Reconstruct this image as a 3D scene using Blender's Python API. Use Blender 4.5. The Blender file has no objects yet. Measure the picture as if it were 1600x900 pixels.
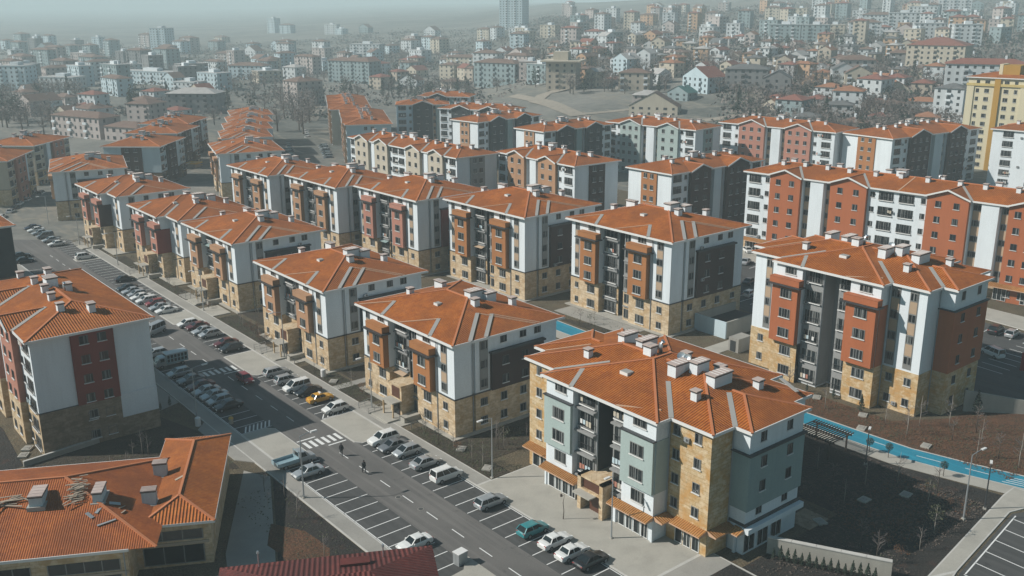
import bpy, bmesh, math, random
from mathutils import Vector, Matrix, Euler
R_ = math.radians
sc = bpy.context.scene
C = sc.collection
random.seed(11)
# ---------------------------------------------------------------- camera
cam = bpy.data.cameras.new('camera'); cam.sensor_width = 36.0; cam.lens = 36.0*1521.09/1600
cam.clip_start = 1.0; cam.clip_end = 20000
co = bpy.data.objects.new('camera', cam); C.objects.link(co); sc.camera = co
cr = Vector((0.77463064, -0.6324071, -0.00293689)); cu = Vector((0.17946164, 0.21536343, 0.95990214)); cf = Vector((0.60641643, 0.74409667, -0.28031993))
co.matrix_world = Matrix(((cr.x, cu.x, -cf.x, 0), (cr.y, cu.y, -cf.y, 0), (cr.z, cu.z, -cf.z, 60.0), (0, 0, 0, 1)))
# ---------------------------------------------------------------- world, sun, exposure
SUN_AZ = (-0.81, 0.585); SUN_EL = R_(38)
W = bpy.data.worlds.new('World'); sc.world = W; W.use_nodes = True
wn = W.node_tree; bg = wn.nodes['Background']
sky = wn.nodes.new('ShaderNodeTexSky'); sky.sky_type = 'NISHITA'; sky.sun_disc = False
sky.sun_elevation = SUN_EL; sky.sun_rotation = math.atan2(SUN_AZ[0], SUN_AZ[1]); sky.air_density = 1.3; sky.dust_density = 1.0; sky.ozone_density = 1.0
tint = wn.nodes.new('ShaderNodeMix'); tint.data_type = 'RGBA'; tint.blend_type = 'MULTIPLY'; tint.inputs['Factor'].default_value = 1.0; tint.inputs['B'].default_value = (0.58, 0.96, 1.0, 1)
wn.links.new(sky.outputs[0], tint.inputs['A']); wn.links.new(tint.outputs['Result'], bg.inputs[0]); bg.inputs[1].default_value = 0.05
sl = bpy.data.lights.new('sun', 'SUN'); sl.energy = 5.0; sl.angle = R_(0.6); sl.color = (1.0, 0.955, 0.89)
so = bpy.data.objects.new('sun', sl); C.objects.link(so)
h = math.hypot(*SUN_AZ)
sd = Vector((-SUN_AZ[0]/h*math.cos(SUN_EL), -SUN_AZ[1]/h*math.cos(SUN_EL), -math.sin(SUN_EL)))
so.rotation_euler = sd.to_track_quat('-Z', 'Y').to_euler()
sc.view_settings.view_transform = 'Standard'; sc.view_settings.look = 'None'
sc.view_settings.exposure = 0.03; sc.view_settings.gamma = 1.0; sc.view_settings.use_curve_mapping = False
sc.render.engine = 'CYCLES'
sc.cycles.max_bounces = 5; sc.cycles.volume_bounces = 2; sc.cycles.diffuse_bounces = 2; sc.cycles.glossy_bounces = 2
# ---------------------------------------------------------------- materials
MT = {}
def nodes_mat(name):
    m = bpy.data.materials.new(name); m.use_nodes = True
    nt = m.node_tree; b = nt.nodes['Principled BSDF']; MT[name] = m
    return m, nt, b
def N(nt, t, **k):
    n = nt.nodes.new(t)
    for a, v in k.items(): setattr(n, a, v)
    return n
def mixc(nt, fac, a, b, mode='MIX'):
    n = N(nt, 'ShaderNodeMix', data_type='RGBA', blend_type=mode)
    for s, v in ((n.inputs['Factor'], fac), (n.inputs['A'], a), (n.inputs['B'], b)):
        if isinstance(v, (int, float)): s.default_value = v
        elif isinstance(v, tuple): s.default_value = (*v, 1) if len(v) == 3 else v
        else: nt.links.new(v, s)
    return n.outputs['Result']
def ramp(nt, fac, stops):
    n = N(nt, 'ShaderNodeValToRGB'); e = n.color_ramp.elements
    while len(e) < len(stops): e.new(0.5)
    for i, (p, c) in enumerate(stops):
        e[i].position = p; e[i].color = (*c, 1) if len(c) == 3 else c
    nt.links.new(fac, n.inputs[0]); return n.outputs[0]
def noise(nt, vec, scale, detail=3.0, rough=0.55):
    n = N(nt, 'ShaderNodeTexNoise'); n.inputs['Scale'].default_value = scale; n.inputs['Detail'].default_value = detail
    n.inputs['Roughness'].default_value = rough
    if vec is not None: nt.links.new(vec, n.inputs['Vector'])
    return n.outputs['Fac']
def coord(nt, kind='Object'):
    return N(nt, 'ShaderNodeTexCoord').outputs[kind]
def mapping(nt, vec, scale=(1,1,1)):
    n = N(nt, 'ShaderNodeMapping'); n.inputs['Scale'].default_value = scale; nt.links.new(vec, n.inputs['Vector']); return n.outputs[0]
def plaster(name, col, rough=0.85, var=0.10, sc_=0.35):
    m, nt, b = nodes_mat(name)
    g = N(nt, 'ShaderNodeNewGeometry').outputs['Position']
    v = mapping(nt, g, (1, 1, 0.25))
    d = tuple(c*(1-var*2.2) for c in col); l = tuple(min(1, c*(1+var*0.5)) for c in col)
    c1 = ramp(nt, noise(nt, v, sc_, 5), [(0.3, d), (0.55, col), (0.8, l)])
    c2 = mixc(nt, 0.35, c1, ramp(nt, noise(nt, g, 6.0, 2), [(0.35, tuple(c*0.82 for c in col)), (0.65, l)]))
    sv = mapping(nt, g, (2.2, 2.2, 0.12))
    c2 = mixc(nt, ramp(nt, noise(nt, sv, 1.0, 4, 0.6), [(0.50, (0,0,0)), (0.78, (0.32,0.32,0.32))]), c2, tuple(c*0.74 for c in col))
    nt.links.new(c2, b.inputs['Base Color']); b.inputs['Roughness'].default_value = rough
    return m
def flat(name, col, rough=0.6, metal=0.0):
    m, nt, b = nodes_mat(name); b.inputs['Base Color'].default_value = (*col, 1)
    b.inputs['Roughness'].default_value = rough; b.inputs['Metallic'].default_value = metal
    return m
plaster('white_plaster', (0.70, 0.745, 0.77), var=0.07)
plaster('pale_blue_plaster', (0.48, 0.58, 0.62), var=0.06)
plaster('orange_brown_plaster', (0.36, 0.145, 0.045), var=0.08)
plaster('tan_plaster', (0.40, 0.22, 0.12), var=0.10)
plaster('red_plaster', (0.385, 0.112, 0.038), var=0.09)
plaster('brick_red_plaster', (0.20, 0.036, 0.022), var=0.14)
plaster('pink_plaster', (0.42, 0.185, 0.13), var=0.08)
plaster('cream_plaster', (0.50, 0.44, 0.35), var=0.07)
plaster('teal_plaster', (0.24, 0.32, 0.315), var=0.08)
plaster('light_teal_plaster', (0.36, 0.435, 0.415), var=0.06)
plaster('dark_brown_plaster', (0.050, 0.028, 0.022), var=0.15)
plaster('charcoal_plaster', (0.026, 0.033, 0.036), var=0.12)
plaster('grey_plaster', (0.27, 0.27, 0.265), var=0.10)
plaster('concrete', (0.31, 0.295, 0.265), var=0.13, sc_=0.2)
plaster('pale_concrete', (0.38, 0.36, 0.315), var=0.10)
plaster('kerb_stone', (0.50, 0.485, 0.45), var=0.08)
plaster('beige_panel', (0.42, 0.30, 0.20), var=0.06)
flat('frame_grey', (0.20, 0.20, 0.19), 0.5)
flat('frame_dark', (0.07, 0.07, 0.072), 0.5)
flat('frame_white', (0.66, 0.66, 0.64), 0.5)
flat('fascia_white', (0.68, 0.67, 0.65), 0.55)
flat('ledge_dark', (0.035, 0.037, 0.04), 0.5)
flat('flashing', (0.36, 0.345, 0.32), 0.6, 0.1)
flat('metal_rail', (0.35, 0.36, 0.36), 0.4, 0.6)
flat('galvanised', (0.42, 0.44, 0.45), 0.45, 0.5)
flat('dark_recess', (0.02, 0.022, 0.024), 0.7)
flat('door_brown', (0.09, 0.035, 0.02), 0.5)
flat('ridge_tile', (0.48, 0.17, 0.07), 0.75)
flat('cap_stone', (0.46, 0.37, 0.33), 0.8)
flat('light_ridge', (0.50, 0.31, 0.20), 0.75)
flat('timber', (0.38, 0.31, 0.24), 0.8)
flat('dark_timber', (0.05, 0.032, 0.022), 0.7)
flat('steel_bright', (0.62, 0.64, 0.66), 0.3, 0.8)
flat('tyre', (0.012, 0.012, 0.013), 0.85)
flat('rim', (0.35, 0.36, 0.37), 0.35, 0.7)
flat('car_glass', (0.012, 0.016, 0.018), 0.08)
flat('lamp_glass', (0.75, 0.76, 0.74), 0.15)
flat('tail_red', (0.30, 0.01, 0.01), 0.2)
flat('marking', (0.72, 0.72, 0.70), 0.7)
flat('yellow_panel', (0.55, 0.33, 0.05), 0.6)
flat('orange_canopy_base', (0.5, 0.2, 0.04), 0.7)
flat('cloth_dark', (0.018, 0.018, 0.022), 0.9)
flat('skin', (0.35, 0.2, 0.14), 0.6)
flat('tree_bark', (0.085, 0.065, 0.052), 0.9)
flat('birch_bark', (0.33, 0.29, 0.25), 0.8)
flat('pipe_grey', (0.30, 0.31, 0.32), 0.5)

def stone(name, base, hi, lo, bw=0.9, bh=0.45):
    m, nt, b = nodes_mat(name)
    g = coord(nt)
    sp = N(nt, 'ShaderNodeSeparateXYZ'); nt.links.new(g, sp.inputs[0])
    ad = N(nt, 'ShaderNodeMath', operation='ADD'); nt.links.new(sp.outputs[0], ad.inputs[0]); nt.links.new(sp.outputs[1], ad.inputs[1])
    cb = N(nt, 'ShaderNodeCombineXYZ'); nt.links.new(ad.outputs[0], cb.inputs[0]); nt.links.new(sp.outputs[2], cb.inputs[1])
    br = N(nt, 'ShaderNodeTexBrick'); nt.links.new(cb.outputs[0], br.inputs['Vector'])
    br.inputs['Scale'].default_value = 1.0; br.inputs['Brick Width'].default_value = bw; br.inputs['Row Height'].default_value = bh
    br.inputs['Mortar Size'].default_value = 0.02; br.inputs['Color1'].default_value = (*base, 1); br.inputs['Color2'].default_value = (*hi, 1)
    br.inputs['Mortar'].default_value = (*tuple(c*0.6 for c in lo), 1)
    c = mixc(nt, ramp(nt, noise(nt, g, 0.45, 4), [(0.42, (0,0,0)), (0.62, (1,1,1))]), br.outputs['Color'], lo)
    c = mixc(nt, ramp(nt, noise(nt, mapping(nt, g, (1, 1, 1.6)), 0.8, 3, 0.6), [(0.50, (0,0,0)), (0.64, (0.8,0.8,0.8))]), c, tuple(min(1, x*1.18) for x in hi))
    c = mixc(nt, ramp(nt, noise(nt, mapping(nt, g, (1, 1, 2.5)), 1.3, 3, 0.6), [(0.56, (0,0,0)), (0.66, (0.7,0.7,0.7))]), c, tuple(x*0.62 for x in base))
    c = mixc(nt, 0.25, c, ramp(nt, noise(nt, g, 2.2, 3), [(0.3, tuple(x*0.6 for x in base)), (0.7, hi)]))
    nt.links.new(c, b.inputs['Base Color']); b.inputs['Roughness'].default_value = 0.85
stone('tan_stone', (0.50, 0.375, 0.235), (0.60, 0.48, 0.33), (0.44, 0.28, 0.13))
stone('ochre_stone', (0.50, 0.345, 0.165), (0.58, 0.46, 0.30), (0.47, 0.235, 0.05))
stone('terrace_and_shaded_end_stone', (0.22, 0.165, 0.11), (0.30, 0.23, 0.16), (0.16, 0.11, 0.06))  # terrace slab, and tan end base with its shade put into the colour
stone('brown_stone', (0.15, 0.10, 0.06), (0.20, 0.14, 0.09), (0.12, 0.08, 0.04))

def tiles(name, a, b2, c3, period=0.36, amp=0.045):
    m, nt, b = nodes_mat(name)
    uv = N(nt, 'ShaderNodeUVMap').outputs[0]
    sp = N(nt, 'ShaderNodeSeparateXYZ'); nt.links.new(uv, sp.inputs[0])
    def mth(op, x, y=None):
        n = N(nt, 'ShaderNodeMath', operation=op)
        for i, v in enumerate((x, y)):
            if v is None: continue
            if isinstance(v, (int, float)): n.inputs[i].default_value = v
            else: nt.links.new(v, n.inputs[i])
        return n.outputs[0]
    u = mth('DIVIDE', sp.outputs[0], period); v = mth('DIVIDE', sp.outputs[1], 0.42)
    wave = mth('SINE', mth('MULTIPLY', u, 6.28318))
    vf = mth('FRACT', v)
    hgt = mth('ADD', mth('MULTIPLY', wave, amp), mth('MULTIPLY', vf, -0.03))
    cb = N(nt, 'ShaderNodeCombineXYZ'); nt.links.new(mth('FLOOR', u), cb.inputs[0]); nt.links.new(mth('FLOOR', v), cb.inputs[1])
    wnz = N(nt, 'ShaderNodeTexWhiteNoise', noise_dimensions='2D'); nt.links.new(cb.outputs[0], wnz.inputs['Vector'])
    g = N(nt, 'ShaderNodeNewGeometry').outputs['Position']
    c = ramp(nt, wnz.outputs['Value'], [(0.0, a), (0.5, b2), (1.0, c3)])
    big = ramp(nt, noise(nt, g, 0.5, 5, 0.65), [(0.3, tuple(x*0.62 for x in a)), (0.5, b2), (0.72, c3)])
    c = mixc(nt, 0.5, c, big)
    c = mixc(nt, ramp(nt, noise(nt, g, 0.16, 4, 0.6), [(0.42, (0.65,0.65,0.65)), (0.60, (0,0,0))]), c, tuple(x*0.58 for x in b2))
    c = mixc(nt, ramp(nt, noise(nt, g, 1.7, 5, 0.7), [(0.60, (0,0,0)), (0.72, (0.5,0.5,0.5))]), c, tuple(min(1, x*1.25+0.03) for x in c3))
    groove = ramp(nt, mth('ADD', mth('MULTIPLY', wave, 0.5), 0.5), [(0.0, (0.70, 0.66, 0.64)), (0.45, (1, 1, 1))])
    c = mixc(nt, 1.0, c, groove, 'MULTIPLY')
    nt.links.new(c, b.inputs['Base Color']); b.inputs['Roughness'].default_value = 0.8
    bp = N(nt, 'ShaderNodeBump'); bp.inputs['Strength'].default_value = 1.0; bp.inputs['Distance'].default_value = 1.0
    nt.links.new(hgt, bp.inputs['Height']); nt.links.new(bp.outputs[0], b.inputs['Normal'])
tiles('orange_tiles', (0.31, 0.070, 0.004), (0.42, 0.112, 0.006), (0.50, 0.155, 0.015))
tiles('school_tiles', (0.27, 0.058, 0.006), (0.36, 0.088, 0.009), (0.44, 0.125, 0.018), 0.24, 0.020)
tiles('red_tiles', (0.085, 0.012, 0.010), (0.12, 0.018, 0.013), (0.16, 0.028, 0.020), 0.5)
tiles('canopy_tiles', (0.36, 0.14, 0.03), (0.46, 0.20, 0.05), (0.50, 0.26, 0.09), 0.3)
tiles('cap_tiles', (0.36, 0.27, 0.24), (0.46, 0.36, 0.32), (0.55, 0.45, 0.41), 0.3)

def glass(name, curtain):
    m, nt, b = nodes_mat(name)
    oi = N(nt, 'ShaderNodeObjectInfo').outputs['Random']
    g = coord(nt)
    sp = N(nt, 'ShaderNodeSeparateXYZ'); nt.links.new(g, sp.inputs[0])
    ad = N(nt, 'ShaderNodeMath', operation='MULTIPLY_ADD'); nt.links.new(oi, ad.inputs[0]); ad.inputs[1].default_value = 37.0
    nt.links.new(sp.outputs[0], ad.inputs[2])
    cb = N(nt, 'ShaderNodeCombineXYZ'); nt.links.new(ad.outputs[0], cb.inputs[0])
    nz = noise(nt, cb.outputs[0], 2.6, 1)
    nz2 = noise(nt, cb.outputs[0], 14.0, 1)
    fold = ramp(nt, nz2, [(0.35, tuple(c*0.55 for c in curtain)), (0.6, curtain)])
    mask = ramp(nt, nz, [(0.55, (0,0,0)), (0.58, (1,1,1))])
    c = mixc(nt, mask, (0.014, 0.017, 0.019), fold)
    nt.links.new(c, b.inputs['Base Color']); b.inputs['Roughness'].default_value = 0.12
    b.inputs['Specular IOR Level'].default_value = 0.35
glass('glass', (0.22, 0.23, 0.225))
glass('shop_glass', (0.10, 0.12, 0.12))

def asphalt(name, a, b2):
    m, nt, b = nodes_mat(name)
    g = N(nt, 'ShaderNodeNewGeometry').outputs['Position']
    v = mapping(nt, g, (1, 0.12, 1))
    c = ramp(nt, noise(nt, v, 0.35, 4), [(0.3, a), (0.7, b2)])
    c = mixc(nt, 0.4, c, ramp(nt, noise(nt, g, 0.15, 5), [(0.35, tuple(x*0.7 for x in a)), (0.7, b2)]))
    c = mixc(nt, ramp(nt, noise(nt, g, 0.55, 3, 0.7), [(0.60, (0,0,0)), (0.70, (0.7,0.7,0.7))]), c, tuple(x*0.55 for x in a))
    c = mixc(nt, ramp(nt, noise(nt, mapping(nt, g, (1.6, 0.05, 1)), 0.8, 2, 0.5), [(0.52, (0,0,0)), (0.62, (0.35,0.35,0.35))]), c, tuple(x*1.35 for x in b2))
    c = mixc(nt, 0.2, c, ramp(nt, noise(nt, g, 9, 2), [(0.3, tuple(x*0.5 for x in a)), (0.7, tuple(x*1.3 for x in b2))]))
    nt.links.new(c, b.inputs['Base Color']); b.inputs['Roughness'].default_value = 0.9
asphalt('road_asphalt', (0.095, 0.092, 0.088), (0.155, 0.145, 0.135))
asphalt('bay_asphalt', (0.045, 0.046, 0.046), (0.075, 0.074, 0.072))
asphalt('blue_path', (0.008, 0.18, 0.27), (0.015, 0.24, 0.34))

def soil(name, dark, mid, grass, sc_=0.25, gp=0.62):
    m, nt, b = nodes_mat(name)
    g = N(nt, 'ShaderNodeNewGeometry').outputs['Position']
    c = ramp(nt, noise(nt, g, sc_, 6, 0.65), [(0.32, dark), (0.60, mid)])
    c = mixc(nt, ramp(nt, noise(nt, g, sc_*1.7, 6, 0.7), [(gp-0.08, (0,0,0)), (gp+0.06, (1,1,1))]), c, grass)
    c = mixc(nt, ramp(nt, noise(nt, g, 5.0, 4, 0.7), [(0.46, (0,0,0)), (0.66, (0.85,0.85,0.85))]), c, tuple(x*2.1 for x in mid))
    nt.links.new(c, b.inputs['Base Color']); b.inputs['Roughness'].default_value = 0.95
    bp = N(nt, 'ShaderNodeBump'); bp.inputs['Strength'].default_value = 0.6; bp.inputs['Distance'].default_value = 0.3
    nt.links.new(noise(nt, g, 3.0, 4), bp.inputs['Height']); nt.links.new(bp.outputs[0], b.inputs['Normal'])
soil('garden_soil', (0.012, 0.010, 0.007), (0.036, 0.026, 0.016), (0.045, 0.05, 0.022))
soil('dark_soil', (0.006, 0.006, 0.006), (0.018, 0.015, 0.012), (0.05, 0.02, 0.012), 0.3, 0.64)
soil('red_soil', (0.022, 0.012, 0.006), (0.085, 0.037, 0.016), (0.035, 0.03, 0.015), 0.35, 0.58)
soil('dry_grass', (0.035, 0.030, 0.018), (0.085, 0.065, 0.038), (0.07, 0.07, 0.035))
m, nt, b = nodes_mat('town_ground')
g = N(nt, 'ShaderNodeNewGeometry').outputs['Position']
c = ramp(nt, noise(nt, g, 0.02, 6, 0.6), [(0.35, (0.13, 0.135, 0.12)), (0.55, (0.21, 0.205, 0.185)), (0.7, (0.29, 0.275, 0.245))])  # pale ground: some of the distant haze is put into this colour
c = mixc(nt, ramp(nt, noise(nt, g, 0.006, 5, 0.6), [(0.45, (0,0,0)), (0.56, (1,1,1))]), c, (0.085, 0.095, 0.085))
c = mixc(nt, ramp(nt, noise(nt, mapping(nt, g, (1, 0.25, 1)), 0.05, 4, 0.7), [(0.52, (0,0,0)), (0.56, (0.8,0.8,0.8)), (0.60, (0,0,0))]), c, (0.27, 0.24, 0.19))
c = mixc(nt, 0.35, c, ramp(nt, noise(nt, g, 0.3, 4), [(0.35, (0.05, 0.045, 0.04)), (0.7, (0.2, 0.18, 0.15))]))
nt.links.new(c, b.inputs['Base Color']); b.inputs['Roughness'].default_value = 1.0
def foliage(name, a, b2):
    m, nt, b = nodes_mat(name)
    oi = N(nt, 'ShaderNodeObjectInfo').outputs['Random']
    g = N(nt, 'ShaderNodeNewGeometry').outputs['Position']
    c = mixc(nt, noise(nt, g, 1.2, 2), a, b2)
    nt.links.new(c, b.inputs['Base Color']); b.inputs['Roughness'].default_value = 0.9
foliage('conifer_needles', (0.012, 0.026, 0.018), (0.03, 0.05, 0.028))
foliage('bare_twigs', (0.12, 0.10, 0.094), (0.205, 0.172, 0.155))
foliage('rust_leaves', (0.14, 0.045, 0.02), (0.09, 0.06, 0.025))
foliage('olive_leaves', (0.04, 0.05, 0.025), (0.09, 0.09, 0.045))
PAINT = {}
def paint(name, col, metal=0.0):
    if name in PAINT: return PAINT[name]
    m, nt, b = nodes_mat('paint_' + name); b.inputs['Base Color'].default_value = (*col, 1)
    b.inputs['Roughness'].default_value = 0.28; b.inputs['Metallic'].default_value = metal
    b.inputs['Coat Weight'].default_value = 0.6; b.inputs['Coat Roughness'].default_value = 0.08
    PAINT[name] = m; return m
PC = dict(white=(0.70, 0.70, 0.68), silver=(0.42, 0.44, 0.45), grey=(0.20, 0.21, 0.22), black=(0.012, 0.013, 0.015), red=(0.22, 0.02, 0.02),
          darkred=(0.10, 0.014, 0.014), teal=(0.03, 0.22, 0.24), yellow=(0.60, 0.30, 0.02), blue=(0.27, 0.38, 0.42), navy=(0.02, 0.03, 0.06))
for k, v in PC.items(): paint(k, v, 0.35 if k in ('silver', 'grey') else 0.0)

# ---------------------------------------------------------------- mesh helpers
class MB:
    def __init__(s): s.v = []; s.f = []; s.m = []; s.mats = []; s.uv = {}
    def mi(s, m):
        if m not in s.mats: s.mats.append(m)
        return s.mats.index(m)
    def face(s, pts, m, uv=None):
        n = len(s.v); s.v += [tuple(p) for p in pts]; s.f.append(tuple(range(n, n+len(pts)))); s.m.append(s.mi(m))
        if uv: s.uv[len(s.f)-1] = uv
    def box(s, x0, y0, z0, x1, y1, z1, m, top=None):
        if x0 > x1: x0, x1 = x1, x0
        if y0 > y1: y0, y1 = y1, y0
        n = len(s.v)
        s.v += [(x0,y0,z0),(x1,y0,z0),(x1,y1,z0),(x0,y1,z0),(x0,y0,z1),(x1,y0,z1),(x1,y1,z1),(x0,y1,z1)]
        k = s.mi(m); kt = s.mi(top) if top else k
        for q, kk in (((0,3,2,1),k),((4,5,6,7),kt),((0,1,5,4),k),((1,2,6,5),k),((2,3,7,6),k),((3,0,4,7),k)):
            s.f.append(tuple(n+i for i in q)); s.m.append(kk)
    def prism(s, poly, z0, z1, m, top=None):
        # poly counter-clockwise
        n = len(s.v); L = len(poly)
        s.v += [(x, y, z0) for x, y in poly] + [(x, y, z1) for x, y in poly]
        k = s.mi(m); kt = s.mi(top) if top else k
        s.f.append(tuple(n+i for i in reversed(range(L)))); s.m.append(k)
        s.f.append(tuple(n+L+i for i in range(L))); s.m.append(kt)
        for i in range(L):
            j = (i+1) % L; s.f.append((n+i, n+j, n+L+j, n+L+i)); s.m.append(k)
    def beam(s, p, q, w, h, m):
        # box beam from p to q, width w (horizontal), height h (centred)
        p = Vector(p); q = Vector(q); d = (q-p).normalized()
        up = Vector((0,0,1)) if abs(d.z) < 0.95 else Vector((1,0,0))
        r = d.cross(up).normalized()*w/2; u = r.cross(d).normalized()*h/2
        a = [p-r-u, p+r-u, p+r+u, p-r+u]; b = [q-r-u, q+r-u, q+r+u, q-r+u]
        n = len(s.v); s.v += [tuple(v) for v in a+b]; k = s.mi(m)
        for f in ((0,1,2,3),(7,6,5,4),(0,4,5,1),(1,5,6,2),(2,6,7,3),(3,7,4,0)):
            s.f.append(tuple(n+i for i in f)); s.m.append(k)
    def tube(s, pts, rad, m, seg=6):
        rings = []
        for i, p in enumerate(pts):
            p = Vector(p); d = (Vector(pts[min(i+1, len(pts)-1)])-Vector(pts[max(i-1, 0)])).normalized()
            up = Vector((0,0,1)) if abs(d.z) < 0.9 else Vector((1,0,0))
            r = d.cross(up).normalized(); u = r.cross(d).normalized()
            rr = rad[i] if isinstance(rad, (list, tuple)) else rad
            n = len(s.v); s.v += [tuple(p+(r*math.cos(t*2*math.pi/seg)+u*math.sin(t*2*math.pi/seg))*rr) for t in range(seg)]
            rings.append(n)
        k = s.mi(m)
        for a, b in zip(rings, rings[1:]):
            for t in range(seg):
                t2 = (t+1) % seg; s.f.append((a+t, a+t2, b+t2, b+t)); s.m.append(k)
        s.f.append(tuple(rings[0]+t for t in reversed(range(seg)))); s.m.append(k)
        s.f.append(tuple(rings[-1]+t for t in range(seg))); s.m.append(k)
    def mesh(s, name, smooth=False):
        me = bpy.data.meshes.new(name); me.from_pydata(s.v, [], s.f)
        for m in s.mats: me.materials.append(MT[m] if isinstance(m, str) else m)
        me.polygons.foreach_set('material_index', s.m)
        if s.uv:
            ul = me.uv_layers.new(name='UVMap')
            for fi, uvs in s.uv.items():
                p = me.polygons[fi]
                for li, c in zip(p.loop_indices, uvs): ul.data[li].uv = c
        if smooth: me.polygons.foreach_set('use_smooth', [True]*len(me.polygons))
        me.update()
        return me
    def build(s, name, parent=None, smooth=False):
        o = bpy.data.objects.new(name, s.mesh(name, smooth)); C.objects.link(o)
        if parent: o.parent = parent
        return o
def build_each(mb, name, parent=None):
    """one object for every unconnected piece"""
    par = list(range(len(mb.v)))
    def f(i):
        while par[i] != i: par[i] = par[par[i]]; i = par[i]
        return i
    for q in mb.f:
        for i in q[1:]: par[f(i)] = f(q[0])
    gr = {}
    for q, mi in zip(mb.f, mb.m): gr.setdefault(f(q[0]), []).append((q, mi))
    out = []
    for faces in gr.values():
        n = MB()
        for q, mi in faces: n.face([mb.v[i] for i in q], mb.mats[mi])
        out.append(n.build(name, parent))
    return out
def tag(o, label, cat, group=None):
    o['label'] = label; o['category'] = cat
    if group: o['group'] = group
    return o
def thing(name, label, cat, loc=(0,0,0), rz=0.0, group=None):
    o = bpy.data.objects.new(name, None); C.objects.link(o); o.empty_display_size = 0.5
    o.location = loc; o.rotation_euler = (0, 0, rz)
    return tag(o, label, cat, group)
def struct(o, kind='structure'):
    o['kind'] = kind; return o
def inst(name, me, parent, loc=(0,0,0), rz=0.0):
    o = bpy.data.objects.new(name, me); C.objects.link(o); o.parent = parent; o.location = loc; o.rotation_euler = (0,0,rz); return o
def offset(poly, d):
    n = len(poly); out = []
    for i in range(n):
        p0, p1, p2 = poly[i-1], poly[i], poly[(i+1) % n]
        a = (p1[0]-p0[0], p1[1]-p0[1]); b = (p2[0]-p1[0], p2[1]-p1[1])
        la = math.hypot(*a); lb = math.hypot(*b); na = (a[1]/la, -a[0]/la); nb = (b[1]/lb, -b[0]/lb)
        k = 1 + na[0]*nb[0]+na[1]*nb[1]
        out.append((p1[0]+d*(na[0]+nb[0])/k, p1[1]+d*(na[1]+nb[1])/k))
    return out

# ---------------------------------------------------------------- windows
WC = {}
def win_mesh(w, h, n, kind):
    key = (round(w,2), round(h,2), n, kind)
    if key in WC: return WC[key]
    m = MB(); t = 0.07; d = 0.06
    fr = 'frame_white' if kind in ('s',) else 'frame_dark' if kind == 'w' else 'frame_grey'
    t = 0.055 if kind == 'w' else t
    x0, x1, z0, z1 = -w/2, w/2, -h/2, h/2
    m.box(x0, -d, z0, x0+t, 0.02, z1, fr); m.box(x1-t, -d, z0, x1, 0.02, z1, fr)
    m.box(x0+t, -d, z1-t, x1-t, 0.02, z1, fr); m.box(x0+t, -d, z0, x1-t, 0.02, z0+t, fr)
    for i in range(1, n):
        xx = x0 + w*i/n; m.box(xx-0.03, -d*0.7, z0+t, xx+0.03, 0.015, z1-t, fr)
    if kind in ('w', 'd'):
        m.box(x0-0.08, -0.16, z0-0.10, x1+0.08, 0.02, z0-0.004, 'fascia_white')
    if kind == 'r':   # balcony opening with railing and slab lip
        m.box(x0-0.05, -0.30, z0-0.16, x1+0.05, 0.02, z0-0.004, 'fascia_white')
        m.box(x0, -0.26, z0+0.85, x1, -0.22, z0+0.90, 'ledge_dark'); m.box(x0, -0.26, z0+0.02, x1, -0.22, z0+0.07, 'ledge_dark')
        k = max(4, int(w/0.22))
        for i in range(k+1):
            xx = x0 + 0.02 + (w-0.04)*i/k; m.box(xx-0.015, -0.25, z0+0.07, xx+0.015, -0.23, z0+0.85, 'ledge_dark')
    f = m.mesh('window')
    p = MB(); p.face([(x0+t*0.5, -0.012, z0+t*0.5), (x1-t*0.5, -0.012, z0+t*0.5), (x1-t*0.5, -0.012, z1-t*0.5), (x0+t*0.5, -0.012, z1-t*0.5)], 'shop_glass' if kind == 's' else 'glass')
    WC[key] = (f, p.mesh('pane'))
    return WC[key]
ROT = dict(F=0.0, R=math.pi/2, L=-math.pi/2, B=math.pi)
def win(root, face, u, off, z, w=1.0, h=1.3, n=2, kind='w', name=None):
    """face F: plane y=off, x=u; R: plane x=off, y=u (outward +x); L: plane x=off outward -x"""
    f, p = win_mesh(w, h, n, kind)
    loc = (u, off, z) if face in 'FB' else (off, u, z)
    o = inst(name or ('balcony_window' if kind == 'r' else 'shop_window' if kind == 's' else 'window'), f, root, loc, ROT[face])
    inst('pane', p, o)
    return o
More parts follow.
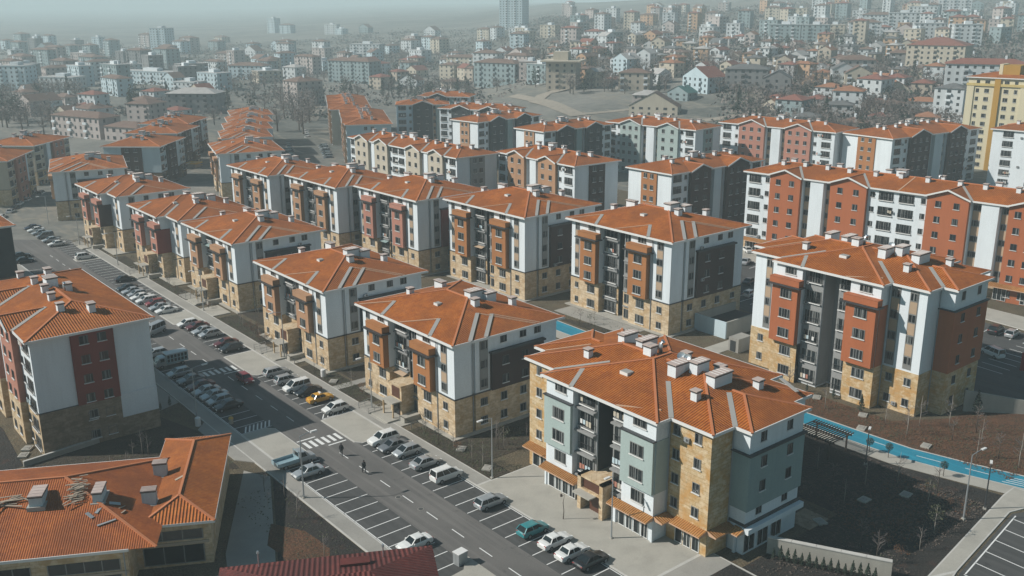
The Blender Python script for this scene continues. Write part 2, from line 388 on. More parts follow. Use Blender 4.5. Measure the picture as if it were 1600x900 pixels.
# ---------------------------------------------------------------- roofs
def hip_h(r, x, y, ez, pitch):
    x0, y0, x1, y1 = r
    if x < x0-1e-6 or x > x1+1e-6 or y < y0-1e-6 or y > y1+1e-6: return -1e9
    return ez + pitch*min(x-x0, x1-x, y-y0, y1-y)
def roof(root, rects, ez, pitch=0.25, gables=(), tile='orange_tiles', caps=True, fascia='fascia_white', ridge='ridge_tile', valleys=(), lights=()):
    m = MB(); T = 0.02
    H = lambda x, y: max([hip_h(r, x, y, ez, pitch) for r in rects] + [gab_h(g, x, y, ez) for g in gables])
    segs = []
    for x0, y0, x1, y1 in rects:
        w, d = x1-x0, y1-y0; r = min(w, d)/2; z = ez+pitch*r; sl = math.sqrt(1+pitch*pitch)
        if w >= d: A, B = (x0+r, y0+r), (x1-r, y0+r)
        else: A, B = (x0+r, y0+r), (x0+r, y1-r)
        c = [(x0,y0),(x1,y0),(x1,y1),(x0,y1)]
        a3 = (*A, z); b3 = (*B, z); c3 = [(p[0], p[1], ez) for p in c]
        if w >= d:
            m.face([c3[0], c3[1], b3, a3], tile, [(0,0),(w,0),(w-r,r*sl),(r,r*sl)])
            m.face([c3[2], c3[3], a3, b3], tile, [(0,0),(w,0),(w-r,r*sl),(r,r*sl)])
            m.face([c3[1], c3[2], b3], tile, [(0,0),(d,0),(r,r*sl)]); m.face([c3[3], c3[0], a3], tile, [(0,0),(d,0),(r,r*sl)])
            segs += [(c[0],A),(c[3],A),(c[1],B),(c[2],B),(A,B)]
        else:
            m.face([c3[1], c3[2], b3, a3], tile, [(0,0),(d,0),(d-r,r*sl),(r,r*sl)])
            m.face([c3[3], c3[0], a3, b3], tile, [(0,0),(d,0),(d-r,r*sl),(r,r*sl)])
            m.face([c3[0], c3[1], a3], tile, [(0,0),(w,0),(r,r*sl)]); m.face([c3[2], c3[3], b3], tile, [(0,0),(w,0),(r,r*sl)])
            segs += [(c[0],A),(c[1],A),(c[2],B),(c[3],B),(A,B)]
        m.face([c3[3], c3[2], c3[1], c3[0]], 'fascia_white')
    for (xa, xb, yf, yb, gp, side) in gables:   # ridge along y (side 'F'/'B') ; apex above eave
        xm = (xa+xb)/2; ap = ez+gp*(xb-xa)/2; W_ = (xb-xa)/2; sl = math.sqrt(1+gp*gp)*W_; d = abs(yb-yf)
        lo = min(yf, yb); hi = max(yf, yb)
        m.face([(xa, hi, ez), (xa, lo, ez), (xm, lo, ap), (xm, hi, ap)], tile, [(0,0),(d,0),(d,sl),(0,sl)])
        m.face([(xb, lo, ez), (xb, hi, ez), (xm, hi, ap), (xm, lo, ap)], tile, [(0,0),(d,0),(d,sl),(0,sl)])
        segs += [((xm, lo), (xm, hi))]
    ro = m.build('roof', root)
    # ridge caps: drop the pieces hidden under a higher roof
    cm = MB()
    if caps:
        for p, q in segs:
            L = math.hypot(q[0]-p[0], q[1]-p[1])
            if L < 0.4: continue
            n = max(1, int(L/0.8)); run = None
            own = []
            for i in range(n+1):
                t = i/n; x = p[0]+(q[0]-p[0])*t; y = p[1]+(q[1]-p[1])*t
                hs = H(x, y); e = 0.25
                # visible when the surface falls on both sides
                dx, dy = -(q[1]-p[1])/L*e, (q[0]-p[0])/L*e
                ok = H(x+dx, y+dy) < hs-1e-3 and H(x-dx, y-dy) < hs-1e-3
                if ok:
                    if run is None: run = (x, y, hs)
                    last = (x, y, hs)
                if (not ok or i == n) and run is not None:
                    if math.hypot(last[0]-run[0], last[1]-run[1]) > 0.5:
                        cm.beam((run[0],run[1],run[2]+0.03), (last[0],last[1],last[2]+0.03), 0.28, 0.14, ridge)
                    run = None
    if cm.f: cm.build('ridge_cap', ro)
    for nm, mat, lst, wd in (('valley_flashing', 'flashing', valleys, 0.58), ('ridge_cap', 'light_ridge', lights, 0.26)):
        for (p, q) in lst:
            vm = MB(); z0 = H(*p); z1 = H(*q)
            vm.beam((p[0],p[1],z0+0.05), (q[0],q[1],z1+0.05), wd, 0.1, mat); vm.build(nm, ro)
    return ro, H
def gab_h(g, x, y, ez):
    xa, xb, yf, yb, gp, side = g
    if x < xa or x > xb or y < min(yf,yb) or y > max(yf,yb): return -1e9
    return ez + gp*min(x-xa, xb-x)
def fascia(root, poly, ez, hgt=0.30):
    f = MB(); n = len(poly)
    outer = poly; inner = offset(poly, -0.14)
    for i in range(n):
        j = (i+1) % n; a, b, c, d = outer[i], outer[j], inner[j], inner[i]
        k = len(f.v); f.v += [(*a, ez-hgt), (*b, ez-hgt), (*c, ez-hgt), (*d, ez-hgt), (*a, ez+0.05), (*b, ez+0.05), (*c, ez+0.05), (*d, ez+0.05)]
        mi = f.mi('fascia_white')
        for q in ((0,3,2,1),(4,5,6,7),(0,1,5,4),(2,3,7,6)): f.f.append(tuple(k+t for t in q)); f.m.append(mi)
    f.face([(x, y, ez-hgt+0.02) for x, y in reversed(inner)], 'fascia_white')
    return f.build('eave_fascia', root)
def chimney(ro, H, x, y, w, d, h):
    zb = min(H(x-w/2, y-d/2), H(x+w/2, y+d/2), H(x-w/2, y+d/2), H(x+w/2, y-d/2)); zt = H(x, y)+h
    m = MB(); m.box(x-w/2, y-d/2, max(zb, zt-h-1.5)-0.1, x+w/2, y+d/2, zt, 'white_plaster')
    m.box(x-w/2-0.12, y-d/2-0.12, zt-0.02, x+w/2+0.12, y+d/2+0.12, zt+0.10, 'ledge_dark')
    m.box(x-w/2-0.10, y-d/2-0.10, zt+0.10, x+w/2+0.10, y+d/2+0.10, zt+0.22, 'cap_stone')
    k = max(1, int(max(w, d)/0.55))
    for i in range(1, k):
        if w > d: m.box(x-w/2+w*i/k-0.03, y-d/2-0.08, zt+0.22, x-w/2+w*i/k+0.03, y+d/2+0.08, zt+0.26, 'fascia_white')
        else: m.box(x-w/2-0.08, y-d/2+d*i/k-0.03, zt+0.22, x+w/2+0.08, y-d/2+d*i/k+0.03, zt+0.26, 'fascia_white')
    return m.build('chimney', ro)
def skylight(ro, H, x, y, w=1.0, d=0.9):
    m = MB(); z = H(x, y); m.box(x-w/2, y-d/2, z-0.15, x+w/2, y+d/2, z+0.28, 'fascia_white', 'flashing'); return m.build('skylight', ro)
def dish(ro, H, x, y, rz, rad=0.5):
    m = MB(); z = H(x, y); m.tube([(0,0,-0.2),(0,0,0.9)], 0.035, 'pipe_grey', 5)
    cx = Vector((0, -0.12, 1.05)); rings = []
    nrm = Vector((0, -0.85, 0.5)).normalized(); r = Vector((1,0,0)); u = nrm.cross(r)
    prev = None; k = m.mi('steel_bright')
    for rr, dd in ((0.02, 0.0), (0.6, 0.05), (1.0, 0.14)):
        n = len(m.v); m.v += [tuple(cx+nrm*dd+(r*math.cos(t*math.pi/5)+u*math.sin(t*math.pi/5))*rr*rad) for t in range(10)]
        if prev is not None:
            for t in range(10): m.f.append((prev+t, prev+(t+1)%10, n+(t+1)%10, n+t)); m.m.append(k)
        prev = n
    m.tube([tuple(cx), tuple(cx+nrm*0.45)], 0.02, 'pipe_grey', 4)
    o = m.build('satellite_dish', ro); o.location = (x, y, z); o.rotation_euler = (0,0,rz); return o
def vent_pipe(ro, H, x, y, h=1.3, r=0.28):
    m = MB(); m.tube([(0,0,-0.3),(0,0,h),(0.25,0,h+0.3),(0.5,0,h+0.1)], r, 'steel_bright', 8)
    o = m.build('vent_pipe', ro, True); o.location = (x, y, H(x, y)); return o
# ================================================================ building types (local frame: front at y=0 facing -y, x runs left to right)
def drainpipe(root, x, y, z0, z1):
    m = MB(); m.tube([(x, y, z1), (x, y, z0)], 0.07, 'pipe_grey', 5); return m.build('drainpipe', root)
def window_strip(root, face, u, off, w, z0, z1, zs, ww=None, panel='beige_panel', wh=1.25):
    """tall dark strip holding windows with beige panels between them"""
    m = MB(); d = 0.05
    def bx(a0, b0, a1, b1, o0, o1, mt):
        if face == 'F': m.box(a0, off-o1, b0, a1, off-o0, b1, mt)
        else: m.box(off+o0, a0, b0, off+o1, a1, b1, mt)
    bx(u-w/2, z0, u+w/2, z1, -0.01, d, 'frame_grey')
    for a, b in zip(zs, zs[1:]):
        bx(u-w/2+0.12, a+wh/2+0.12, u+w/2-0.12, b-wh/2-0.12, d, d+0.03, panel)
    o = m.build('window_strip', root)
    for z in zs:
        if face == 'F': win(root, 'F', u, off-d-0.005, z, (ww or w-0.2), wh, 2, 'n')
        else: win(root, 'R', u, off+d+0.005, z, (ww or w-0.2), wh, 2, 'n')
    return o
def bay(root, x0, x1, proj, z0, z1, mat, ztop, cap=True, y0=0.0, side=None):
    m = MB(); m.box(x0, y0-proj, z0, x1, y0+0.03, z1, mat); o = m.build('bay', root)
    if cap:   # parapet box with dark ledge
        m = MB(); m.box(x0-0.35, y0-proj-0.32, z1+0.22, x1+0.35, y0+0.02, ztop, mat)
        m.box(x0-0.40, y0-proj-0.37, ztop, x1+0.40, y0+0.02, ztop+0.06, mat); m.build('parapet', root)
        m = MB(); m.box(x0-0.75, y0-proj-0.75, z1, x1+0.75, y0+0.02, z1+0.20, 'ledge_dark'); m.build('ledge', root)
    return o
def ac_unit(root, face, u, off, z):
    m = MB(); m.box(-0.36, -0.30, -0.24, 0.36, -0.02, 0.24, 'galvanised'); m.tube([(0.1,-0.305,0),(0.1,-0.315,0)], 0.17, 'frame_dark', 10); m.box(-0.4,-0.3,-0.34,0.4,-0.02,-0.29,'frame_grey')
    o = m.build('air_conditioner', root); o.location = (u, off, z) if face == 'F' else (off, u, z); o.rotation_euler = (0,0,ROT[face]); return o
def awning(root, u, off, z, w, mat):
    m = MB(); m.face([(u-w/2, off-1.0, z-0.35), (u+w/2, off-1.0, z-0.35), (u+w/2, off, z), (u-w/2, off, z)], mat); m.face([(u-w/2, off, z-0.02), (u+w/2, off, z-0.02), (u+w/2, off-1.0, z-0.37), (u-w/2, off-1.0, z-0.37)], mat)
    return m.build('awning', root)
def laundry(root, u, off, z, r):
    m = MB()
    for i in range(4):
        x = u-1.0+0.5*i; m.box(x, off-0.34, z-0.75+r.uniform(0,.2), x+0.38, off-0.31, z, r.choice(['fascia_white','cream_plaster','pale_blue_plaster','pink_plaster','charcoal_plaster']))
    return m.build('laundry', root)
def chim_set(root, ro, H, kind, rnd):
    if kind == 'A':
        # positions from the nearest roofs: two big stacks by the ridge, small ones round it
        for (x, y, w, d, h) in ((15.4, 10.6, 1.5, 2.4, 1.15), (16.2, 12.6, 1.6, 1.8, 1.2), (17.6, 9.2, 1.0, 1.0, 0.95), (18.9, 15.2, 0.9, 0.9, 1.15), (3.6, 7.0, 0.9, 0.9, 0.85), (3.2, 12.6, 2.2, 0.9, 0.95)):
            chimney(ro, H, x+rnd.uniform(-.3,.3), y+rnd.uniform(-.3,.3), w, d, h)
        skylight(ro, H, 12.6, 5.8)
        dish(ro, H, 14.6, 11.6, rnd.uniform(-0.8, 0.8), 0.45); dish(ro, H, 13.4, 12.2, rnd.uniform(-0.8, 0.8), 0.4)
    elif kind == 'C':
        for (x, y, w, d, h) in ((9.2, 6.2, 0.9, 0.8, 0.95), (9.6, 13.0, 1.1, 2.6, 1.1), (12.4, 13.6, 1.1, 2.9, 1.1), (15.6, 10.8, 1.3, 1.2, 1.0),
                                (21.6, 9.4, 1.3, 2.6, 1.15), (23.4, 11.0, 1.2, 2.2, 1.15), (26.6, 10.8, 1.3, 3.2, 1.2), (27.2, 6.0, 0.9, 0.8, 1.0), (29.4, 14.6, 0.9, 0.9, 0.9)):
            chimney(ro, H, x, y, w, d, h)
        skylight(ro, H, 17.0, 5.2, 1.3, 1.1)
        vent_pipe(ro, H, 15.9, 12.4); dish(ro, H, 21.4, 11.2, 0.3, 0.5)

def block_A(name, label, near, yaw, col, group, fl=5, fh=2.88, side_col='dark_brown_plaster', porch=True, base='tan_stone', step=0.0, side_bay=None, rnd=None):
    L, D = 24.6, 19.2; rnd = rnd or random.Random(int(near[1]*7))
    a = -math.pi/2 + yaw
    ox = near[0]-L*math.cos(a); oy = near[1]-L*math.sin(a)
    root = thing(name, label, 'apartment building', (ox, oy, 0), a, group)
    E = fl*fh+0.1; st = 2*fh+0.15; z = [fh*(i+0.5)+0.1 for i in range(fl)]
    poly = [(0,0),(7.4,0),(7.4,1.3),(11.2,1.3),(11.2,3.6),(13.4,3.6),(13.4,0.4),(15.2,0.4),(15.2,0),(24.6,0),(24.6,3.0),(24.3,3.0),(24.3,3.7),(24.6,3.7),(24.6,19.2),(0,19.2)]
    sx = 17.6 if step else 15.2
    if step: poly = [(0,0),(7.4,0),(7.4,1.3),(11.2,1.3),(11.2,3.6),(12.6,3.6),(12.6,0.4),(13.6,0.4),(13.6,0),(17.6,0),(17.6,step),(24.6,step),(24.6,19.2),(0,19.2)]
    m = MB(); m.prism(offset(poly, 0.06), 0, st, base); m.build('stone_base', root)
    m = MB(); m.prism(poly, st, E, 'white_plaster'); m.build('wall', root)
    m = MB()
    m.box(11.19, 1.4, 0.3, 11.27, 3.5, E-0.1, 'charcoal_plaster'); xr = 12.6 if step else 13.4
    m.box(xr-0.07, 0.5, 0.3, xr+0.01, 3.5, E-0.1, 'charcoal_plaster'); m.box(11.27, 3.45, 0.3, xr-0.07, 3.53, E-0.1, 'charcoal_plaster'); m.build('recess_lining', root)  # recess walls coloured charcoal to carry the shade inside
    m = MB()
    for (x0, x1, y) in ((0, 3.2, 0), (20.3, 24.6, step)): m.box(x0-0.1, y-0.12, st-0.09, x1+0.1, y+0.02, st+0.09, 'ledge_dark')
    m.box(24.58, -0.1, st-0.09, 24.72, 6.4, st+0.09, 'ledge_dark'); m.box(24.58, 16.2, st-0.09, 24.72, 19.2, st+0.09, 'ledge_dark'); build_each(m, 'ledge', root)
    # central recess cladding and slab edges
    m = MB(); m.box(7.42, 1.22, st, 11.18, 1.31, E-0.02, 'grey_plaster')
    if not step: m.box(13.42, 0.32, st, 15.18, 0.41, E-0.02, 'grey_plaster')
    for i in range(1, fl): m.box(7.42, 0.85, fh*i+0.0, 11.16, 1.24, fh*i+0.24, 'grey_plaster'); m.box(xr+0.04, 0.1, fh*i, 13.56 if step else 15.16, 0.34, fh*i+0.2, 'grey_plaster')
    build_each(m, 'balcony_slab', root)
    for i in range(fl):
        if not (i < 2 and porch): win(root, 'F', 9.3, 1.20, z[i]+0.1, 3.0, 1.95, 3, 'r')
        win(root, 'F', 13.1 if step else 14.3, 0.30, z[i]+0.05, 0.8 if step else 1.3, 1.7, 1 if step else 2, 'n')
    # bays
    zb1 = E-fh-0.15
    for x0, x1 in ((3.3, 7.35), (13.65, 17.6) if step else (15.6, 19.9)):
        bay(root, x0, x1, 1.0, st, zb1, col, zb1+1.15)
        xc = (x0+x1)/2+0.1
        for i in range(fl):
            off = -0.06 if i < 2 else -1.0 if i < fl-1 else -0.005
            win(root, 'F', xc, off, z[i] + (0.35 if i == fl-1 else 0), 1.9 if i >= 1 else 2.0, 1.5 if i < fl-1 else 1.1, 3, 'd')
    if porch and fl <= 5:
        pass
    zs = [z[i] for i in range(2, fl)]
    window_strip(root, 'F', 1.55, 0, 1.15, st+0.45, E-0.35, zs, 0.95, wh=1.15); window_strip(root, 'F', 22.15, step, 1.5, st+0.45, E-0.35, zs, 1.3, wh=1.2)
    for i in range(2):
        win(root, 'F', 1.6, -0.06, z[i], 0.9, 1.1, 2, 'd'); win(root, 'F', 22.4, step-0.06, z[i], 1.15, 1.2, 2, 'd')
    if step:
        m = MB(); m.box(17.55, -0.98, st, 17.72, step, E-fh-0.2, side_bay or col); m.build('bay_side', root)
    drainpipe(root, 20.45, step-0.16, 0.1, E-0.3); drainpipe(root, 24.5, 3.35, 0.1, E-0.3)
    # right side
    window_strip(root, 'R', 5.25, 24.6, 1.5, st+0.35, E-0.35, zs, 1.3, 'grey_plaster', 1.3)
    m = MB(); m.box(24.55, 6.4, st, 25.1, 16.3, E-fh-0.05, side_col); m.build('side_panel', root)
    m = MB(); m.box(24.55, 6.2, E-fh-0.05, 25.4, 16.5, E-fh+0.22, 'ledge_dark'); m.build('ledge', root)
    for i in range(fl):
        off = 24.66 if i < 2 else 25.1 if i < fl-1 else 24.6
        for y in (8.9, 12.6) : win(root, 'R', y, off, z[i] + (0.25 if i == fl-1 else 0), 1.2, 1.3 if i < fl-1 else 1.1, 2, 'w' if i >= 2 else 'd')
        if i == fl-1: win(root, 'R', 15.4, off, z[i]+0.25, 1.3, 1.2, 2, 'n')
        if i < 2: win(root, 'R', 5.2, off, z[i], 1.3, 1.2, 2, 'd'); win(root, 'R', 16.8, off, z[i], 1.1, 1.1, 2, 'd')
    for i in range(1, fl):
        if rnd.random() < 0.45: ac_unit(root, 'F', rnd.choice([7.9, 10.6]), 1.18, z[i]-1.0)
        if rnd.random() < 0.30: laundry(root, 9.3, 1.2, z[i]-0.1, rnd)
        if rnd.random() < 0.25: ac_unit(root, 'R', rnd.choice([7.6, 10.8, 14.2]), 25.1 if i >= 2 and i < fl-1 else 24.66, z[i]-0.9)
    if rnd.random() < 0.6: awning(root, 9.3, 1.2, z[rnd.randint(1, fl-1)]+1.25, 3.0, rnd.choice(['fascia_white','beige_panel','teal_plaster']))
    # left end, plain with a few windows
    for i in range(fl):
        win(root, 'L', 8.0, -0.0 if i >= 2 else -0.06, z[i], 1.2, 1.3, 2, 'w')
    # roof
    r = (-0.9, -0.95, 25.6, 20.1)
    V = [((7.2,-0.9),(5.0,2.9)), ((20.0,-0.9),(16.8,3.0)), ((25.5,2.2),(19.6,8.0)), ((25.5,5.0),(20.6,9.9))]
    Lh = [((0.3,-0.7),(5.0,2.9)), ((12.0,-0.8),(16.8,3.0)), ((20.6,9.9),(25.4,15.2)), ((19.6,8.0),(25.4,14.4))]
    rs_ = [r]; fp = [(-0.9,-0.95),(25.6,-0.95),(25.6,20.1),(-0.9,20.1)]
    if step:
        rs_ = [(-0.9,-0.95,18.5,20.1), (-0.9,step-0.95,25.6,20.1)]; fp = [(-0.9,-0.95),(18.5,-0.95),(18.5,step-0.95),(25.6,step-0.95),(25.6,20.1),(-0.9,20.1)]
        V = [((7.2,-0.9),(5.0,2.9)), ((18.5,step-0.95),(13.4,step+4.1)), ((25.5,5.0),(20.6,9.9))]; Lh = [((0.3,-0.7),(5.0,2.9)), ((20.6,9.9),(25.4,15.2))]
    ro, H = roof(root, rs_, E+0.02, 0.25, valleys=V, lights=Lh)
    fascia(root, fp, E)
    chim_set(root, ro, H, 'A', rnd)
    if porch == True:
        p = MB(); p.box(10.6, -2.0, 0, 13.7, 1.2, 5.0, 'tan_stone'); p.box(10.45, -2.2, 5.0, 13.85, 1.2, 5.2, 'tan_stone'); pp = p.build('porch', root)
        p = MB(); p.box(11.1, -2.06, 3.0, 13.2, -1.95, 4.7, 'door_brown'); p.box(11.1, -2.06, 0.35, 13.2, -1.95, 2.4, 'door_brown'); p.box(11.2,-2.1,0.4,12.1,-2.0,2.3,'car_glass'); p.box(12.2,-2.1,0.4,13.1,-2.0,2.3,'car_glass'); p.build('entrance_door', pp)
        p = MB(); p.box(10.6, -3.6, 2.6, 13.6, -2.0, 2.76, 'pale_concrete'); p.box(10.7,-3.5,0.2,10.9,-3.3,2.6,'tan_stone'); p.box(13.3,-3.5,0.2,13.5,-3.3,2.6,'tan_stone'); p.build('canopy', pp)
        p = MB(); p.box(9.6, -4.9, 0.0, 14.2, -2.0, 0.35, 'pale_concrete'); p.box(9.6,-5.3,0,14.2,-4.9,0.18,'pale_concrete'); p.build('steps', pp)
        p = MB()
        p.box(14.25, -2.9, 0.0, 15.7, 0.6-0.7, 0.9, 'pale_concrete'); p.build('planter_wall', pp); p = MB()
        for x in (6.4, 9.2):
            p.beam((x, -5.2, 1.0), (x, -3.0, 1.25), 0.05, 0.05, 'metal_rail'); p.beam((x, -5.2, 0.55), (x, -3.0, 0.8), 0.04, 0.04, 'metal_rail')
            for y in (-5.2, -4.1, -3.0): p.box(x-0.03, y-0.03, 0.1, x+0.03, y+0.03, 1.2, 'metal_rail')
            p.build('railing', pp); p = MB()
        for x in (14.5, 17.6):
            p.beam((14.5, -2.95, 1.0), (17.6, -2.95, 1.0), 0.05, 0.05, 'metal_rail')
            p.box(x-0.03, -3.0, 0.05, x+0.03, -2.9, 1.0, 'metal_rail')
        p.build('railing', pp)
        p = MB(); p.prism([(5.0,-5.1),(9.3,-5.1),(9.3,-2.7),(5.0,-2.7)], 0.125, 0.30, 'concrete'); p.build('ramp', pp)
    m = MB(); m.prism(offset([(0,0),(L,0),(L,D),(0,D)], 0.85), 0.05, 0.20, 'pale_concrete'); m.build('plinth_paving', root)
    return root

def block_C(name, label, org, yaw, P, group, fh=3.0, gf=3.35, fl=4, E=None, rnd=None):
    """cross-shaped block; org = world position of the local origin"""
    a = -math.pi/2 + yaw; rnd = rnd or random.Random(int(org[1]))
    root = thing(name, label, 'apartment building', (org[0], org[1], 0), a, group)
    E = gf+fl*fh if E is None else E
    z = [gf+fh*(i+0.5)+0.15 for i in range(fl)]
    poly = [(0,6),(2.3,6),(2.3,2.3),(8.2,2.3),(8.2,0),(13.1,0),(13.1,1.0),(16.5,1.0),(16.5,4.2),(19.2,4.2),(19.2,1.0),(21.7,1.0),(21.7,0),(26.8,0),(26.8,2.3),(32.8,2.3),(32.8,6),(35.1,6),(35.1,15.8),(32.8,15.8),(32.8,19.4),(26.8,19.4),(26.8,21.8),(8.2,21.8),(8.2,19.4),(2.3,19.4),(2.3,15.8),(0,15.8)]
    m = MB(); m.prism(poly, 0, E, P['wall']); m.build('wall', root)
    st = P['st']
    m = MB()
    if P['base'] != P['wall']:
        for q in ([(2.24,2.24),(8.14,2.24),(8.14,5),(2.24,5)], [(8.14,-0.06),(13.1,-0.06),(13.1,1.2),(8.14,1.2)], [(21.7,-0.06),(26.86,-0.06),(26.86,2.5),(21.7,2.5)], [(26.8,2.24),(32.86,2.24),(32.86,6.0),(26.8,6.0)], [(32.8,5.94),(35.16,5.94),(35.16,15.86),(32.8,15.86)]):
            m.prism(q, 0, st, P['base'])
        build_each(m, 'stone_base', root)
    # deep recess, its shade painted in as charcoal unless grey, + grey centre
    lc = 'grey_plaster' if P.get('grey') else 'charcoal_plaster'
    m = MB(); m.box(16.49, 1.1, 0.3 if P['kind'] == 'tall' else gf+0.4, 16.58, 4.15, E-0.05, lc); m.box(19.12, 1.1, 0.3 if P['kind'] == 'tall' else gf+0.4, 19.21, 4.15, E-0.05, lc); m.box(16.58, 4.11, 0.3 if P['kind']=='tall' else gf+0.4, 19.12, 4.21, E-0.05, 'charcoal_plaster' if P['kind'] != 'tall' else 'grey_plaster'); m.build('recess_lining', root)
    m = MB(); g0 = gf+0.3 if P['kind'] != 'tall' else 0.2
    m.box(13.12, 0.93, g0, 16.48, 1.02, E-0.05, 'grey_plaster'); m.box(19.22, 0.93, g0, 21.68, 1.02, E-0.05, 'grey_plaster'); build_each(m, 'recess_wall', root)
    m = MB()
    for i in range(fl):
        zz = gf+fh*i
        if zz > 0.5 and not P.get('grey'): m.box(13.12, 0.3, zz, 16.4, 0.96, zz+0.22, 'grey_plaster'); m.box(19.3, 0.3, zz, 21.68, 0.96, zz+0.22, 'grey_plaster')
    if m.f: build_each(m, 'balcony_slab', root)
    for i in range(fl):
        win(root, 'F', 14.85, 0.90, z[i], 2.7, 2.0, 3, 'r'); win(root, 'F', 20.45, 0.90, z[i], 2.0, 1.9, 2, 'r')
    if P['kind'] == 'tall':
        for i in range(1, fl): win(root, 'F', 17.8, 4.1, z[i], 1.2, 1.3, 2, 'n')
    # coloured bays
    zb0, zb1 = P['bayz']
    for (x0, x1, f) in ((8.2, 13.1, 10.9), (21.7, 26.8, 24.3)):
        pr = P['proj']; bay(root, x0+0.02, x1-0.02, pr, zb0, zb1, P['bay'], zb1+1.2, cap=P['cap'])
        if not P['cap']:
            m = MB(); m.box(x0-0.12, -pr-0.15, zb1, x1+0.12, 0.03, zb1+0.14, 'ledge_dark'); m.build('ledge', root)
        for i in range(fl):
            off = -pr if zb0 < z[i] < zb1 else (-0.06 if z[i] < st and P['base'] != P['wall'] else 0)
            win(root, 'F', f, off, z[i]+(0.3 if z[i] > zb1 else 0), 2.1, 1.55 if z[i] < zb1 else 1.1, 3 if P['kind'] != 'tall' else 4, 'd')
    # side of bay 2 seen from the right (dark shaded cladding, same colour)
    m = MB(); m.box(26.76, 0.02, zb0, 26.88, 2.28, zb1 if P['cap'] else zb1, P['bay']); m.build('bay_side', root)
    # middle step (tan stone block or white block with strips)
    if P['mid'] != P['wall']:
        for x0, x1 in ((2.3, 8.2), (26.8, 32.8)):
            m = MB(); m.box(x0-0.05, 2.25, 0, x1+(-0.05 if x0 < 5 else 0.05), 2.4, E-0.1, P['mid'])
            if x0 > 5: m.box(x1-0.05, 2.4, 0, x1+0.05, 6.0, E-0.1, P['mid'])
            else: m.box(x0-0.05, 2.4, 0, x0+0.05, 6.0, E-0.1, P['mid'])
            m.build('stone_bay', root)
    zs = [v for v in z if v > st]
    for i in range(fl):
        lo = z[i] < st and P['strips']
        if P['strips']:
            if z[i] < st:
                for x in (4.3, 28.2, 31.2): win(root, 'F', x, 2.24, z[i], 1.1, 1.25, 2, 'd')
                m = None
        else:
            for x in (4.2, 7.2, 27.9, 31.0): win(root, 'F', x, 2.25, z[i], 1.05, 1.25, 2, 'd')
    if P['strips']:
        window_strip(root, 'F', 5.2, 2.3, 1.3, st+0.35, E-0.3, zs, 1.1); window_strip(root, 'F', 27.9, 2.3, 1.5, st+0.35, E-0.3, zs, 1.3)
        window_strip(root, 'F', 30.8, 2.3, 1.35, st+0.35, E-0.3, zs, 1.15)
    # end block: coloured middle part, white top
    c0, c1 = P['endz']
    m = MB(); m.box(32.84, 5.85, c0, 35.35, 15.95, c1, P['end']); m.build('end_panel', root)
    m = MB(); m.box(32.84, 5.6, c1, 35.6, 16.2, c1+0.16, 'ledge_dark'); m.build('ledge', root)
    for i in range(fl):
        off = 35.35 if c0 < z[i] < c1 else (35.16 if z[i] < st and P['base'] != P['wall'] else 35.1)
        for y in (8.4, 13.2): win(root, 'R', y, off, z[i]+0.1, 1.0, 1.3, 2, 'w')
    for i in range(fl):
        for y in (8.4, 13.2): win(root, 'L', y, 0, z[i]+0.1, 1.0, 1.3, 2, 'w')
    for i in range(fl):
        if rnd.random() < 0.4: ac_unit(root, 'F', rnd.choice([13.6, 16.0]), 0.9, z[i]-1.15)
        if rnd.random() < 0.35: laundry(root, 14.85, 0.9, z[i]+0.1, rnd)
        if rnd.random() < 0.35: ac_unit(root, 'F', 29.5, 2.24, z[i]-0.6)
        if rnd.random() < 0.3: laundry(root, 20.5, 0.9, z[i], rnd)
    drainpipe(root, 26.95, 2.1, 0.2, E-0.3); drainpipe(root, 32.95, 5.8, 0.2, E-0.3)
    # roof
    o = 0.6
    rects = [(8.2-o, -0-o, 26.8+o, 21.8+o), (2.3-o, 2.3-o, 32.8+o, 19.4+o), (0-o, 6-o, 35.1+o, 15.8+o)]
    V = [((27.4, 1.7), (22.0, 7.1)), ((33.4, 5.4), (28.6, 10.2)), ((7.6, 1.7), (12.6, 6.7)), ((13.3, -0.6), (11.3, 3.4)), ((7.6,20.1),(12.0,15.7))]
    Lh = [((8.0, -0.4), (11.3, 3.4)), ((20.9, -0.5), (25.8, 1.8)), ((1.7,5.4),(6.0,9.7))]
    ro, H = roof(root, rects, E+0.02, 0.25, valleys=V, lights=Lh)
    out = [(-o,6-o),(2.3-o,6-o),(2.3-o,2.3-o),(8.2-o,2.3-o),(8.2-o,-o),(26.8+o,-o),(26.8+o,2.3-o),(32.8+o,2.3-o),(32.8+o,6-o),(35.1+o,6-o),(35.1+o,15.8+o),(32.8+o,15.8+o),(32.8+o,19.4+o),(26.8+o,19.4+o),(26.8+o,21.8+o),(8.2-o,21.8+o),(8.2-o,19.4+o),(2.3-o,19.4+o),(2.3-o,15.8+o),(-o,15.8+o)]
    fascia(root, out, E)
    chim_set(root, ro, H, 'C', rnd)
    return root, ro, H

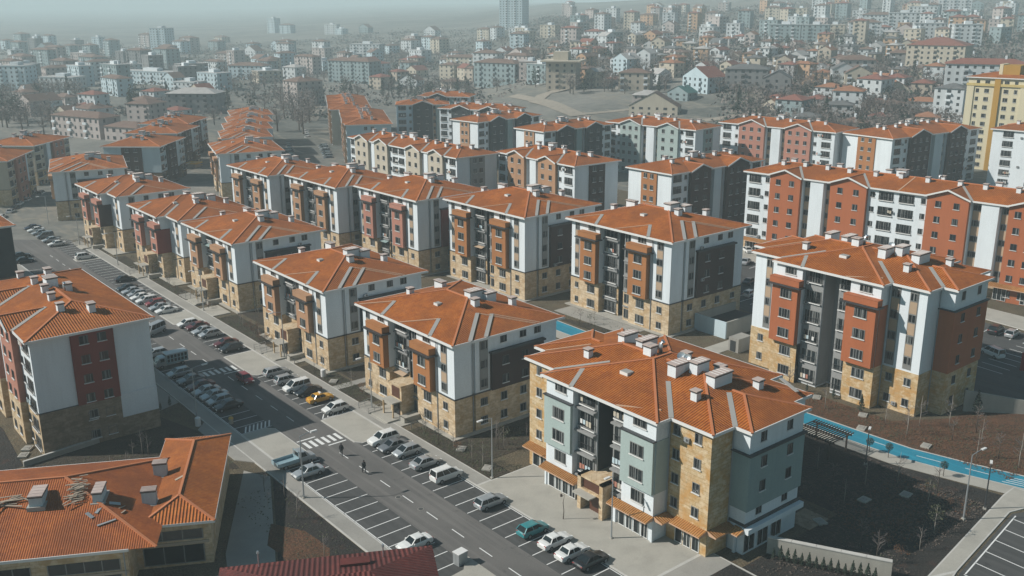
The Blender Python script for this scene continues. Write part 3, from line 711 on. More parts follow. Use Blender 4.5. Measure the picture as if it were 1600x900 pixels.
def block_G(name, label, org, rot, segs, P, group, E=18.0, fl=6, W=16.0, gf=None, endL=True, chim=True, detail=1.0, rnd=None):
    """long block with cross gables; org = world position of the front left corner; rot = direction of local x"""
    rnd = rnd or random.Random(int(abs(org[0])*3+abs(org[1])))
    root = thing(name, label, 'apartment building', (org[0], org[1], org[2] if len(org) > 2 else 0), rot, group)
    L = sum(w for _, w in segs); g0 = gf or 0.0; fh = (E-g0)/fl; z = [g0+fh*(i+0.5)+0.1 for i in range(fl)]
    st = P.get('st', 2*fh)
    m = MB(); x = 0; pf = [(0, 0)]
    for k, w in segs:
        if k == 'rec': pf += [(x, 0), (x, 1.0), (x+w, 1.0), (x+w, 0)]
        x += w
    pf.append((L, 0))
    q = []
    for p in pf:
        if not q or q[-1] != p: q.append(p)
    poly = q + [(L, W), (0, W)]
    m.prism(poly, 0, E, P['wall']); m.build('wall', root)
    if P.get('base'):
        m = MB(); m.prism(offset(poly, 0.05), 0, st, P['base']); m.build('stone_base', root)
        m = MB(); m.prism(offset(poly, 0.10), st, st+0.12, 'ledge_dark'); m.build('ledge', root)
    x = 0; gl = []
    s = min(1.0, fh/3.0)
    for k, w in segs:
        xc = x+w/2
        if k in ('gable', 'block'):
            gp = 0.36 if k == 'gable' else 0.0
            b = MB(); b.box(x, -0.9, 0 if not P.get('gbase') else st, x+w, 0.04, E, P['gable'])
            if k == 'gable':
                ap = E+0.36*w/2
                b.face([(x, -0.9, E), (x+w, -0.9, E), (xc, -0.9, ap)], P['gable'])
                gl.append((x-0.45, x+w+0.45, -1.5, W/2, 0.36, 'F'))
            b.build('gable_bay', root)
            if k == 'gable':
                t = MB()
                for sx in (-1, 1):
                    t.beam((xc+sx*(w/2+0.5), -1.45, E-0.06), (xc, -1.45, E+0.36*(w/2+0.45)-0.02), 0.14, 0.34, 'fascia_white')
                t.build('barge_board', root)
            if P.get('gbase'):
                b = MB(); b.box(x-0.04, -0.94, 0, x+w+0.04, 0.04, st, P['gbase']); b.build('stone_base', root)
            for i in range(fl):
                if P.get('shops') and i == 0 and False: continue
                for fx in ((0.28, 0.72) if w < 9 else (0.2, 0.5, 0.8)):
                    win(root, 'F', x+w*fx, -0.9-(0.04 if P.get('gbase') and z[i] < st else 0), z[i], 1.25, 1.35*s, 2, 'd' if P.get('dk') else 'w')
        elif k == 'bal':
            for i in range(fl):
                o_ = -0.05 if P.get('base') and z[i] < st else 0
                big, sm = (xc-w*0.16, xc+w*0.33) if P.get('flip', 0) == 0 else (xc+w*0.16, xc-w*0.33)
                if x > L*0.6: big, sm = xc+w*0.14, xc-w*0.34
                win(root, 'F', big, o_, z[i], min(3.3, w*0.48), 1.9*s, 3, 'r'); win(root, 'F', sm, o_, z[i], 1.05, 1.2*s, 2, 'w')
        elif k == 'bald':
            for i in range(fl):
                o_ = -0.05 if P.get('base') and z[i] < st else 0
                for f in (0.31, 0.65): win(root, 'F', x+w*f, o_, z[i], min(3.4, w*0.28), 1.9*s, 3, 'r')
                for f in (0.08, 0.92): win(root, 'F', x+w*f, o_, z[i], 1.05, 1.2*s, 2, 'w')
        elif k == 'rec':
            p = MB(); p.box(x+w*0.30, -0.35, 0.05 if not P.get('base') else st, x+w*0.74, 1.02, E-0.02, P.get('pier', 'white_plaster')); p.build('pier', root)
            window_strip(root, 'F', x+w*0.15, 1.0, w*0.24, z[0]-1.0 if not P.get('base') else st+0.2, E-0.3, [v for v in z if v > (st if P.get('base') else 0)], w*0.24-0.2)
            window_strip(root, 'F', x+w*0.87, 1.0, w*0.22, z[0]-1.0 if not P.get('base') else st+0.2, E-0.3, [v for v in z if v > (st if P.get('base') else 0)], w*0.22-0.2)
        elif k == 'plain':
            pass
        elif k == 'cells':
            n = max(2, int(w/3.2))
            for i in range(fl):
                for j in range(n): win(root, 'F', x+w*(j+0.5)/n, -0.05 if P.get('base') and z[i] < st else 0, z[i], 1.3, 1.35*s, 2, 'w')
        x += w
    # ends: blank / coloured with windows / blank
    ecol = P.get('end', P['gable']); e0, e1 = W*0.32, W*0.68
    for face in ('R', 'L') if endL else ('R',):
        b = MB()
        if face == 'R': b.box(L-0.02, e0, st if P.get('base') else 0.0, L+0.30, e1, E-0.05, ecol)
        else: b.box(-0.30, e0, st if P.get('base') else 0.0, 0.02, e1, E-0.05, ecol)
        b.build('end_panel', root)
        for i in range(fl):
            lowp = P.get('base') and z[i] < st
            off = (L+(0.05 if lowp else 0.30)) if face == 'R' else (-(0.05 if lowp else 0.30))
            for f in (0.30, 0.72): win(root, face, e0+(e1-e0)*f, off, z[i], 1.2, 1.3*s, 2, 'w' if face == 'R' else 'd')
    x = 0
    for k, w in segs:
        if k in ('bal', 'bald') and detail > 0.5:
            for i in range(fl):
                if rnd.random() < 0.3: laundry(root, x+w*0.4, 0.0, z[i]+0.3, rnd)
                elif rnd.random() < 0.3: ac_unit(root, 'F', x+w*0.62, -0.05, z[i]-0.8)
        x += w
    main = (-0.7, -0.7, L+0.7, W+0.7)
    V = []; 
    for g in gl:
        hw = (g[1]-g[0])/2; yv = -0.7+min(W/2-0.5, 0.36*hw/0.25)
        V.append(((g[1], -0.7), ((g[0]+g[1])/2, yv)))
    ro, H = roof(root, [main], E+0.02, 0.25, gables=gl, valleys=V if detail > 0.5 else (), lights=P.get('lights', ()))
    fascia(root, [(-0.7,-0.7),(L+0.7,-0.7),(L+0.7,W+0.7),(-0.7,W+0.7)], E)
    if chim:
        n = int(L/6.5)
        for i in range(n):
            xx = 3+ (L-6)*(i+0.5)/n
            chimney(ro, H, xx+rnd.uniform(-.6,.6), W/2-rnd.uniform(1.2,2.2), 0.9, 0.9, 0.95)
            if i % 2 == 0: chimney(ro, H, xx+1.4, W/2+1.6, 1.3, 0.9, 1.0)
        chimney(ro, H, L*0.45, W/2, 2.2, 1.6, 1.2)
        for i in range(2 if L > 20 else 1): dish(ro, H, L*0.45+0.8*i-1.6, W/2+0.4, rnd.uniform(-.7,.7), 0.45)
        vent_pipe(ro, H, L*0.55, W/2+1, 0.9, 0.2)
    return root
# ================================================================ ground and roads
FH = Vector((cf.x, cf.y)).normalized(); RH = Vector((cr.x, cr.y)).normalized()
PROF = {300:[(0,0),(2500,8),(9000,20)], 700:[(0,0),(600,0),(1000,10),(2000,30),(9000,60)],
900:[(0,0),(400,0),(470,3),(530,10),(600,15),(800,25),(1100,35),(1600,45),(2500,62),(9000,70)],
1300:[(0,0),(370,0),(480,13),(520,17),(770,29),(1100,43),(1600,76),(2500,108),(9000,110)]}
def pz(pr, D):
    for (a, za), (b, zb) in zip(pr, pr[1:]):
        if D <= b: return za+(zb-za)*(D-a)/(b-a)
    return pr[-1][1]
def terrain(x, y):
    D = x*FH.x+y*FH.y; u = x*RH.x+y*RH.y
    if D < 350: return 0.0
    s = 800+1521*u/D; k = sorted(PROF)
    if s <= k[0]: return pz(PROF[k[0]], D)
    if s >= k[-1]: return pz(PROF[k[-1]], D)
    for a, b in zip(k, k[1:]):
        if s <= b:
            t = (s-a)/(b-a); t = t*t*(3-2*t); return (1-t)*pz(PROF[a], D)+t*pz(PROF[b], D)
def make_ground():
    # one sheet, polar-like grid about the camera foot
    Ds = [-60, 0, 60, 150, 250, 350] + [350+15*i for i in range(1, 50)] + [1100+60*i for i in range(1, 40)] + [3500, 4200, 5200, 6500, 8500]
    us = [i/24.0 for i in range(-44, 45)]
    m = MB(); rows = []
    for D in Ds:
        row = []
        for t in us:
            wd = max(D, 120); u = t*wd*1.0
            x = FH.x*D+RH.x*u; y = FH.y*D+RH.y*u
            row.append(len(m.v)); m.v.append((x, y, terrain(x, y)-(0.02 if D < 360 else 0)))
        rows.append(row)
    k = m.mi('town_ground')
    for a, b in zip(rows, rows[1:]):
        for i in range(len(us)-1): m.f.append((a[i], a[i+1], b[i+1], b[i])); m.m.append(k)
    return struct(m.build('ground', None, True))
make_ground()
def sheet(name, poly, z, mat, kind='structure'):
    m = MB(); m.face([(x, y, z) for x, y in poly], mat); o = m.build(name); o['kind'] = kind; return o
def slab(name, poly, z1, mat, kerb=True):
    """raised paving with a kerb stone edge"""
    m = MB()
    if kerb:
        m.prism(poly, -0.05, z1, 'kerb_stone'); m.face([(x, y, z1+0.004) for x, y in offset(poly, -0.18)], mat)
    else: m.prism(poly, -0.05, z1, mat)
    o = m.build(name); o['kind'] = 'structure'; return o
def rc(x0, y0, x1, y1): return [(x0,y0),(x1,y0),(x1,y1),(x0,y1)]
# estate floor (soil and thin grass) under everything near
sheet('estate_soil', rc(-40, 10, 232, 470), 0.0, 'dry_grass')
# main street with its bays
sheet('road', [(51.4,20),(68.3,20),(68.3,262),(64.5,296),(68,303),(84,330),(100,352),(92,362),(70,337),(56,316),(46,300),(51.4,262)], 0.008, 'road_asphalt')
sheet('parking_bays', rc(51.4,20,56.4,262), 0.012, 'bay_asphalt'); sheet('parking_bays', rc(63.1,20,68.25,292), 0.012, 'bay_asphalt')
mk = MB(); zt = 0.022
def line(x0, y0, x1, y1, w=0.13, m=None):
    m = m or mk; d = math.hypot(x1-x0, y1-y0); nx, ny = -(y1-y0)/d*w/2, (x1-x0)/d*w/2
    m.face([(x0-nx, y0-ny, zt), (x1-nx, y1-ny, zt), (x1+nx, y1+ny, zt), (x0+nx, y0+ny, zt)], 'marking')
yy = 60.7
while yy < 255:
    if not (113.5 < yy+1 < 118.2) and not (150 < yy+1.2 < 154.2): line(59.55, yy, 59.55, yy+2.4)
    yy += 5.35
for i in range(36):                                       # left bays
    y = 48.4+2.5*i
    if y < 111.4: line(51.5, y, 56.3, y)
for i in range(60):
    y = 125.6+2.5*i
    if y < 245: line(51.5, y, 56.3, y)
for i in range(30):
    y = 44.5+2.5*i*0.985
    if y < 111.3: line(63.2, y, 68.2, y)
for (a, b_) in ((122.9, 145.4), (158.2, 180.2), (189.8, 216), (218, 243), (248, 291)):
    y = a
    while y < b_: line(63.2, y, 68.2, y); y += 2.46
line(51.55, 47, 51.55, 111.4, 0.12); line(51.55, 125.4, 51.55, 250, 0.12); line(68.1, 44, 68.1, 111.5, 0.12)
for y0, y1 in ((115.0, 117.3), (150.9, 153.2)):          # zebra crossings
    for i in range(6):
        x = 56.9+i*0.98; mk.face([(x, y0, zt), (x+0.5, y0, zt), (x+0.5, y1, zt), (x, y1, zt)], 'marking')
    line(56.5, y1+0.75, 59.4, y1+0.75, 0.28); line(59.5, y0-0.75, 62.3, y0-0.75, 0.28)
for i in range(7): line(52.2+i*0.62, 125.7, 53.2+i*0.62, 127.7, 0.22)   # hatching by the left kerb extension
for i in range(5): line(63.4+i*0.85, 123.1, 64.3+i*0.85, 124.4, 0.16)
for i in range(4): line(63.5+i*0.9, 111.8, 64.3+i*0.9, 112.9, 0.16)
struct(mk.build('road_markings'))
# kerbed pavements, right side of the street
slab('pavement', rc(68.3, 91.2, 70.75, 262), 0.13, 'concrete')
slab('pavement', rc(68.3, 62.0, 79.3, 91.2), 0.13, 'pale_concrete'); slab('pavement', [(68.5,20),(79.3,20),(79.3,61.99),(68.5,61.99)], 0.128, 'concrete')
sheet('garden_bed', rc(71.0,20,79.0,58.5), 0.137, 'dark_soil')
for y0, y1 in ((111.7, 122.5), (145.7, 157.9), (180.5, 189.4), (243.8, 247.6)):
    slab('pavement', [(62.75,y0+1.0),(63.6,y0),(68.29,y0),(68.29,y1),(62.75,y1)], 0.13, 'pale_concrete')
    if y0 < 200: slab('pavement', rc(70.76, y0+1.2, 74.6 if y0 > 120 else 74.2, y1-1.2), 0.128, 'pale_concrete', False)
slab('pavement', [(66,296),(70,292.2),(76,298),(76,305),(70,303)], 0.13, 'concrete')
# left side
slab('pavement', rc(49.0, 20, 51.35, 262), 0.13, 'concrete')
slab('pavement', [(51.36,111.6),(56.2,111.6),(56.2,124.2),(55.2,125.2),(51.36,125.2)], 0.13, 'pale_concrete')
slab('pavement', [(47.2,118.2),(48.99,115.8),(48.99,133),(47.2,131)], 0.126, 'concrete', False)
sheet('paved_yard', [(44.4,141.2),(48.95,143.0),(48.95,158),(46.5,158),(44.4,152)], 0.035, 'concrete')
# planters and beds on the right side
beds = [((70.95, 123.8), (74.4, 145.0)), ((70.95, 91.5), (74.2, 111.2)), ((70.95, 159.5), (75.0, 180.0)), ((70.95, 190.5), (73.6, 216)), ((70.95, 217), (73.8, 243)), ((70.95, 248), (78, 291))]
for (a, b_), (c, d) in beds: sheet('garden_bed', rc(a, b_, c, d), 0.05, 'garden_soil')
sheet('garden_bed', rc(74.2, 96.0, 112.0, 103.6), 0.045, 'garden_soil'); sheet('garden_bed', rc(75, 133.0, 112, 138.6), 0.045, 'garden_soil'); sheet('garden_bed', rc(76, 168, 104, 180), 0.045, 'garden_soil')
slab('path', rc(70.76, 131.6, 98, 133.4), 0.10, 'concrete', False)
slab('path', rc(76, 165.0, 98, 166.6), 0.10, 'concrete', False)
# blue cycle path with its pale walkway
bp_c = [(120.2, 140), (119.9, 128), (119.6, 110), (119.4, 92), (119.3, 80), (119.6, 70), (120.0, 61), (121.9, 53.2), (124.2, 45.2), (127, 36), (130, 22)]
def ribbon(name, pts, w0, w1, z, mat):
    m = MB(); L = []; R = []
    for i, p in enumerate(pts):
        a = Vector(pts[max(i-1,0)]); b = Vector(pts[min(i+1,len(pts)-1)]); d = (b-a).normalized(); n = Vector((d.y, -d.x))
        L.append(Vector(p)+n*w0); R.append(Vector(p)+n*w1)
    for i in range(len(pts)-1): m.face([(*L[i],z),(*L[i+1],z),(*R[i+1],z),(*R[i],z)], mat)
    return m, L, R
m, _, _ = ribbon('x', bp_c, -1.85, 1.85, 0.040, 'blue_path'); struct(m.build('cycle_path'))
m, _, _ = ribbon('x', bp_c, 1.86, 4.6, 0.036, 'pale_concrete'); struct(m.build('walkway'))
m, _, _ = ribbon('x', bp_c, -2.15, -1.86, 0.044, 'kerb_stone'); m2, _, _ = ribbon('x', bp_c, 1.80, 2.0, 0.046, 'kerb_stone'); struct(m.build('kerb')); struct(m2.build('kerb'))
m = MB(); zt = 0.050
for (x0,y0,x1,y1) in ((119.9,73.5,119.8,69.0),(119.9,67,120.1,63.2),(120.4,59.6,121.2,56.0),(121.9,53.5,122.6,50.6)): line(x0,y0,x1,y1,0.13,m)
for k in range(4): line(121.9+k*0.7, 48.6-k*0.2, 123.2+k*0.7, 44.9-k*0.2, 0.14, m)
struct(m.build('path_markings'))
slab('walkway', [(93.0,43.4),(97.0,41.9),(114.5,44.2),(122.0,42.0),(121.4,46.9),(118.3,46.8)], 0.10, 'pale_concrete')
slab('walkway', [(70,36),(97,41.9),(93.0,43.4),(72,42)], 0.10, 'pale_concrete')
sheet('parking_lot', [(80,10),(140,10),(128,30),(120.5,41.0),(114.5,43.9),(97.1,41.6),(84,38)], 0.010, 'bay_asphalt')
m = MB(); zt = 0.020
line(97.3, 41.1, 114.3, 43.4, 0.16, m)
for i in range(8):
    x = 90.6+3.24*i; line(x, 41.2+(x-97.4)*0.12, x-0.2, 35.4+(x-97.4)*0.12, 0.14, m)
struct(m.build('lot_markings'))
# gardens round the nearest block and the right courtyard
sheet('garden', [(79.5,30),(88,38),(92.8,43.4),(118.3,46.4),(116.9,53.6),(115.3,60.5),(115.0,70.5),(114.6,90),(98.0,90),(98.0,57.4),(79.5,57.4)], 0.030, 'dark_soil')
sheet('garden', [(121.4,92),(121.3,70),(121.6,60.8),(123.4,53.6),(125.8,46.2),(129.5,30),(150,40),(146,62),(136,63),(128.6,68),(128.6,92)], 0.030, 'red_soil')
sheet('garden', [(122.6,93),(128.6,93),(131.6,98.5),(131.6,103),(122.8,103)], 0.028, 'garden_soil')
slab('walkway', [(122.4,103.4),(141.5,103.4),(141.5,106.8),(122.4,106.8)], 0.08, 'pale_concrete', False)
sheet('garden', [(123,107.2),(130.2,107.2),(130.2,114),(123,140)], 0.028, 'garden_soil')
slab('walkway', rc(126.0,120.5,130.6,141.0), 0.10, 'concrete', False)
sheet('courtyard_lot', [(155,60),(183.5,56),(190,140),(205,168),(176,168),(156,150)], 0.012, 'bay_asphalt')
sheet('courtyard_lot', rc(147,58,154.9,100), 0.014, 'bay_asphalt')
slab('pavement', [(184.6,60),(193.5,60),(197.8,132),(196,152),(188.6,152),(187.6,84)], 0.12, 'pale_concrete')
m = MB(); zt = 0.024
for i in range(28):
    y = 66+2.6*i; line(178.2+i*0.18, y, 183.0+i*0.2, y+0.3, 0.14, m)
for i in range(10): line(160.5+2.6*i, 66.5, 160.9+2.6*i, 71.5, 0.14, m)
for i in range(24): line(160.0, 74+2.6*i, 164.8, 74+2.6*i, 0.14, m)
struct(m.build('lot_markings'))
sheet('road', [(150,300),(176,300),(178,330),(205,352),(226,392),(236,440),(222,470),(196,452),(180,402),(160,352)], 0.012, 'bay_asphalt')
slab('pavement', [(121,300),(136,300),(150,345),(143,350),(126,326)], 0.06, 'pale_concrete', False)
sheet('cycle_path', [(129,325),(133,324),(146,348),(141.5,351)], 0.07, 'blue_path')
sheet('courtyard_lot', [(112,300),(120.5,300),(138,345),(150,372),(138,376),(118,340)], 0.012, 'bay_asphalt')
# courtyard between the first and second rows
slab('path', rc(103, 100, 106.5, 262), 0.06, 'concrete', False)
# school forecourt, dirt patches on the left
sheet('school_yard', [(36.5,96.5),(35.2,93.0),(40.0,91.0),(48.9,110.8),(47.6,113.0),(46.9,114.6)], 0.030, 'concrete')
sheet('school_yard', [(14,100),(27,93.5),(35.2,92.8),(40,91),(30,72),(10,84)], 0.026, 'concrete')
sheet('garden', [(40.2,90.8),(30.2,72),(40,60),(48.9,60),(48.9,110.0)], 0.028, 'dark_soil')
m = MB(); m.face([(43.5+2.6*math.cos(t*0.5236)*(1+.2*math.sin(t*3)), 92.5+6*math.sin(t*0.5236)*(1+.15*math.cos(t*2)), 0.034) for t in range(12)], 'red_soil'); struct(m.build('bare_earth'))
sheet('garden', [(10,110),(36,121.5),(46.8,115.5),(47.0,131),(44.2,141),(40,136.6),(31.6,135.4),(24.6,134.4),(10,126)], 0.026, 'garden_soil')
sheet('garden', [(-5,128),(24.4,135),(25.2,150),(14,190),(-5,190)], 0.026, 'dark_soil')
# ================================================================ the estate
GA = 'five-storey blocks along the street'; GS = 'tall blocks of the second row'; GG = 'long gabled blocks'; GC = 'cross-shaped blocks'
def A(name, label, near, yaw, col, group, scale=1.0, **k):
    root = block_A(name, label, near, yaw, col, group, **k)
    if scale != 1.0:
        a = -math.pi/2+yaw; root.scale = (scale,)*3
        root.location = (near[0]-24.6*scale*math.cos(a), near[1]-24.6*scale*math.sin(a), 0)
    return root
A('apartment_block', 'orange-brown bayed five-storey block with a stone porch, nearest of its kind to the parked taxi', (74.7,104.6), 0, 'orange_brown_plaster', GA)
A('apartment_block', 'tan-brown bayed five-storey block, next up the street from the orange-brown bayed one', (73.8,139.7), 0, 'tan_plaster', GA, side_col='charcoal_plaster')
A('apartment_block', 'pale tan bayed block between the tan-brown bayed block and the dark red-sided one', (76.1,180.8), 0, 'tan_plaster', GA, side_col='charcoal_plaster')
A('apartment_block', 'blue-white five-storey block whose end wall faces the camera where the street bends', (72.4,295.6), -0.27, 'tan_plaster', GA, side_col='dark_brown_plaster', porch=False)
A('apartment_block', 'six-storey block with saturated orange bays in the middle of the picture', (131.7,115.4), 0, 'orange_brown_plaster', GS, 1.09, fl=6, fh=2.79, porch=False, rnd=random.Random(5))
A('apartment_block', 'six-storey block with orange bays and a black recess, directly left of the saturated orange-bayed one', (125.7,150.0), 0.02, 'orange_brown_plaster', GS, 1.06, fl=6, fh=2.82, porch=False, base='tan_stone')
A('apartment_block', 'six-storey block with pinkish red bays in the second row', (119.3,180.0), 0.02, 'pink_plaster', GS, 1.0, fl=6, fh=2.95, porch=False, side_col='brick_red_plaster')
A('apartment_block', 'six-storey block with pale tan bays left of the pinkish red bayed block', (114.2,207.2), 0.02, 'tan_plaster', GS, 0.97, fl=6, fh=3.0, porch=False, side_col='charcoal_plaster')
A('apartment_block', 'last tan-bayed block at the left end of the second row', (109.6,234.2), 0.02, 'tan_plaster', GS, 0.93, fl=6, fh=3.1, porch=False, side_col='charcoal_plaster')
GT = 'orange-roofed blocks in a row up the centre left'
A('apartment_block', 'front block of the centre-left row, its blue-white end wall above the blue play court', (120.2,291.2), R_(-17), 'tan_plaster', GT, 1.0, fl=5, fh=3.1, porch=False, side_col='charcoal_plaster')
for i, (x, y, w_) in enumerate(((139.9,333.8,-20),(150.8,356,-20),(161.3,377.2,-20),(173,401.2,-20))):
    A('apartment_block', ['second', 'third', 'fourth', 'fifth'][i]+' orange roof back in the centre-left row', (x,y), R_(w_), 'tan_plaster', GT, 0.86, fl=5, fh=3.3, porch=False, side_col='charcoal_plaster')

PB1 = dict(kind='shop', wall='white_plaster', base='white_plaster', st=0, mid='ochre_stone', strips=False, bay='light_teal_plaster', bayz=(6.2, 12.75), proj=0.4, cap=False, end='teal_plaster', endz=(5.5, 12.3))
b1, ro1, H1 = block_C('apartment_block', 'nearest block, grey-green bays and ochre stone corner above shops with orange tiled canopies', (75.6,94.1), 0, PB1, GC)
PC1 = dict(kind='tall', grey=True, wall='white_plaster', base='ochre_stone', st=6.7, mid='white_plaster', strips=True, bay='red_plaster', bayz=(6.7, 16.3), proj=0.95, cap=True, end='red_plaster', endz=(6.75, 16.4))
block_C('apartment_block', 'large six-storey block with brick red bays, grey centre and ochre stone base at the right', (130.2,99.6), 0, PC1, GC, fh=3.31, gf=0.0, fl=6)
A('apartment_block', 'five-storey block with pinkish bays whose dark red side faces the camera', (73.8,208.9), 0, 'pink_plaster', GC, step=2.2, side_bay='brick_red_plaster', side_col='charcoal_plaster')
A('apartment_block', 'five-storey block with pinkish bays and a dark brown side, far up the street', (72.6,246.0), 0, 'pink_plaster', GC, step=2.2, side_bay='dark_brown_plaster', side_col='charcoal_plaster')

# shops, canopies and the porch of the nearest block
def canopy(root, pts_poly_edges, z=3.05, dz=0.38, out=1.3):
    for (p, q) in pts_poly_edges:
        d = Vector((q[0]-p[0], q[1]-p[1])); L = d.length; d.normalize(); n = Vector((d.y, -d.x))
        m = MB(); P0 = Vector(p); Q0 = Vector(q); A_ = P0+n*out; B_ = Q0+n*out
        sl = math.hypot(out, dz)
        m.face([(A_.x,A_.y,z), (B_.x,B_.y,z), (Q0.x,Q0.y,z+dz), (P0.x,P0.y,z+dz)], 'canopy_tiles', [(0,0),(L,0),(L,sl),(0,sl)])
        m.face([(A_.x,A_.y,z-0.16), (P0.x,P0.y,z-0.16), (Q0.x,Q0.y,z-0.16), (B_.x,B_.y,z-0.16)], 'fascia_white')
        m.face([(A_.x,A_.y,z-0.16), (B_.x,B_.y,z-0.16), (B_.x,B_.y,z), (A_.x,A_.y,z)], 'light_ridge')
        m.face([(A_.x,A_.y,z-0.16), (A_.x,A_.y,z), (P0.x,P0.y,z+dz), (P0.x,P0.y,z-0.16)], 'light_ridge'); m.face([(B_.x,B_.y,z), (B_.x,B_.y,z-0.16), (Q0.x,Q0.y,z-0.16), (Q0.x,Q0.y,z+dz)], 'light_ridge')
        m.build('canopy', root)
canopy(b1, [((2.3-0.05,2.24),(8.1,2.24)), ((8.2,-0.02),(14.8,-0.02)), ((20.5,-0.02),(26.9,-0.02)), ((26.95,0.0),(26.95,2.2)), ((28.4,2.24),(32.85,2.24)), ((32.86,2.3),(32.86,5.9)), ((0,5.98),(0.9,5.98)), ((34.0,5.8),(35.3,5.8))])
for (x0, x1, y) in ((2.9,7.6,2.24), (8.7,13.9,-0.01), (21.3,26.2,-0.01), (28.2,32.0,2.24)):
    n = int((x1-x0)/1.2)
    for i in range(n):
        w = (x1-x0)/n; win(b1, 'F', x0+w*(i+0.5), y, 1.45, w-0.18, 2.5, 2 if i % 2 else 1, 's')
for y in (7.0, 9.5, 12.0): win(b1, 'R', y, 35.1, 1.45, 2.0, 2.5, 2, 's')
m = MB(); m.box(26.6,-0.16,0,26.9,0.1,3.0,'white_plaster'); m.box(8.1,-0.16,0,8.4,0.1,3.0,'white_plaster'); m.box(20.4,-0.1,0,20.9,1.0,3.2,'white_plaster'); m.box(33.9,5.6,0,34.2,5.95,3.0,'white_plaster'); build_each(m, 'column', b1)
m = MB(); m.box(15.3,-1.1,0,15.9,1.0,4.8,'tan_stone'); m.box(19.1,-1.1,0,19.7,1.0,4.8,'tan_stone'); m.box(15.3,-1.1,4.55,19.7,4.0,4.8,'tan_stone'); m.box(15.9,-0.8,3.1,19.1,-0.6,4.55,'door_brown'); m.box(15.9,-1.1,2.9,19.1,-0.6,3.15,'tan_stone')
m.box(15.6,-2.3,2.75,18.6,-1.1,2.9,'pale_concrete'); m.box(15.8,0.6,0,19.2,0.8,2.9,'dark_recess'); po = m.build('porch', b1)
m = MB(); m.box(16.6,-0.2,0.1,18.2,-0.1,2.4,'door_brown'); m.build('entrance_door', po)
m = MB(); m.box(32.86,5.9,3.55,35.3,16.0,3.9,'ledge_dark'); m.box(35.0,5.7,2.9,35.9,16.1,3.55,'white_plaster'); m.build('shop_canopy', b1)
m = MB(); m.box(33.4,16.4,0.02,36.8,20.4,0.14,'terrace_and_shaded_end_stone'); m.build('terrace', b1)
m = MB()
for (x,z0) in ((15.2,2.0),(18.3,1.2)): pass
m.beam((30.1,18.0,16.9),(33.2,17.0,16.4),0.5,0.08,'flashing'); m.build('loose_flashing', ro1)
for (x, y, w, d, h) in ((19.5,13.2,1.0,0.8,0.9), (24.5,13.6,1.2,0.9,0.9)): chimney(ro1, H1, x, y, w, d, h)
dish(ro1, H1, 20.6, 11.0, 0.5, 0.55)

# long gabled blocks
W6 = 'white_plaster'
PBL = dict(wall=W6, base='tan_stone', st=6.3, gable='pink_plaster', gbase='tan_stone', end='brick_red_plaster')
bl = block_G('apartment_block', 'big corner block at left, brick red panel between two blank blue-white walls', (27.5,169.5), -math.pi/2, [('bal',7.5),('gable',8),('rec',5),('gable',6.8),('bal',6.2)], PBL, GG, E=17.0, fl=6)
m = MB(); m.box(33.4,-0.06,0,33.60,10.88,6.28,'terrace_and_shaded_end_stone'); m.box(33.4,10.88,0,33.60,16.08,2.9,'terrace_and_shaded_end_stone'); m.build('shade_tinted_stone_end', bl)  # tan base of the end wall, darkened to paint in its shade
m = MB(); m.box(33.4,10.9,2.9,33.62,16.05,6.5,'white_plaster'); m.build('wall_panel', bl)
for y, z in ((7.0,4.6),(7.0,1.5)): win(bl, 'R', y, 33.60, z, 1.2, 1.2, 2, 'd')
for x, y in ((22,5.2),(27.5,6.0),(30,7.2),(24.5,7.6)):
    pass
block_G('apartment_block', 'dark orange-roofed block cut by the left edge behind the brick red panelled block', (27.5,248.4), -math.pi/2, [('bal',7.5),('gable',8),('rec',5),('gable',6.8),('bal',6.2)], dict(PBL, wall='charcoal_plaster', end='dark_brown_plaster', base='brown_stone'), GG, E=17.0, fl=6)
PGb = dict(wall=W6, gable='cream_plaster', end='grey_plaster')
block_G('apartment_block', 'longest cream-gabled block with four gables, beyond the second row', (162.2,283.2), -math.pi/2, [('bal',4.4),('gable',8),('rec',4),('gable',7.5),('bald',10.5),('gable',7.5),('rec',4.5),('gable',7.2),('bal',5.9)], PGb, GG, W=14.5)
block_G('apartment_block', 'tan-gabled block with two gables, right of the cream-gabled one', (178.9,225.6), -math.pi/2-0.03, [('bal',5.6),('gable',7.7),('rec',6.3),('gable',7.6),('bal',7.1)], dict(wall=W6, gable='tan_plaster', end='dark_brown_plaster'), GG, W=16.0)
PD = dict(wall=W6, gable='dark_brown_plaster', end='orange_brown_plaster', pier='pale_blue_plaster')
PDT = dict(wall=W6, gable='charcoal_plaster', end='tan_plaster', pier='teal_plaster')
block_G('apartment_block', 'dark brown-gabled block with an orange-panelled white end behind the middle orange-bayed block', (188.1,165.9), 0.0, [('bal',6.6),('gable',8),('rec',6.7),('gable',9.3),('bal',6.7)], PD, GG, W=15.2)
block_G('apartment_block', 'pale mint-gabled block with two gables at the edge of the fields', (257.4,259.4), R_(-82.3), [('bal',6.5),('gable',9),('rec',7.6),('gable',8.5),('bal',6.6)], dict(wall=W6, gable='light_teal_plaster', end='teal_plaster'), GG, W=16)
block_G('apartment_block', 'pink-gabled block with two gables, right of the mint-gabled one', (285.6,229.3), R_(-83.4), [('bal',8.2),('gable',10.2),('rec',8),('gable',9.7),('bal',8.3)], dict(wall=W6, gable='pink_plaster', end='white_plaster'), GG, W=16, E=18.3)
block_G('apartment_block', 'dark-gabled block with a bright orange panel on its white end, joined to the pink-gabled one', (292.9,165.6), R_(-5.3), [('bal',8.5),('gable',11),('rec',10.5),('gable',10),('bal',8.5)], PD, GG, W=19.0, E=18.0)
PG1 = dict(wall=W6, gable='red_plaster', base='tan_stone', st=3.5, end='red_plaster', lights=[((38.6,-0.6),(38.6,7.8))])
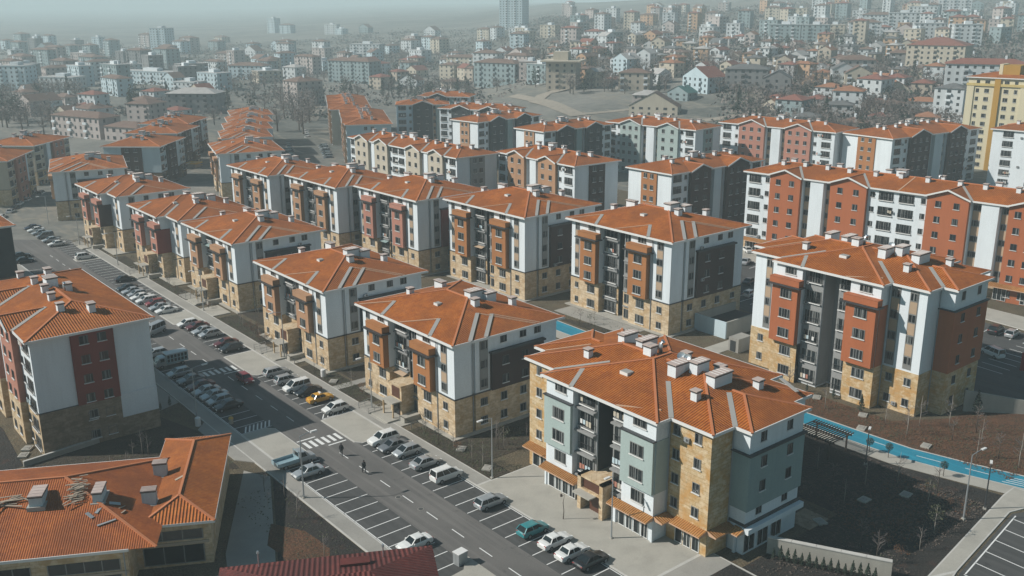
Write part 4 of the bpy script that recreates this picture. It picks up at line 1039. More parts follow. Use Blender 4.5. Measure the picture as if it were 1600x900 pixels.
g1 = block_G('apartment_block', 'very long white block with four brick red gables and a broad orange roof', (196.6,148.8), R_(-84.4), [('bal',7),('gable',8.1),('rec',7.6),('gable',8.8),('bald',13.7),('gable',8.8),('rec',8),('gable',9),('bal',8)], PG1, GG, E=20.1, fl=6, W=15.5)
canopy(g1, [((0,-0.9),(78.9,-0.9))], 3.3, 0.5, 1.6)
for i in range(14):
    win(g1, 'F', 3+5.4*i, -0.98, 1.5, 2.6, 2.6, 3, 's')
block_G('apartment_block', 'teal-shaded block with one dark gable and white strips, behind the cream-gabled one', (231.5,363.0), R_(-34), [('bal',7),('gable',8.5),('rec',5.5),('plain',1.5)], dict(wall='pale_blue_plaster', gable='charcoal_plaster', end='white_plaster', pier='teal_plaster'), GG, W=13)
block_G('apartment_block', 'block with a brown-panelled white end and dark gables, second behind the cream-gabled one', (219.3,288.8), R_(6), [('bal',5.5),('gable',8),('rec',6),('gable',8),('bal',6)], PDT, GG, W=14)
block_G('apartment_block', 'block with a tan-panelled white end and dark gables, directly behind the tan-gabled one', (219.6,252.0), R_(1), [('bal',5.5),('gable',8),('rec',6),('gable',8),('bal',5.5)], PDT, GG, W=14.6)
block_G('apartment_block', 'low orange roof crowded with white chimneys behind the dark-gabled teal block', (238,340), R_(-62), [('bal',6),('gable',8),('rec',5),('gable',8),('bal',6)], PDT, GG, W=14, detail=0)
block_G('apartment_block', 'smallest orange roof on the skyline side of the dark-gabled teal block', (262,392), R_(-50), [('bal',6),('gable',8),('rec',5),('bal',6)], PDT, GG, W=14, detail=0)
PU = dict(wall='pale_blue_plaster', gable='tan_plaster', end='pale_blue_plaster')
block_G('apartment_block', 'nearer block of the receding pair beside the car park, blue-white end wall', (210.3,373.1), R_(-118), [('bal',6),('gable',8),('rec',5),('gable',8),('bald',10),('gable',8),('bal',6)], PU, GG, W=17, E=16, fl=5, detail=0)
block_G('apartment_block', 'farther block of the receding pair beside the car park, yellowish left end', (239.5,437.5), R_(-118), [('bal',6),('gable',8),('rec',5),('gable',8),('bald',10),('gable',8),('rec',5),('gable',8),('bal',6)], dict(wall='cream_plaster', gable='tan_plaster', end='pale_blue_plaster'), GG, W=17, E=16, fl=5, detail=0)
GK = 'slanting orange-roofed blocks at upper left'
PK = dict(wall='pale_blue_plaster', gable='dark_brown_plaster', end='dark_brown_plaster', pier='pale_blue_plaster', base='brown_stone', st=5.6)
for i, (x, y) in enumerate(((114.5,327.2),(132,357.6),(146.5,384))):
    block_G('apartment_block', ['nearest', 'middle', 'farthest'][i]+' of the slanting dark-sided blocks at upper left', (x,y), R_(49), [('bal',5.5),('block',7.5),('rec',5),('bal',5)], PK, GK, E=14.5, fl=5, W=19)
PL = dict(wall='cream_plaster', gable='pink_plaster', end='cream_plaster', base='tan_stone', st=5.6)
block_G('apartment_block', 'cream block at the left edge with cars parked along its foot', (67.3,326), R_(58.6), [('bal',6),('block',8),('rec',4),('bal',5)], PL, GK, E=14.5, fl=5, W=19)
block_G('apartment_block', 'pale block with a maroon roof standing behind the cream block at the left edge', (82.5,356.6), R_(46), [('bal',6),('rec',5),('block',7),('bal',5)], PL, GK, E=14.5, fl=5, W=18)
block_G('apartment_block', 'white balconied block at the right edge in front of the yellow tower', (334.0,153.0), R_(-84), [('bal',15),('gable',9),('bal',8)], dict(wall=W6, gable='red_plaster', end=W6), GG, E=19.2, fl=6, W=15)
# yellow tower
MTY = plaster('yellow_plaster', (0.55, 0.42, 0.16), var=0.06); plaster('gold_plaster', (0.42, 0.23, 0.03), var=0.08); plaster('pale_yellow_plaster', (0.62, 0.55, 0.38), var=0.05)
yt = thing('tower_block', 'tall cream and yellow tower with a golden vertical stripe at the right edge', 'apartment building', (362.6,177.4,0), R_(-80), None)
m = MB(); m.box(0,0,0,20.5,17,33.6,'pale_yellow_plaster'); m.build('wall', yt)
m = MB(); m.box(20.45,0.6,0,20.9,16.4,32.5,'yellow_plaster'); m.build('side_wall', yt)
m = MB(); m.box(9.2,-0.6,0,11.2,0.02,33.7,'gold_plaster'); m.build('stripe', yt)
for x0, x1 in ((-0.3,2.2),(18.0,20.8)):
    m = MB(); m.box(x0,-0.35,0,x1,0.02,30.6,'pale_yellow_plaster'); m.build('pier', yt)
m = MB(); m.box(-0.5,-0.5,30.6,20.95,0.0,31.5,'yellow_plaster'); m.build('cornice', yt)
for i in range(11):
    z = 1.9+3.0*i
    for x in (3.4, 6.6, 13.2, 16.4): win(yt, 'F', x, 0, z, 1.6 if x in (6.6,13.2) else 1.1, 1.4, 2, 'w')
    for y in (3.2, 7.0, 10.8, 14.4):
        m = MB(); m.box(20.88, y-1.45, z-1.15, 21.0, y+1.45, z+1.15, 'gold_plaster'); m.build('spandrel_panel', yt)
    for y in (5.1, 12.6): win(yt, 'R', y, 20.9, z, 0.8, 1.2, 1, 'w')
m = MB(); m.box(9,4,33.6,16,12,38.0,'gold_plaster'); m.box(9,3.9,33.6,10.2,12.1,38.3,'pale_yellow_plaster'); m.build('penthouse', yt)
roof(yt, [(-0.8,-0.8,21.6,17.8)], 33.7, 0.2); fascia(yt, [(-0.8,-0.8),(21.6,-0.8),(21.6,17.8),(-0.8,17.8)], 33.7)

# school building at the lower left
sb = thing('school_building', 'low tan stone building with a wide orange tiled roof at the lower left corner', 'school building', (35.1,95.0,0), math.atan2(-0.47,0.88))
m = MB(); m.prism([(-38,-3.9),(-8.6,-3.9),(-8.6,0.5),(-0.6,0.5),(-0.6,22.2),(-7.8,22.2),(-7.8,16.9),(-38,16.9)], 0, 5.45, 'tan_stone'); m.build('wall', sb)
sro, _h = roof(sb, [(-46,-4.5,-5.5,17.5)], 5.5, 0.33, tile='school_tiles')
r_w, _h = roof(sb, [(-8.3,-0.1,0,22.8)], 5.52, 0.33)
sH = lambda x, y: max(hip_h((-46,-4.5,-5.5,17.5), x, y, 5.5, 0.33), hip_h((-8.3,-0.1,0,22.8), x, y, 5.52, 0.33))
fascia(sb, [(-38.7,-4.5),(-8.3,-4.5),(-8.3,-0.1),(0,-0.1),(0,22.8),(-8.3,22.8),(-8.3,17.5),(-38.7,17.5)], 5.48, 0.26)
def dark_band(root, x0, x1, y, z0, z1, n):
    m = MB(); m.box(x0, y-0.03, z0, x1, y+0.02, z1, 'car_glass')
    for i in range(n+1): xx = x0+(x1-x0)*i/n; m.box(xx-0.05, y-0.10, z0, xx+0.05, y+0.01, z1, 'frame_grey')
    m.box(x0-0.05, y-0.10, z0-0.08, x1+0.05, y+0.01, z0, 'frame_grey'); return m.build('window', root)
for (x0, x1, y, z0, z1, n) in ((-7.9,-1.5,0.5,3.3,4.4,3), (-7.9,-1.5,0.5,0.4,2.5,3), (-16.5,-9.4,-3.9,3.0,4.2,4), (-25,-18.2,-3.9,3.0,4.2,4), (-33.5,-26.8,-3.9,3.0,4.2,4), (-16.5,-9.4,-3.9,0.2,2.4,4), (-25,-18.2,-3.9,0.2,2.4,4), (-33.5,-26.8,-3.9,0.2,2.4,4)):
    dark_band(sb, x0, x1, y, z0, z1, n)
m = MB(); m.box(-8.65,-4.02,2.45,-38,-3.95,2.75,'timber'); m.box(-8.3,0.36,2.65,-0.9,0.46,2.95,'timber'); m.build('stone_band', sb)
drainpipe(sb, -8.9, -4.1, 0.1, 5.2)
for (x, y, w, d, h) in ((-7.2,11.4,1.5,1.1,1.5), (-7.4,4.4,1.5,1.1,1.5), (-12.4,3.6,0.95,2.6,0.95), (-18.6,3.4,1.35,2.6,0.95)):
    zz = sH(x, y); m = MB(); m.box(x-w/2,y-d/2,zz-0.5,x+w/2,y+d/2,zz+h,'pale_blue_plaster'); m.box(x-w/2-0.10,y-d/2-0.10,zz+h,x+w/2+0.10,y+d/2+0.10,zz+h+0.10,'ledge_dark')
    k = 4; 
    for i in range(k): m.box(x-w/2-0.08, y-d/2-0.08+(d+0.16)*i/k, zz+h+0.10, x+w/2+0.08, y-d/2-0.08+(d+0.16)*(i+1)/k-0.05, zz+h+0.24, 'cap_tiles')
    m.box(x-w/2-0.25,y-d/2-0.25,zz-0.6,x+w/2+0.25,y+d/2+0.25,zz+0.02-0.33*0.2,'flashing')
    m.build('chimney', sro)
ws = lambda x, y: sb.location.x*0
c_, s_ = math.cos(math.atan2(-0.47,0.88)), math.sin(math.atan2(-0.47,0.88))
def sw(x, y): return (35.1+x*c_-y*s_, 95.0+x*s_+y*c_)
def pile(label, x, y, n, spread, ln, cat, seed, mat='timber', group=None, wd=0.10):
    r = random.Random(seed); m = MB(); zs = sH(x, y)
    for i in range(n):
        a = r.gauss(0.3 if spread < 1 else 1.2, 0.35); l = ln*r.uniform(0.5, 1.0); cx, cy = r.gauss(0, spread*0.35), r.gauss(0, spread)
        px, py = cx, cy; z = sH(x+cx, y+cy)-zs+0.08+r.uniform(0, 0.35)
        m.beam((px-math.cos(a)*l/2, py-math.sin(a)*l/2, z-0.33*0.0), (px+math.cos(a)*l/2, py+math.sin(a)*l/2, z+r.uniform(-0.05,0.15)), wd*r.uniform(0.7,1.6), 0.06, mat)
    o = m.build('board_pile'); p = sw(x, y); o.location = (p[0], p[1], zs); o.rotation_euler = (0,0,math.atan2(-0.47,0.88)); return tag(o, label, cat, group)
pile('heap of broken boards between the two long chimneys on the school roof', -14.8, 4.0, 60, 0.95, 1.5, 'board pile', 3)
pile('bundle of long planks at the left edge of the school roof', -22.0, 3.3, 9, 0.25, 4.4, 'plank pile', 4, wd=0.14)
def plank(label, x, y, l, w, a, seed=0, mat='galvanised'):
    z = sH(x, y); dx, dy = math.cos(a)*l/2, math.sin(a)*l/2
    za, zb = sH(x-dx, y-dy), sH(x+dx, y+dy); m = MB(); m.beam((-dx,-dy,za-z+0.09),(dx,dy,zb-z+0.09),w,0.05,mat)
    o = m.build('roof_board' if mat == 'timber' else 'metal_sheet'); p = sw(x, y); o.location = (p[0], p[1], z); o.rotation_euler = (0,0,math.atan2(-0.47,0.88)); tag(o, label, 'board' if mat == 'timber' else 'metal sheet')
plank('single long plank lying askew near the left chimney on the school roof', -19.4, 3.3, 2.9, 0.16, -0.55, mat='timber')
plank('upright long metal sheet among the scraps on the school roof', -12.0, 1.6, 1.9, 0.35, 1.25); plank('short wide metal sheet right of the upright one', -10.7, 2.6, 1.1, 0.6, 0.2)
plank('bent metal sheet at the foot of the scraps on the school roof', -12.9, 0.5, 1.1, 0.4, -0.8); plank('longest flat metal sheet below the scraps on the school roof', -11.0, -0.7, 1.9, 0.28, 0.35)
plank('small light board right of the scraps on the school roof', -9.6, 1.2, 0.8, 0.16, 1.2, mat='timber'); plank('tiny light board near the upper chimney on the school roof', -4.6, 8.6, 1.2, 0.35, 0.5, mat='timber')
plank('thin stick above the flat metal sheet on the school roof', -9.9, 2.1, 0.9, 0.1, 1.0, mat='timber')

# dark red ribbed roof at the bottom edge
rr = thing('red_roofed_building', 'dark red ribbed roof poking in at the bottom edge', 'building', (50.4,75.2,0), math.atan2(-0.47,0.88))
m = MB(); m.box(-20.5,-13,0,-0.6,-0.6,5.6,'tan_stone'); m.build('wall', rr)
roof(rr, [(-21.4,-13.6,0,0)], 5.7, 0.30, tile='red_tiles', ridge='red_tiles', caps=False)
m = MB(); m.box(-9.5,-4.6,6.0,-6.6,-3.4,7.35,'red_tiles'); m.build('dormer', rr)
vents = [(-17.5,-1.2),(-5.2,-2.4)]
for x, y in vents:
    m = MB(); m.tube([(x,y,5.7),(x,y,7.6)],0.07,'steel_bright',6); m.tube([(x,y,7.6),(x,y,7.85)],[0.16,0.10],'steel_bright',8); m.build('vent_pipe', rr)
# ================================================================ walls, pergola, lamps, small things
def wall_thing(name, label, p, q, th, h0, h1, mat='pale_concrete', cap=True):
    t = MB(); d = Vector((q[0]-p[0], q[1]-p[1])); L = d.length; d.normalize(); a = math.atan2(d.y, d.x)
    n = len(t.v); t.v += [(0,-th/2,0),(L,-th/2,0),(L,th/2,0),(0,th/2,0),(0,-th/2,h0),(L,-th/2,h1),(L,th/2,h1),(0,th/2,h0)]
    k = t.mi(mat)
    for f in ((0,3,2,1),(4,5,6,7),(0,1,5,4),(1,2,6,5),(2,3,7,6),(3,0,4,7)): t.f.append(tuple(n+i for i in f)); t.m.append(k)
    if cap:
        c = max(2, int(L/2.4))
        for i in range(c):
            za = h0+(h1-h0)*i/c; zb = h0+(h1-h0)*(i+1)/c
            t.beam((L*i/c, 0, za+0.05), (L*(i+1)/c-0.03, 0, zb+0.05), th+0.12, 0.10, 'kerb_stone')
    o = t.build(name); o.location = (p[0], p[1], 0); o.rotation_euler = (0,0,a); return tag(o, label, 'wall')
wall_thing('garden_wall', 'sunlit pale wall running from the shops to the bottom right, bushes along its foot', (84.2,57.6), (90.2,45.8), 0.45, 2.0, 2.1)
wall_thing('retaining_wall', 'white retaining wall at the foot of the red-sided block on the right', (140.4,63.2), (146.4,56.6), 0.35, 3.4, 2.2, 'pale_concrete', False)
wall_thing('boundary_wall', 'thin pale wall running below the big corner block above the school roof', (24.4,134.7), (39.2,136.6), 0.25, 0.7, 0.7)
wall_thing('low_wall', 'short pale retaining wall with a sloping end beside the blank blue-white wall', (39.4,137.0), (41.2,140.4), 0.3, 2.4, 0.8)
rw = thing('ramp_enclosure', 'white open-topped concrete enclosure beside the middle orange-bayed block', 'retaining wall', (138.8,107.6,0), 0)
m = MB()
m.box(0,0,0,0.3,7.5,3.2,'pale_blue_plaster'); m.box(0.3,0,0,12,0.3,3.2,'pale_concrete'); m.box(0.3,7.2,0,12,7.5,3.2,'pale_concrete'); m.build('wall', rw)
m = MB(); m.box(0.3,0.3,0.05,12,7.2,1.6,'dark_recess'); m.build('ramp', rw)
bx = thing('low_outbuilding', 'small white box wing with a dark doorway at the left foot of the red-bayed block', 'outbuilding', (134.4,101.2,0), 0)
m = MB(); m.box(0,0,0,3.6,2.2,2.6,'concrete'); m.build('wall', bx); m = MB(); m.box(-0.05,0.6,0.1,0.0,1.8,2.1,'dark_recess'); m.build('doorway', bx)
# pergola
pg = thing('pergola', 'dark wooden pergola between the nearest block and the blue path', 'pergola', (109.9,66.6,0), 0.0)
for (x, y) in ((0,0),(0,4.8),(4.2,0),(4.2,4.8)):
    m = MB(); m.box(x-0.09,y-0.09,0,x+0.09,y+0.09,2.6,'dark_timber'); m.build('post', pg)
m = MB()
for x in (0, 2.1, 4.2): m.box(x-0.07,-0.7,2.6,x+0.07,5.5,2.78,'dark_timber')
m.build('beam', pg)
m = MB()
for i in range(15): m.box(-0.7,-0.6+0.42*i,2.78,4.9,-0.5+0.42*i,2.92,'dark_timber')
m.build('slats', pg)
# street lamps
def lamp(label, x, y, h, az, arm=1.6, mat='galvanised', group='street lamps'):
    t = thing('street_lamp', label, 'street lamp', (x,y,0), az, group)
    m = MB(); m.tube([(0,0,0),(0,0,h)], [0.11,0.06], mat, 7); m.box(-0.2,-0.2,0,0.2,0.2,0.25,'pale_concrete'); m.build('pole', t)
    m = MB(); m.tube([(0,0,h-0.05),(arm*0.5,0,h+0.12),(arm,0,h+0.18)], 0.045, mat, 5); m.build('arm', t)
    m = MB(); m.box(arm-0.1,-0.15,h+0.10,arm+0.75,0.15,h+0.24,'fascia_white'); m.box(arm,-0.12,h+0.07,arm+0.6,0.12,h+0.10,'lamp_glass'); m.build('lamp_head', t)
    return t
lamp('tall grey street lamp in front of the orange-brown block, arm over the street', 71.0,121.4,8.6,math.pi)
lamp('tall pale street lamp at the planter corner left of the nearest block', 71.2,91.6,8.6,math.pi)
lamp('street lamp on the shop pavement before the nearest block', 72.6,70.9,8.0,math.pi,0.6)
lamp('tall leaning-armed lamp in the dark garden at lower right', 108.5,47.0,8.6,-0.1,2.0)
lamp('thin street lamp behind the row of parked cars on the left pavement', 48.3,134.0,8.6,0.0)
lamp('dark street lamp beside the pickup truck', 49.5,102.5,8.6,0.0)
lamp('street lamp by the porch of the tan-brown bayed block', 70.9,150.6,8.6,math.pi); lamp('street lamp by the porch of the third block up the street', 70.9,186.6,8.6,math.pi)
lamp('street lamp before the dark red-sided block', 69.4,234.7,8.0,math.pi); lamp('street lamp beside the single white car far up the street', 68.2,260.9,8.0,math.pi)
lamp('farthest street lamp, where the street bends', 69.4,294.6,8.0,math.pi)
lamp('thin dark pole beside the blue path near the garden', 113.0,46.6,6.0,0.4,0.2,'ledge_dark')
lamp('dark pole between the pergola and the round bushes', 112.6,62.6,5.0,0.4,0.2,'ledge_dark')
lamp('brown utility pole between the dark-gabled block and the white balconied one', 331,175,12,0.6,0.8,'tree_bark')
for (x, y, l) in ((71.2,77.7,'thin bare sapling with a ball top on the shop pavement'),):
    t = thing('street_sapling', l, 'tree', (x,y,0)); m = MB(); m.tube([(0,0,0),(0.1,0,1.2),(-0.05,0,2.4),(0.15,0,3.2)],[0.07,0.05,0.04,0.02],'tree_bark',5); m.build('trunk', t)
    m = MB(); m.tube([(0.15,0,3.2),(-0.35,0,3.45)],0.02,'tree_bark',4); m.tube([(0.15,0,3.2),(0.2,0.2,3.7)],0.02,'tree_bark',4); m.tube([(-0.35,0,3.3),(-0.35,0,3.6)],[0.16,0.14],'tree_bark',7); m.build('crown', t)
# cylinders, cabinets, slabs
def simple(name, label, cat, loc, f, rz=0, group=None):
    m = MB(); f(m); o = m.build(name); o.location = loc; o.rotation_euler = (0,0,rz); return tag(o, label, cat, group)
def drum(m): m.tube([(0,0,0),(0,0,1.25),(0,0,1.32)],[0.42,0.42,0.36],'fascia_white',12)
simple('standing_drum', 'white upright cylinder standing by the left pavement', 'drum', (47.9,132.6,0), drum)
simple('standing_drum', 'white upright cylinder in the dark bed before the tan-brown bayed block', 'drum', (71.9,138.4,0), drum)
simple('utility_cabinet', 'pale grey utility cabinet at the kerb by the bottom of the street', 'cabinet', (56.0,78.0,0), lambda m: (m.box(-0.65,-0.5,0,0.65,0.5,1.45,'galvanised'), m.box(-0.7,-0.55,1.45,0.7,0.55,1.53,'fascia_white'), m.box(-0.66,-0.02,0.1,-0.645,0.02,1.4,'frame_grey')), 0.1)
simple('litter_bin', 'small yellow-topped bin on the left kerb by the hatched bay', 'bin', (51.9,129.9,0.12), lambda m: (m.tube([(0,0,0),(0,0,0.85)],[0.30,0.36],'timber',9), m.tube([(0,0,0.85),(0,0,1.05)],[0.40,0.28],'yellow_panel',9)))
slab('pavement', [(51.36,76.0),(55.5,76.4),(57.2,78.5),(57.2,60),(51.36,60)], 0.13, 'pale_concrete')
pads = [(103.5,57.2,'slab half lost in the darkest corner of the garden'),(108.8,54.6,'bright slab in the middle of the dark garden'),(124.2,60.3,'pale slab in the red earth beyond the blue path'),(122.6,69.4,'pale slab by the blue path, near the foot of the red-bayed block'),(127.0,71.9,'slab under the ochre stone wall'),(127.6,80.4,'light slab in the red earth before the red-bayed block'),
        (72.4,94.2,'manhole slab by the lamp in the planter'),(73.2,101.2,'manhole slab in the planter, midway'),(72.0,135.2,'pale slab before the tan-brown bayed block'),(26.2,140.2,'upper slab on the ground at far left'),(25.2,138.2,'lower slab on the ground at far left'),(24.0,150.6,'white slab at the left edge'),(94.6,57.6,'grey paired slabs beside the shop terrace'),(74.4,198.6,'pale slab in the grass before the dark red-sided block'),(73.6,228.6,'pale slab on the grass up the street')]
for i, (x, y, l) in enumerate(pads):
    simple('inspection_slab', l, 'concrete slab', (x,y,0.02), lambda m: (m.box(-0.75,-0.6,0,0.75,0.6,0.22,'pale_concrete'), m.box(-0.55,-0.4,0.22,-0.05,0.4,0.27,'concrete'), m.box(0.05,-0.4,0.22,0.55,0.4,0.27,'concrete')), 0.1*i, 'concrete inspection slabs')
for (x, y) in ((58.9,95.2),(59.4,90.9)):
    m = MB(); m.prism([(x+0.40*math.cos(t*0.5236), y+0.40*math.sin(t*0.5236)) for t in range(12)], 0.0, 0.026, 'concrete'); m.prism([(x+0.33*math.cos(t*0.5236), y+0.33*math.sin(t*0.5236)) for t in range(12)], 0.0, 0.030, 'bay_asphalt'); tag(m.build('manhole_cover'), 'round manhole cover in the road, '+('upper one' if y > 93 else 'lower one'), 'manhole cover')
pc = thing('play_structure', 'small orange play structure in the courtyard at upper left', 'play structure', (137.5,356.5,0), 0.6)
m = MB(); m.box(0,0,0,3.5,3.5,2.6,'timber'); m.build('frame', pc); m = MB(); m.prism([(-0.6,-0.6),(4.1,-0.6),(4.1,4.1),(-0.6,4.1)],2.6,3.1,'yellow_panel'); m.beam((3.6,1.8,2.4),(9.2,1.8,0.3),1.0,0.2,'yellow_panel'); m.beam((-9,1.8,3.1),(0,1.8,3.1),0.4,0.4,'pale_concrete'); m.build('slide', pc)
simple('advertising_banner', 'upright red feather banner standing on the right-hand courtyard lot', 'banner', (163.6,64.6,0), lambda m: (m.box(-0.05,-0.5,0.4,0.05,0.5,3.6,'tail_red'), m.box(-0.06,-0.58,0,0.06,-0.5,3.7,'steel_bright')), 0.5)
# ================================================================ vehicles (front towards +x, origin on the ground under the middle)
CM = {}
def loft(m, st, mat):
    """st: list of (x, [(y,z)...]) half sections from bottom centre up to top centre, mirrored"""
    rings = []
    for x, pts in st:
        n = len(m.v); full = [(y, z) for y, z in pts] + [(-y, z) for y, z in reversed(pts)]
        m.v += [(x, y, z) for y, z in full]; rings.append((n, len(full)))
    k = m.mi(mat)
    for (a, la), (b, lb) in zip(rings, rings[1:]):
        for i in range(la): j = (i+1) % la; m.f.append((a+i, b+i, b+j, a+j)); m.m.append(k)
    a, la = rings[0]; m.f.append(tuple(a+i for i in range(la))); m.m.append(k)
    b, lb = rings[-1]; m.f.append(tuple(b+i for i in reversed(range(lb)))); m.m.append(k)
KIND = {  # L, W, belt, roof, front hood z, cab base x0..x1 (rear..front), cab top x0..x1, tail z
 'sedan': (4.45, 1.74, 0.93, 1.44, 0.86, (-1.55, 1.05), (-0.85, 0.30), 0.95),
 'oldsedan': (4.3, 1.66, 0.92, 1.42, 0.90, (-1.35, 0.85), (-0.95, 0.25), 0.96),
 'hatch': (4.0, 1.72, 0.95, 1.47, 0.90, (-1.92, 1.10), (-1.45, 0.30), 0.98),
 'estate': (4.4, 1.74, 0.93, 1.47, 0.88, (-2.12, 1.05), (-1.80, 0.30), 0.96),
 'van': (4.35, 1.80, 1.05, 1.80, 1.02, (-2.10, 1.45), (-1.95, 0.55), 1.10),
 'minibus': (5.0, 1.95, 1.20, 2.10, 1.15, (-2.42, 2.0), (-2.30, 1.25), 1.2),
 'suv': (4.5, 1.84, 1.08, 1.72, 1.04, (-2.10, 1.10), (-1.70, 0.35), 1.08)}
def car_meshes(kind):
    if kind in CM: return CM[kind]
    L, Wd, zb, zr, zh, (b0, b1), (t0, t1), ztl = KIND[kind]
    w = Wd/2; x0, x1 = -L/2, L/2
    m = MB()
    def sec(x, top, wd, bot=0.22): return (x, [(0, bot), (wd*0.86, bot), (wd, bot+0.18), (wd, top-0.16), (wd*0.93, top-0.02), (0, top+0.02)])
    loft(m, [sec(x0, ztl-0.22, w*0.86, 0.34), sec(x0+0.12, ztl-0.06, w*0.95), sec(x0+0.5, ztl, w), sec(b0+0.1 if b0 > x0+0.6 else x0+0.7, zb+0.02, w), sec(b1, zb, w), sec(x1-0.75, zh-0.02, w*0.98), sec(x1-0.18, zh-0.16, w*0.90), sec(x1, zh-0.34, w*0.80, 0.34)], 'paintslot')
    # sill and wheel arch darks
    for sx in (x1-0.80, x0+0.82):
        for sy in (-1, 1):
            for k in range(1): m.prism([(sx+0.38*math.cos(t*math.pi/6)*1.0, 0) for t in range(0)], 0, 0, 'tyre') if False else None
    body = m.mesh
    # greenhouse
    g = MB(); yb, yt = w*0.90, w*0.72
    bs = [(b0, -yb, zb-0.02), (b1, -yb, zb-0.02), (b1, yb, zb-0.02), (b0, yb, zb-0.02)]; ts = [(t0, -yt, zr-0.05), (t1, -yt, zr-0.05), (t1, yt, zr-0.05), (t0, yt, zr-0.05)]
    for i in range(4): j = (i+1) % 4; g.face([bs[i], bs[j], ts[j], ts[i]], 'car_glass')
    # roof panel with soft edge (paint) + pillars
    r_in = 0.16
    m.face([(t0-0.03,-yt-0.02,zr-0.06),(t1+0.05,-yt-0.02,zr-0.06),(t1-r_in,-yt+0.12,zr),(t0+r_in,-yt+0.12,zr)], 'paintslot')
    m.face([(t1+0.05,-yt-0.02,zr-0.06),(t1+0.05,yt+0.02,zr-0.06),(t1-r_in,yt-0.12,zr),(t1-r_in,-yt+0.12,zr)], 'paintslot')
    m.face([(t1+0.05,yt+0.02,zr-0.06),(t0-0.03,yt+0.02,zr-0.06),(t0+r_in,yt-0.12,zr),(t1-r_in,yt-0.12,zr)], 'paintslot')
    m.face([(t0-0.03,yt+0.02,zr-0.06),(t0-0.03,-yt-0.02,zr-0.06),(t0+r_in,-yt+0.12,zr),(t0+r_in,yt-0.12,zr)], 'paintslot')
    m.face([(t0+r_in,-yt+0.12,zr),(t1-r_in,-yt+0.12,zr),(t1-r_in,yt-0.12,zr),(t0+r_in,yt-0.12,zr)], 'paintslot')
    for sy in (-1, 1):
        for (bx, tx) in ((b1, t1), (b0, t0)): m.beam((bx, sy*yb, zb-0.04), (tx, sy*yt, zr-0.06), 0.10, 0.09, 'paintslot')
        for f in ((0.46,) if kind in ('sedan', 'oldsedan', 'hatch') else (0.36, 0.66)):
            bx = b0+(b1-b0)*f; tx = t0+(t1-t0)*(f*1.0); m.beam((bx, sy*(yb+0.005), zb-0.03), (tx, sy*(yt+0.01), zr-0.06), 0.07, 0.05, 'paintslot')
        m.box(x1-1.9 if L < 4.2 else b1-0.35, sy*(w+0.02), zb-0.02, (x1-1.9 if L < 4.2 else b1-0.35)+0.16, sy*(w+0.16), zb+0.12, 'paintslot')
    bm = m.mesh('body')
    wheel = MB(); wheel.tube([(0,-0.10,0),(0,0.10,0)], 0.31, 'tyre', 12); wheel.tube([(0,-0.112,0),(0,0.112,0)], 0.19, 'rim', 8)
    lamp_ = MB(); lamp_.box(-0.05,-0.18,-0.08,0.05,0.18,0.08,'lamp_glass'); tail = MB(); tail.box(-0.04,-0.17,-0.09,0.04,0.17,0.09,'tail_red')
    plate = MB(); plate.box(-0.02,-0.25,-0.06,0.02,0.25,0.06,'fascia_white')
    CM[kind] = (bm, g.mesh('glazing'), wheel.mesh('wheel'), lamp_.mesh('headlight'), tail.mesh('tail_light'), plate.mesh('bumper_plate'))
    return CM[kind]
MT['paintslot'] = PAINT['white']
GCAR = 'cars parked along the street'
def car(kind, col, x, y, rz, label, group=GCAR, name='parked_car', cat='car', z=0.02):
    bm, gm, wm, lm, tm, pm = car_meshes(kind); L, Wd, zb, zr, zh = KIND[kind][:5]
    t = thing(name, label, cat, (x, y, z), rz, group)
    b = inst('body', bm, t)
    for s in b.material_slots:
        if s.material == PAINT['white']: s.link = 'OBJECT'; s.material = PAINT[col]
    inst('glazing', gm, t)
    for sx in (L/2-0.82, -L/2+0.84):
        for sy in (-1, 1): inst('wheel', wm, t, (sx, sy*(Wd/2-0.08), 0.31))
    for sy in (-1, 1):
        inst('headlight', lm, t, (L/2-0.07, sy*Wd*0.33, zh-0.30)); inst('tail_light', tm, t, (-L/2+0.07, sy*Wd*0.35, zh-0.14))
    return t
RX = 66.2; LX = 53.75
out_, in_ = 0.0, math.pi   # nose towards +x / towards -x
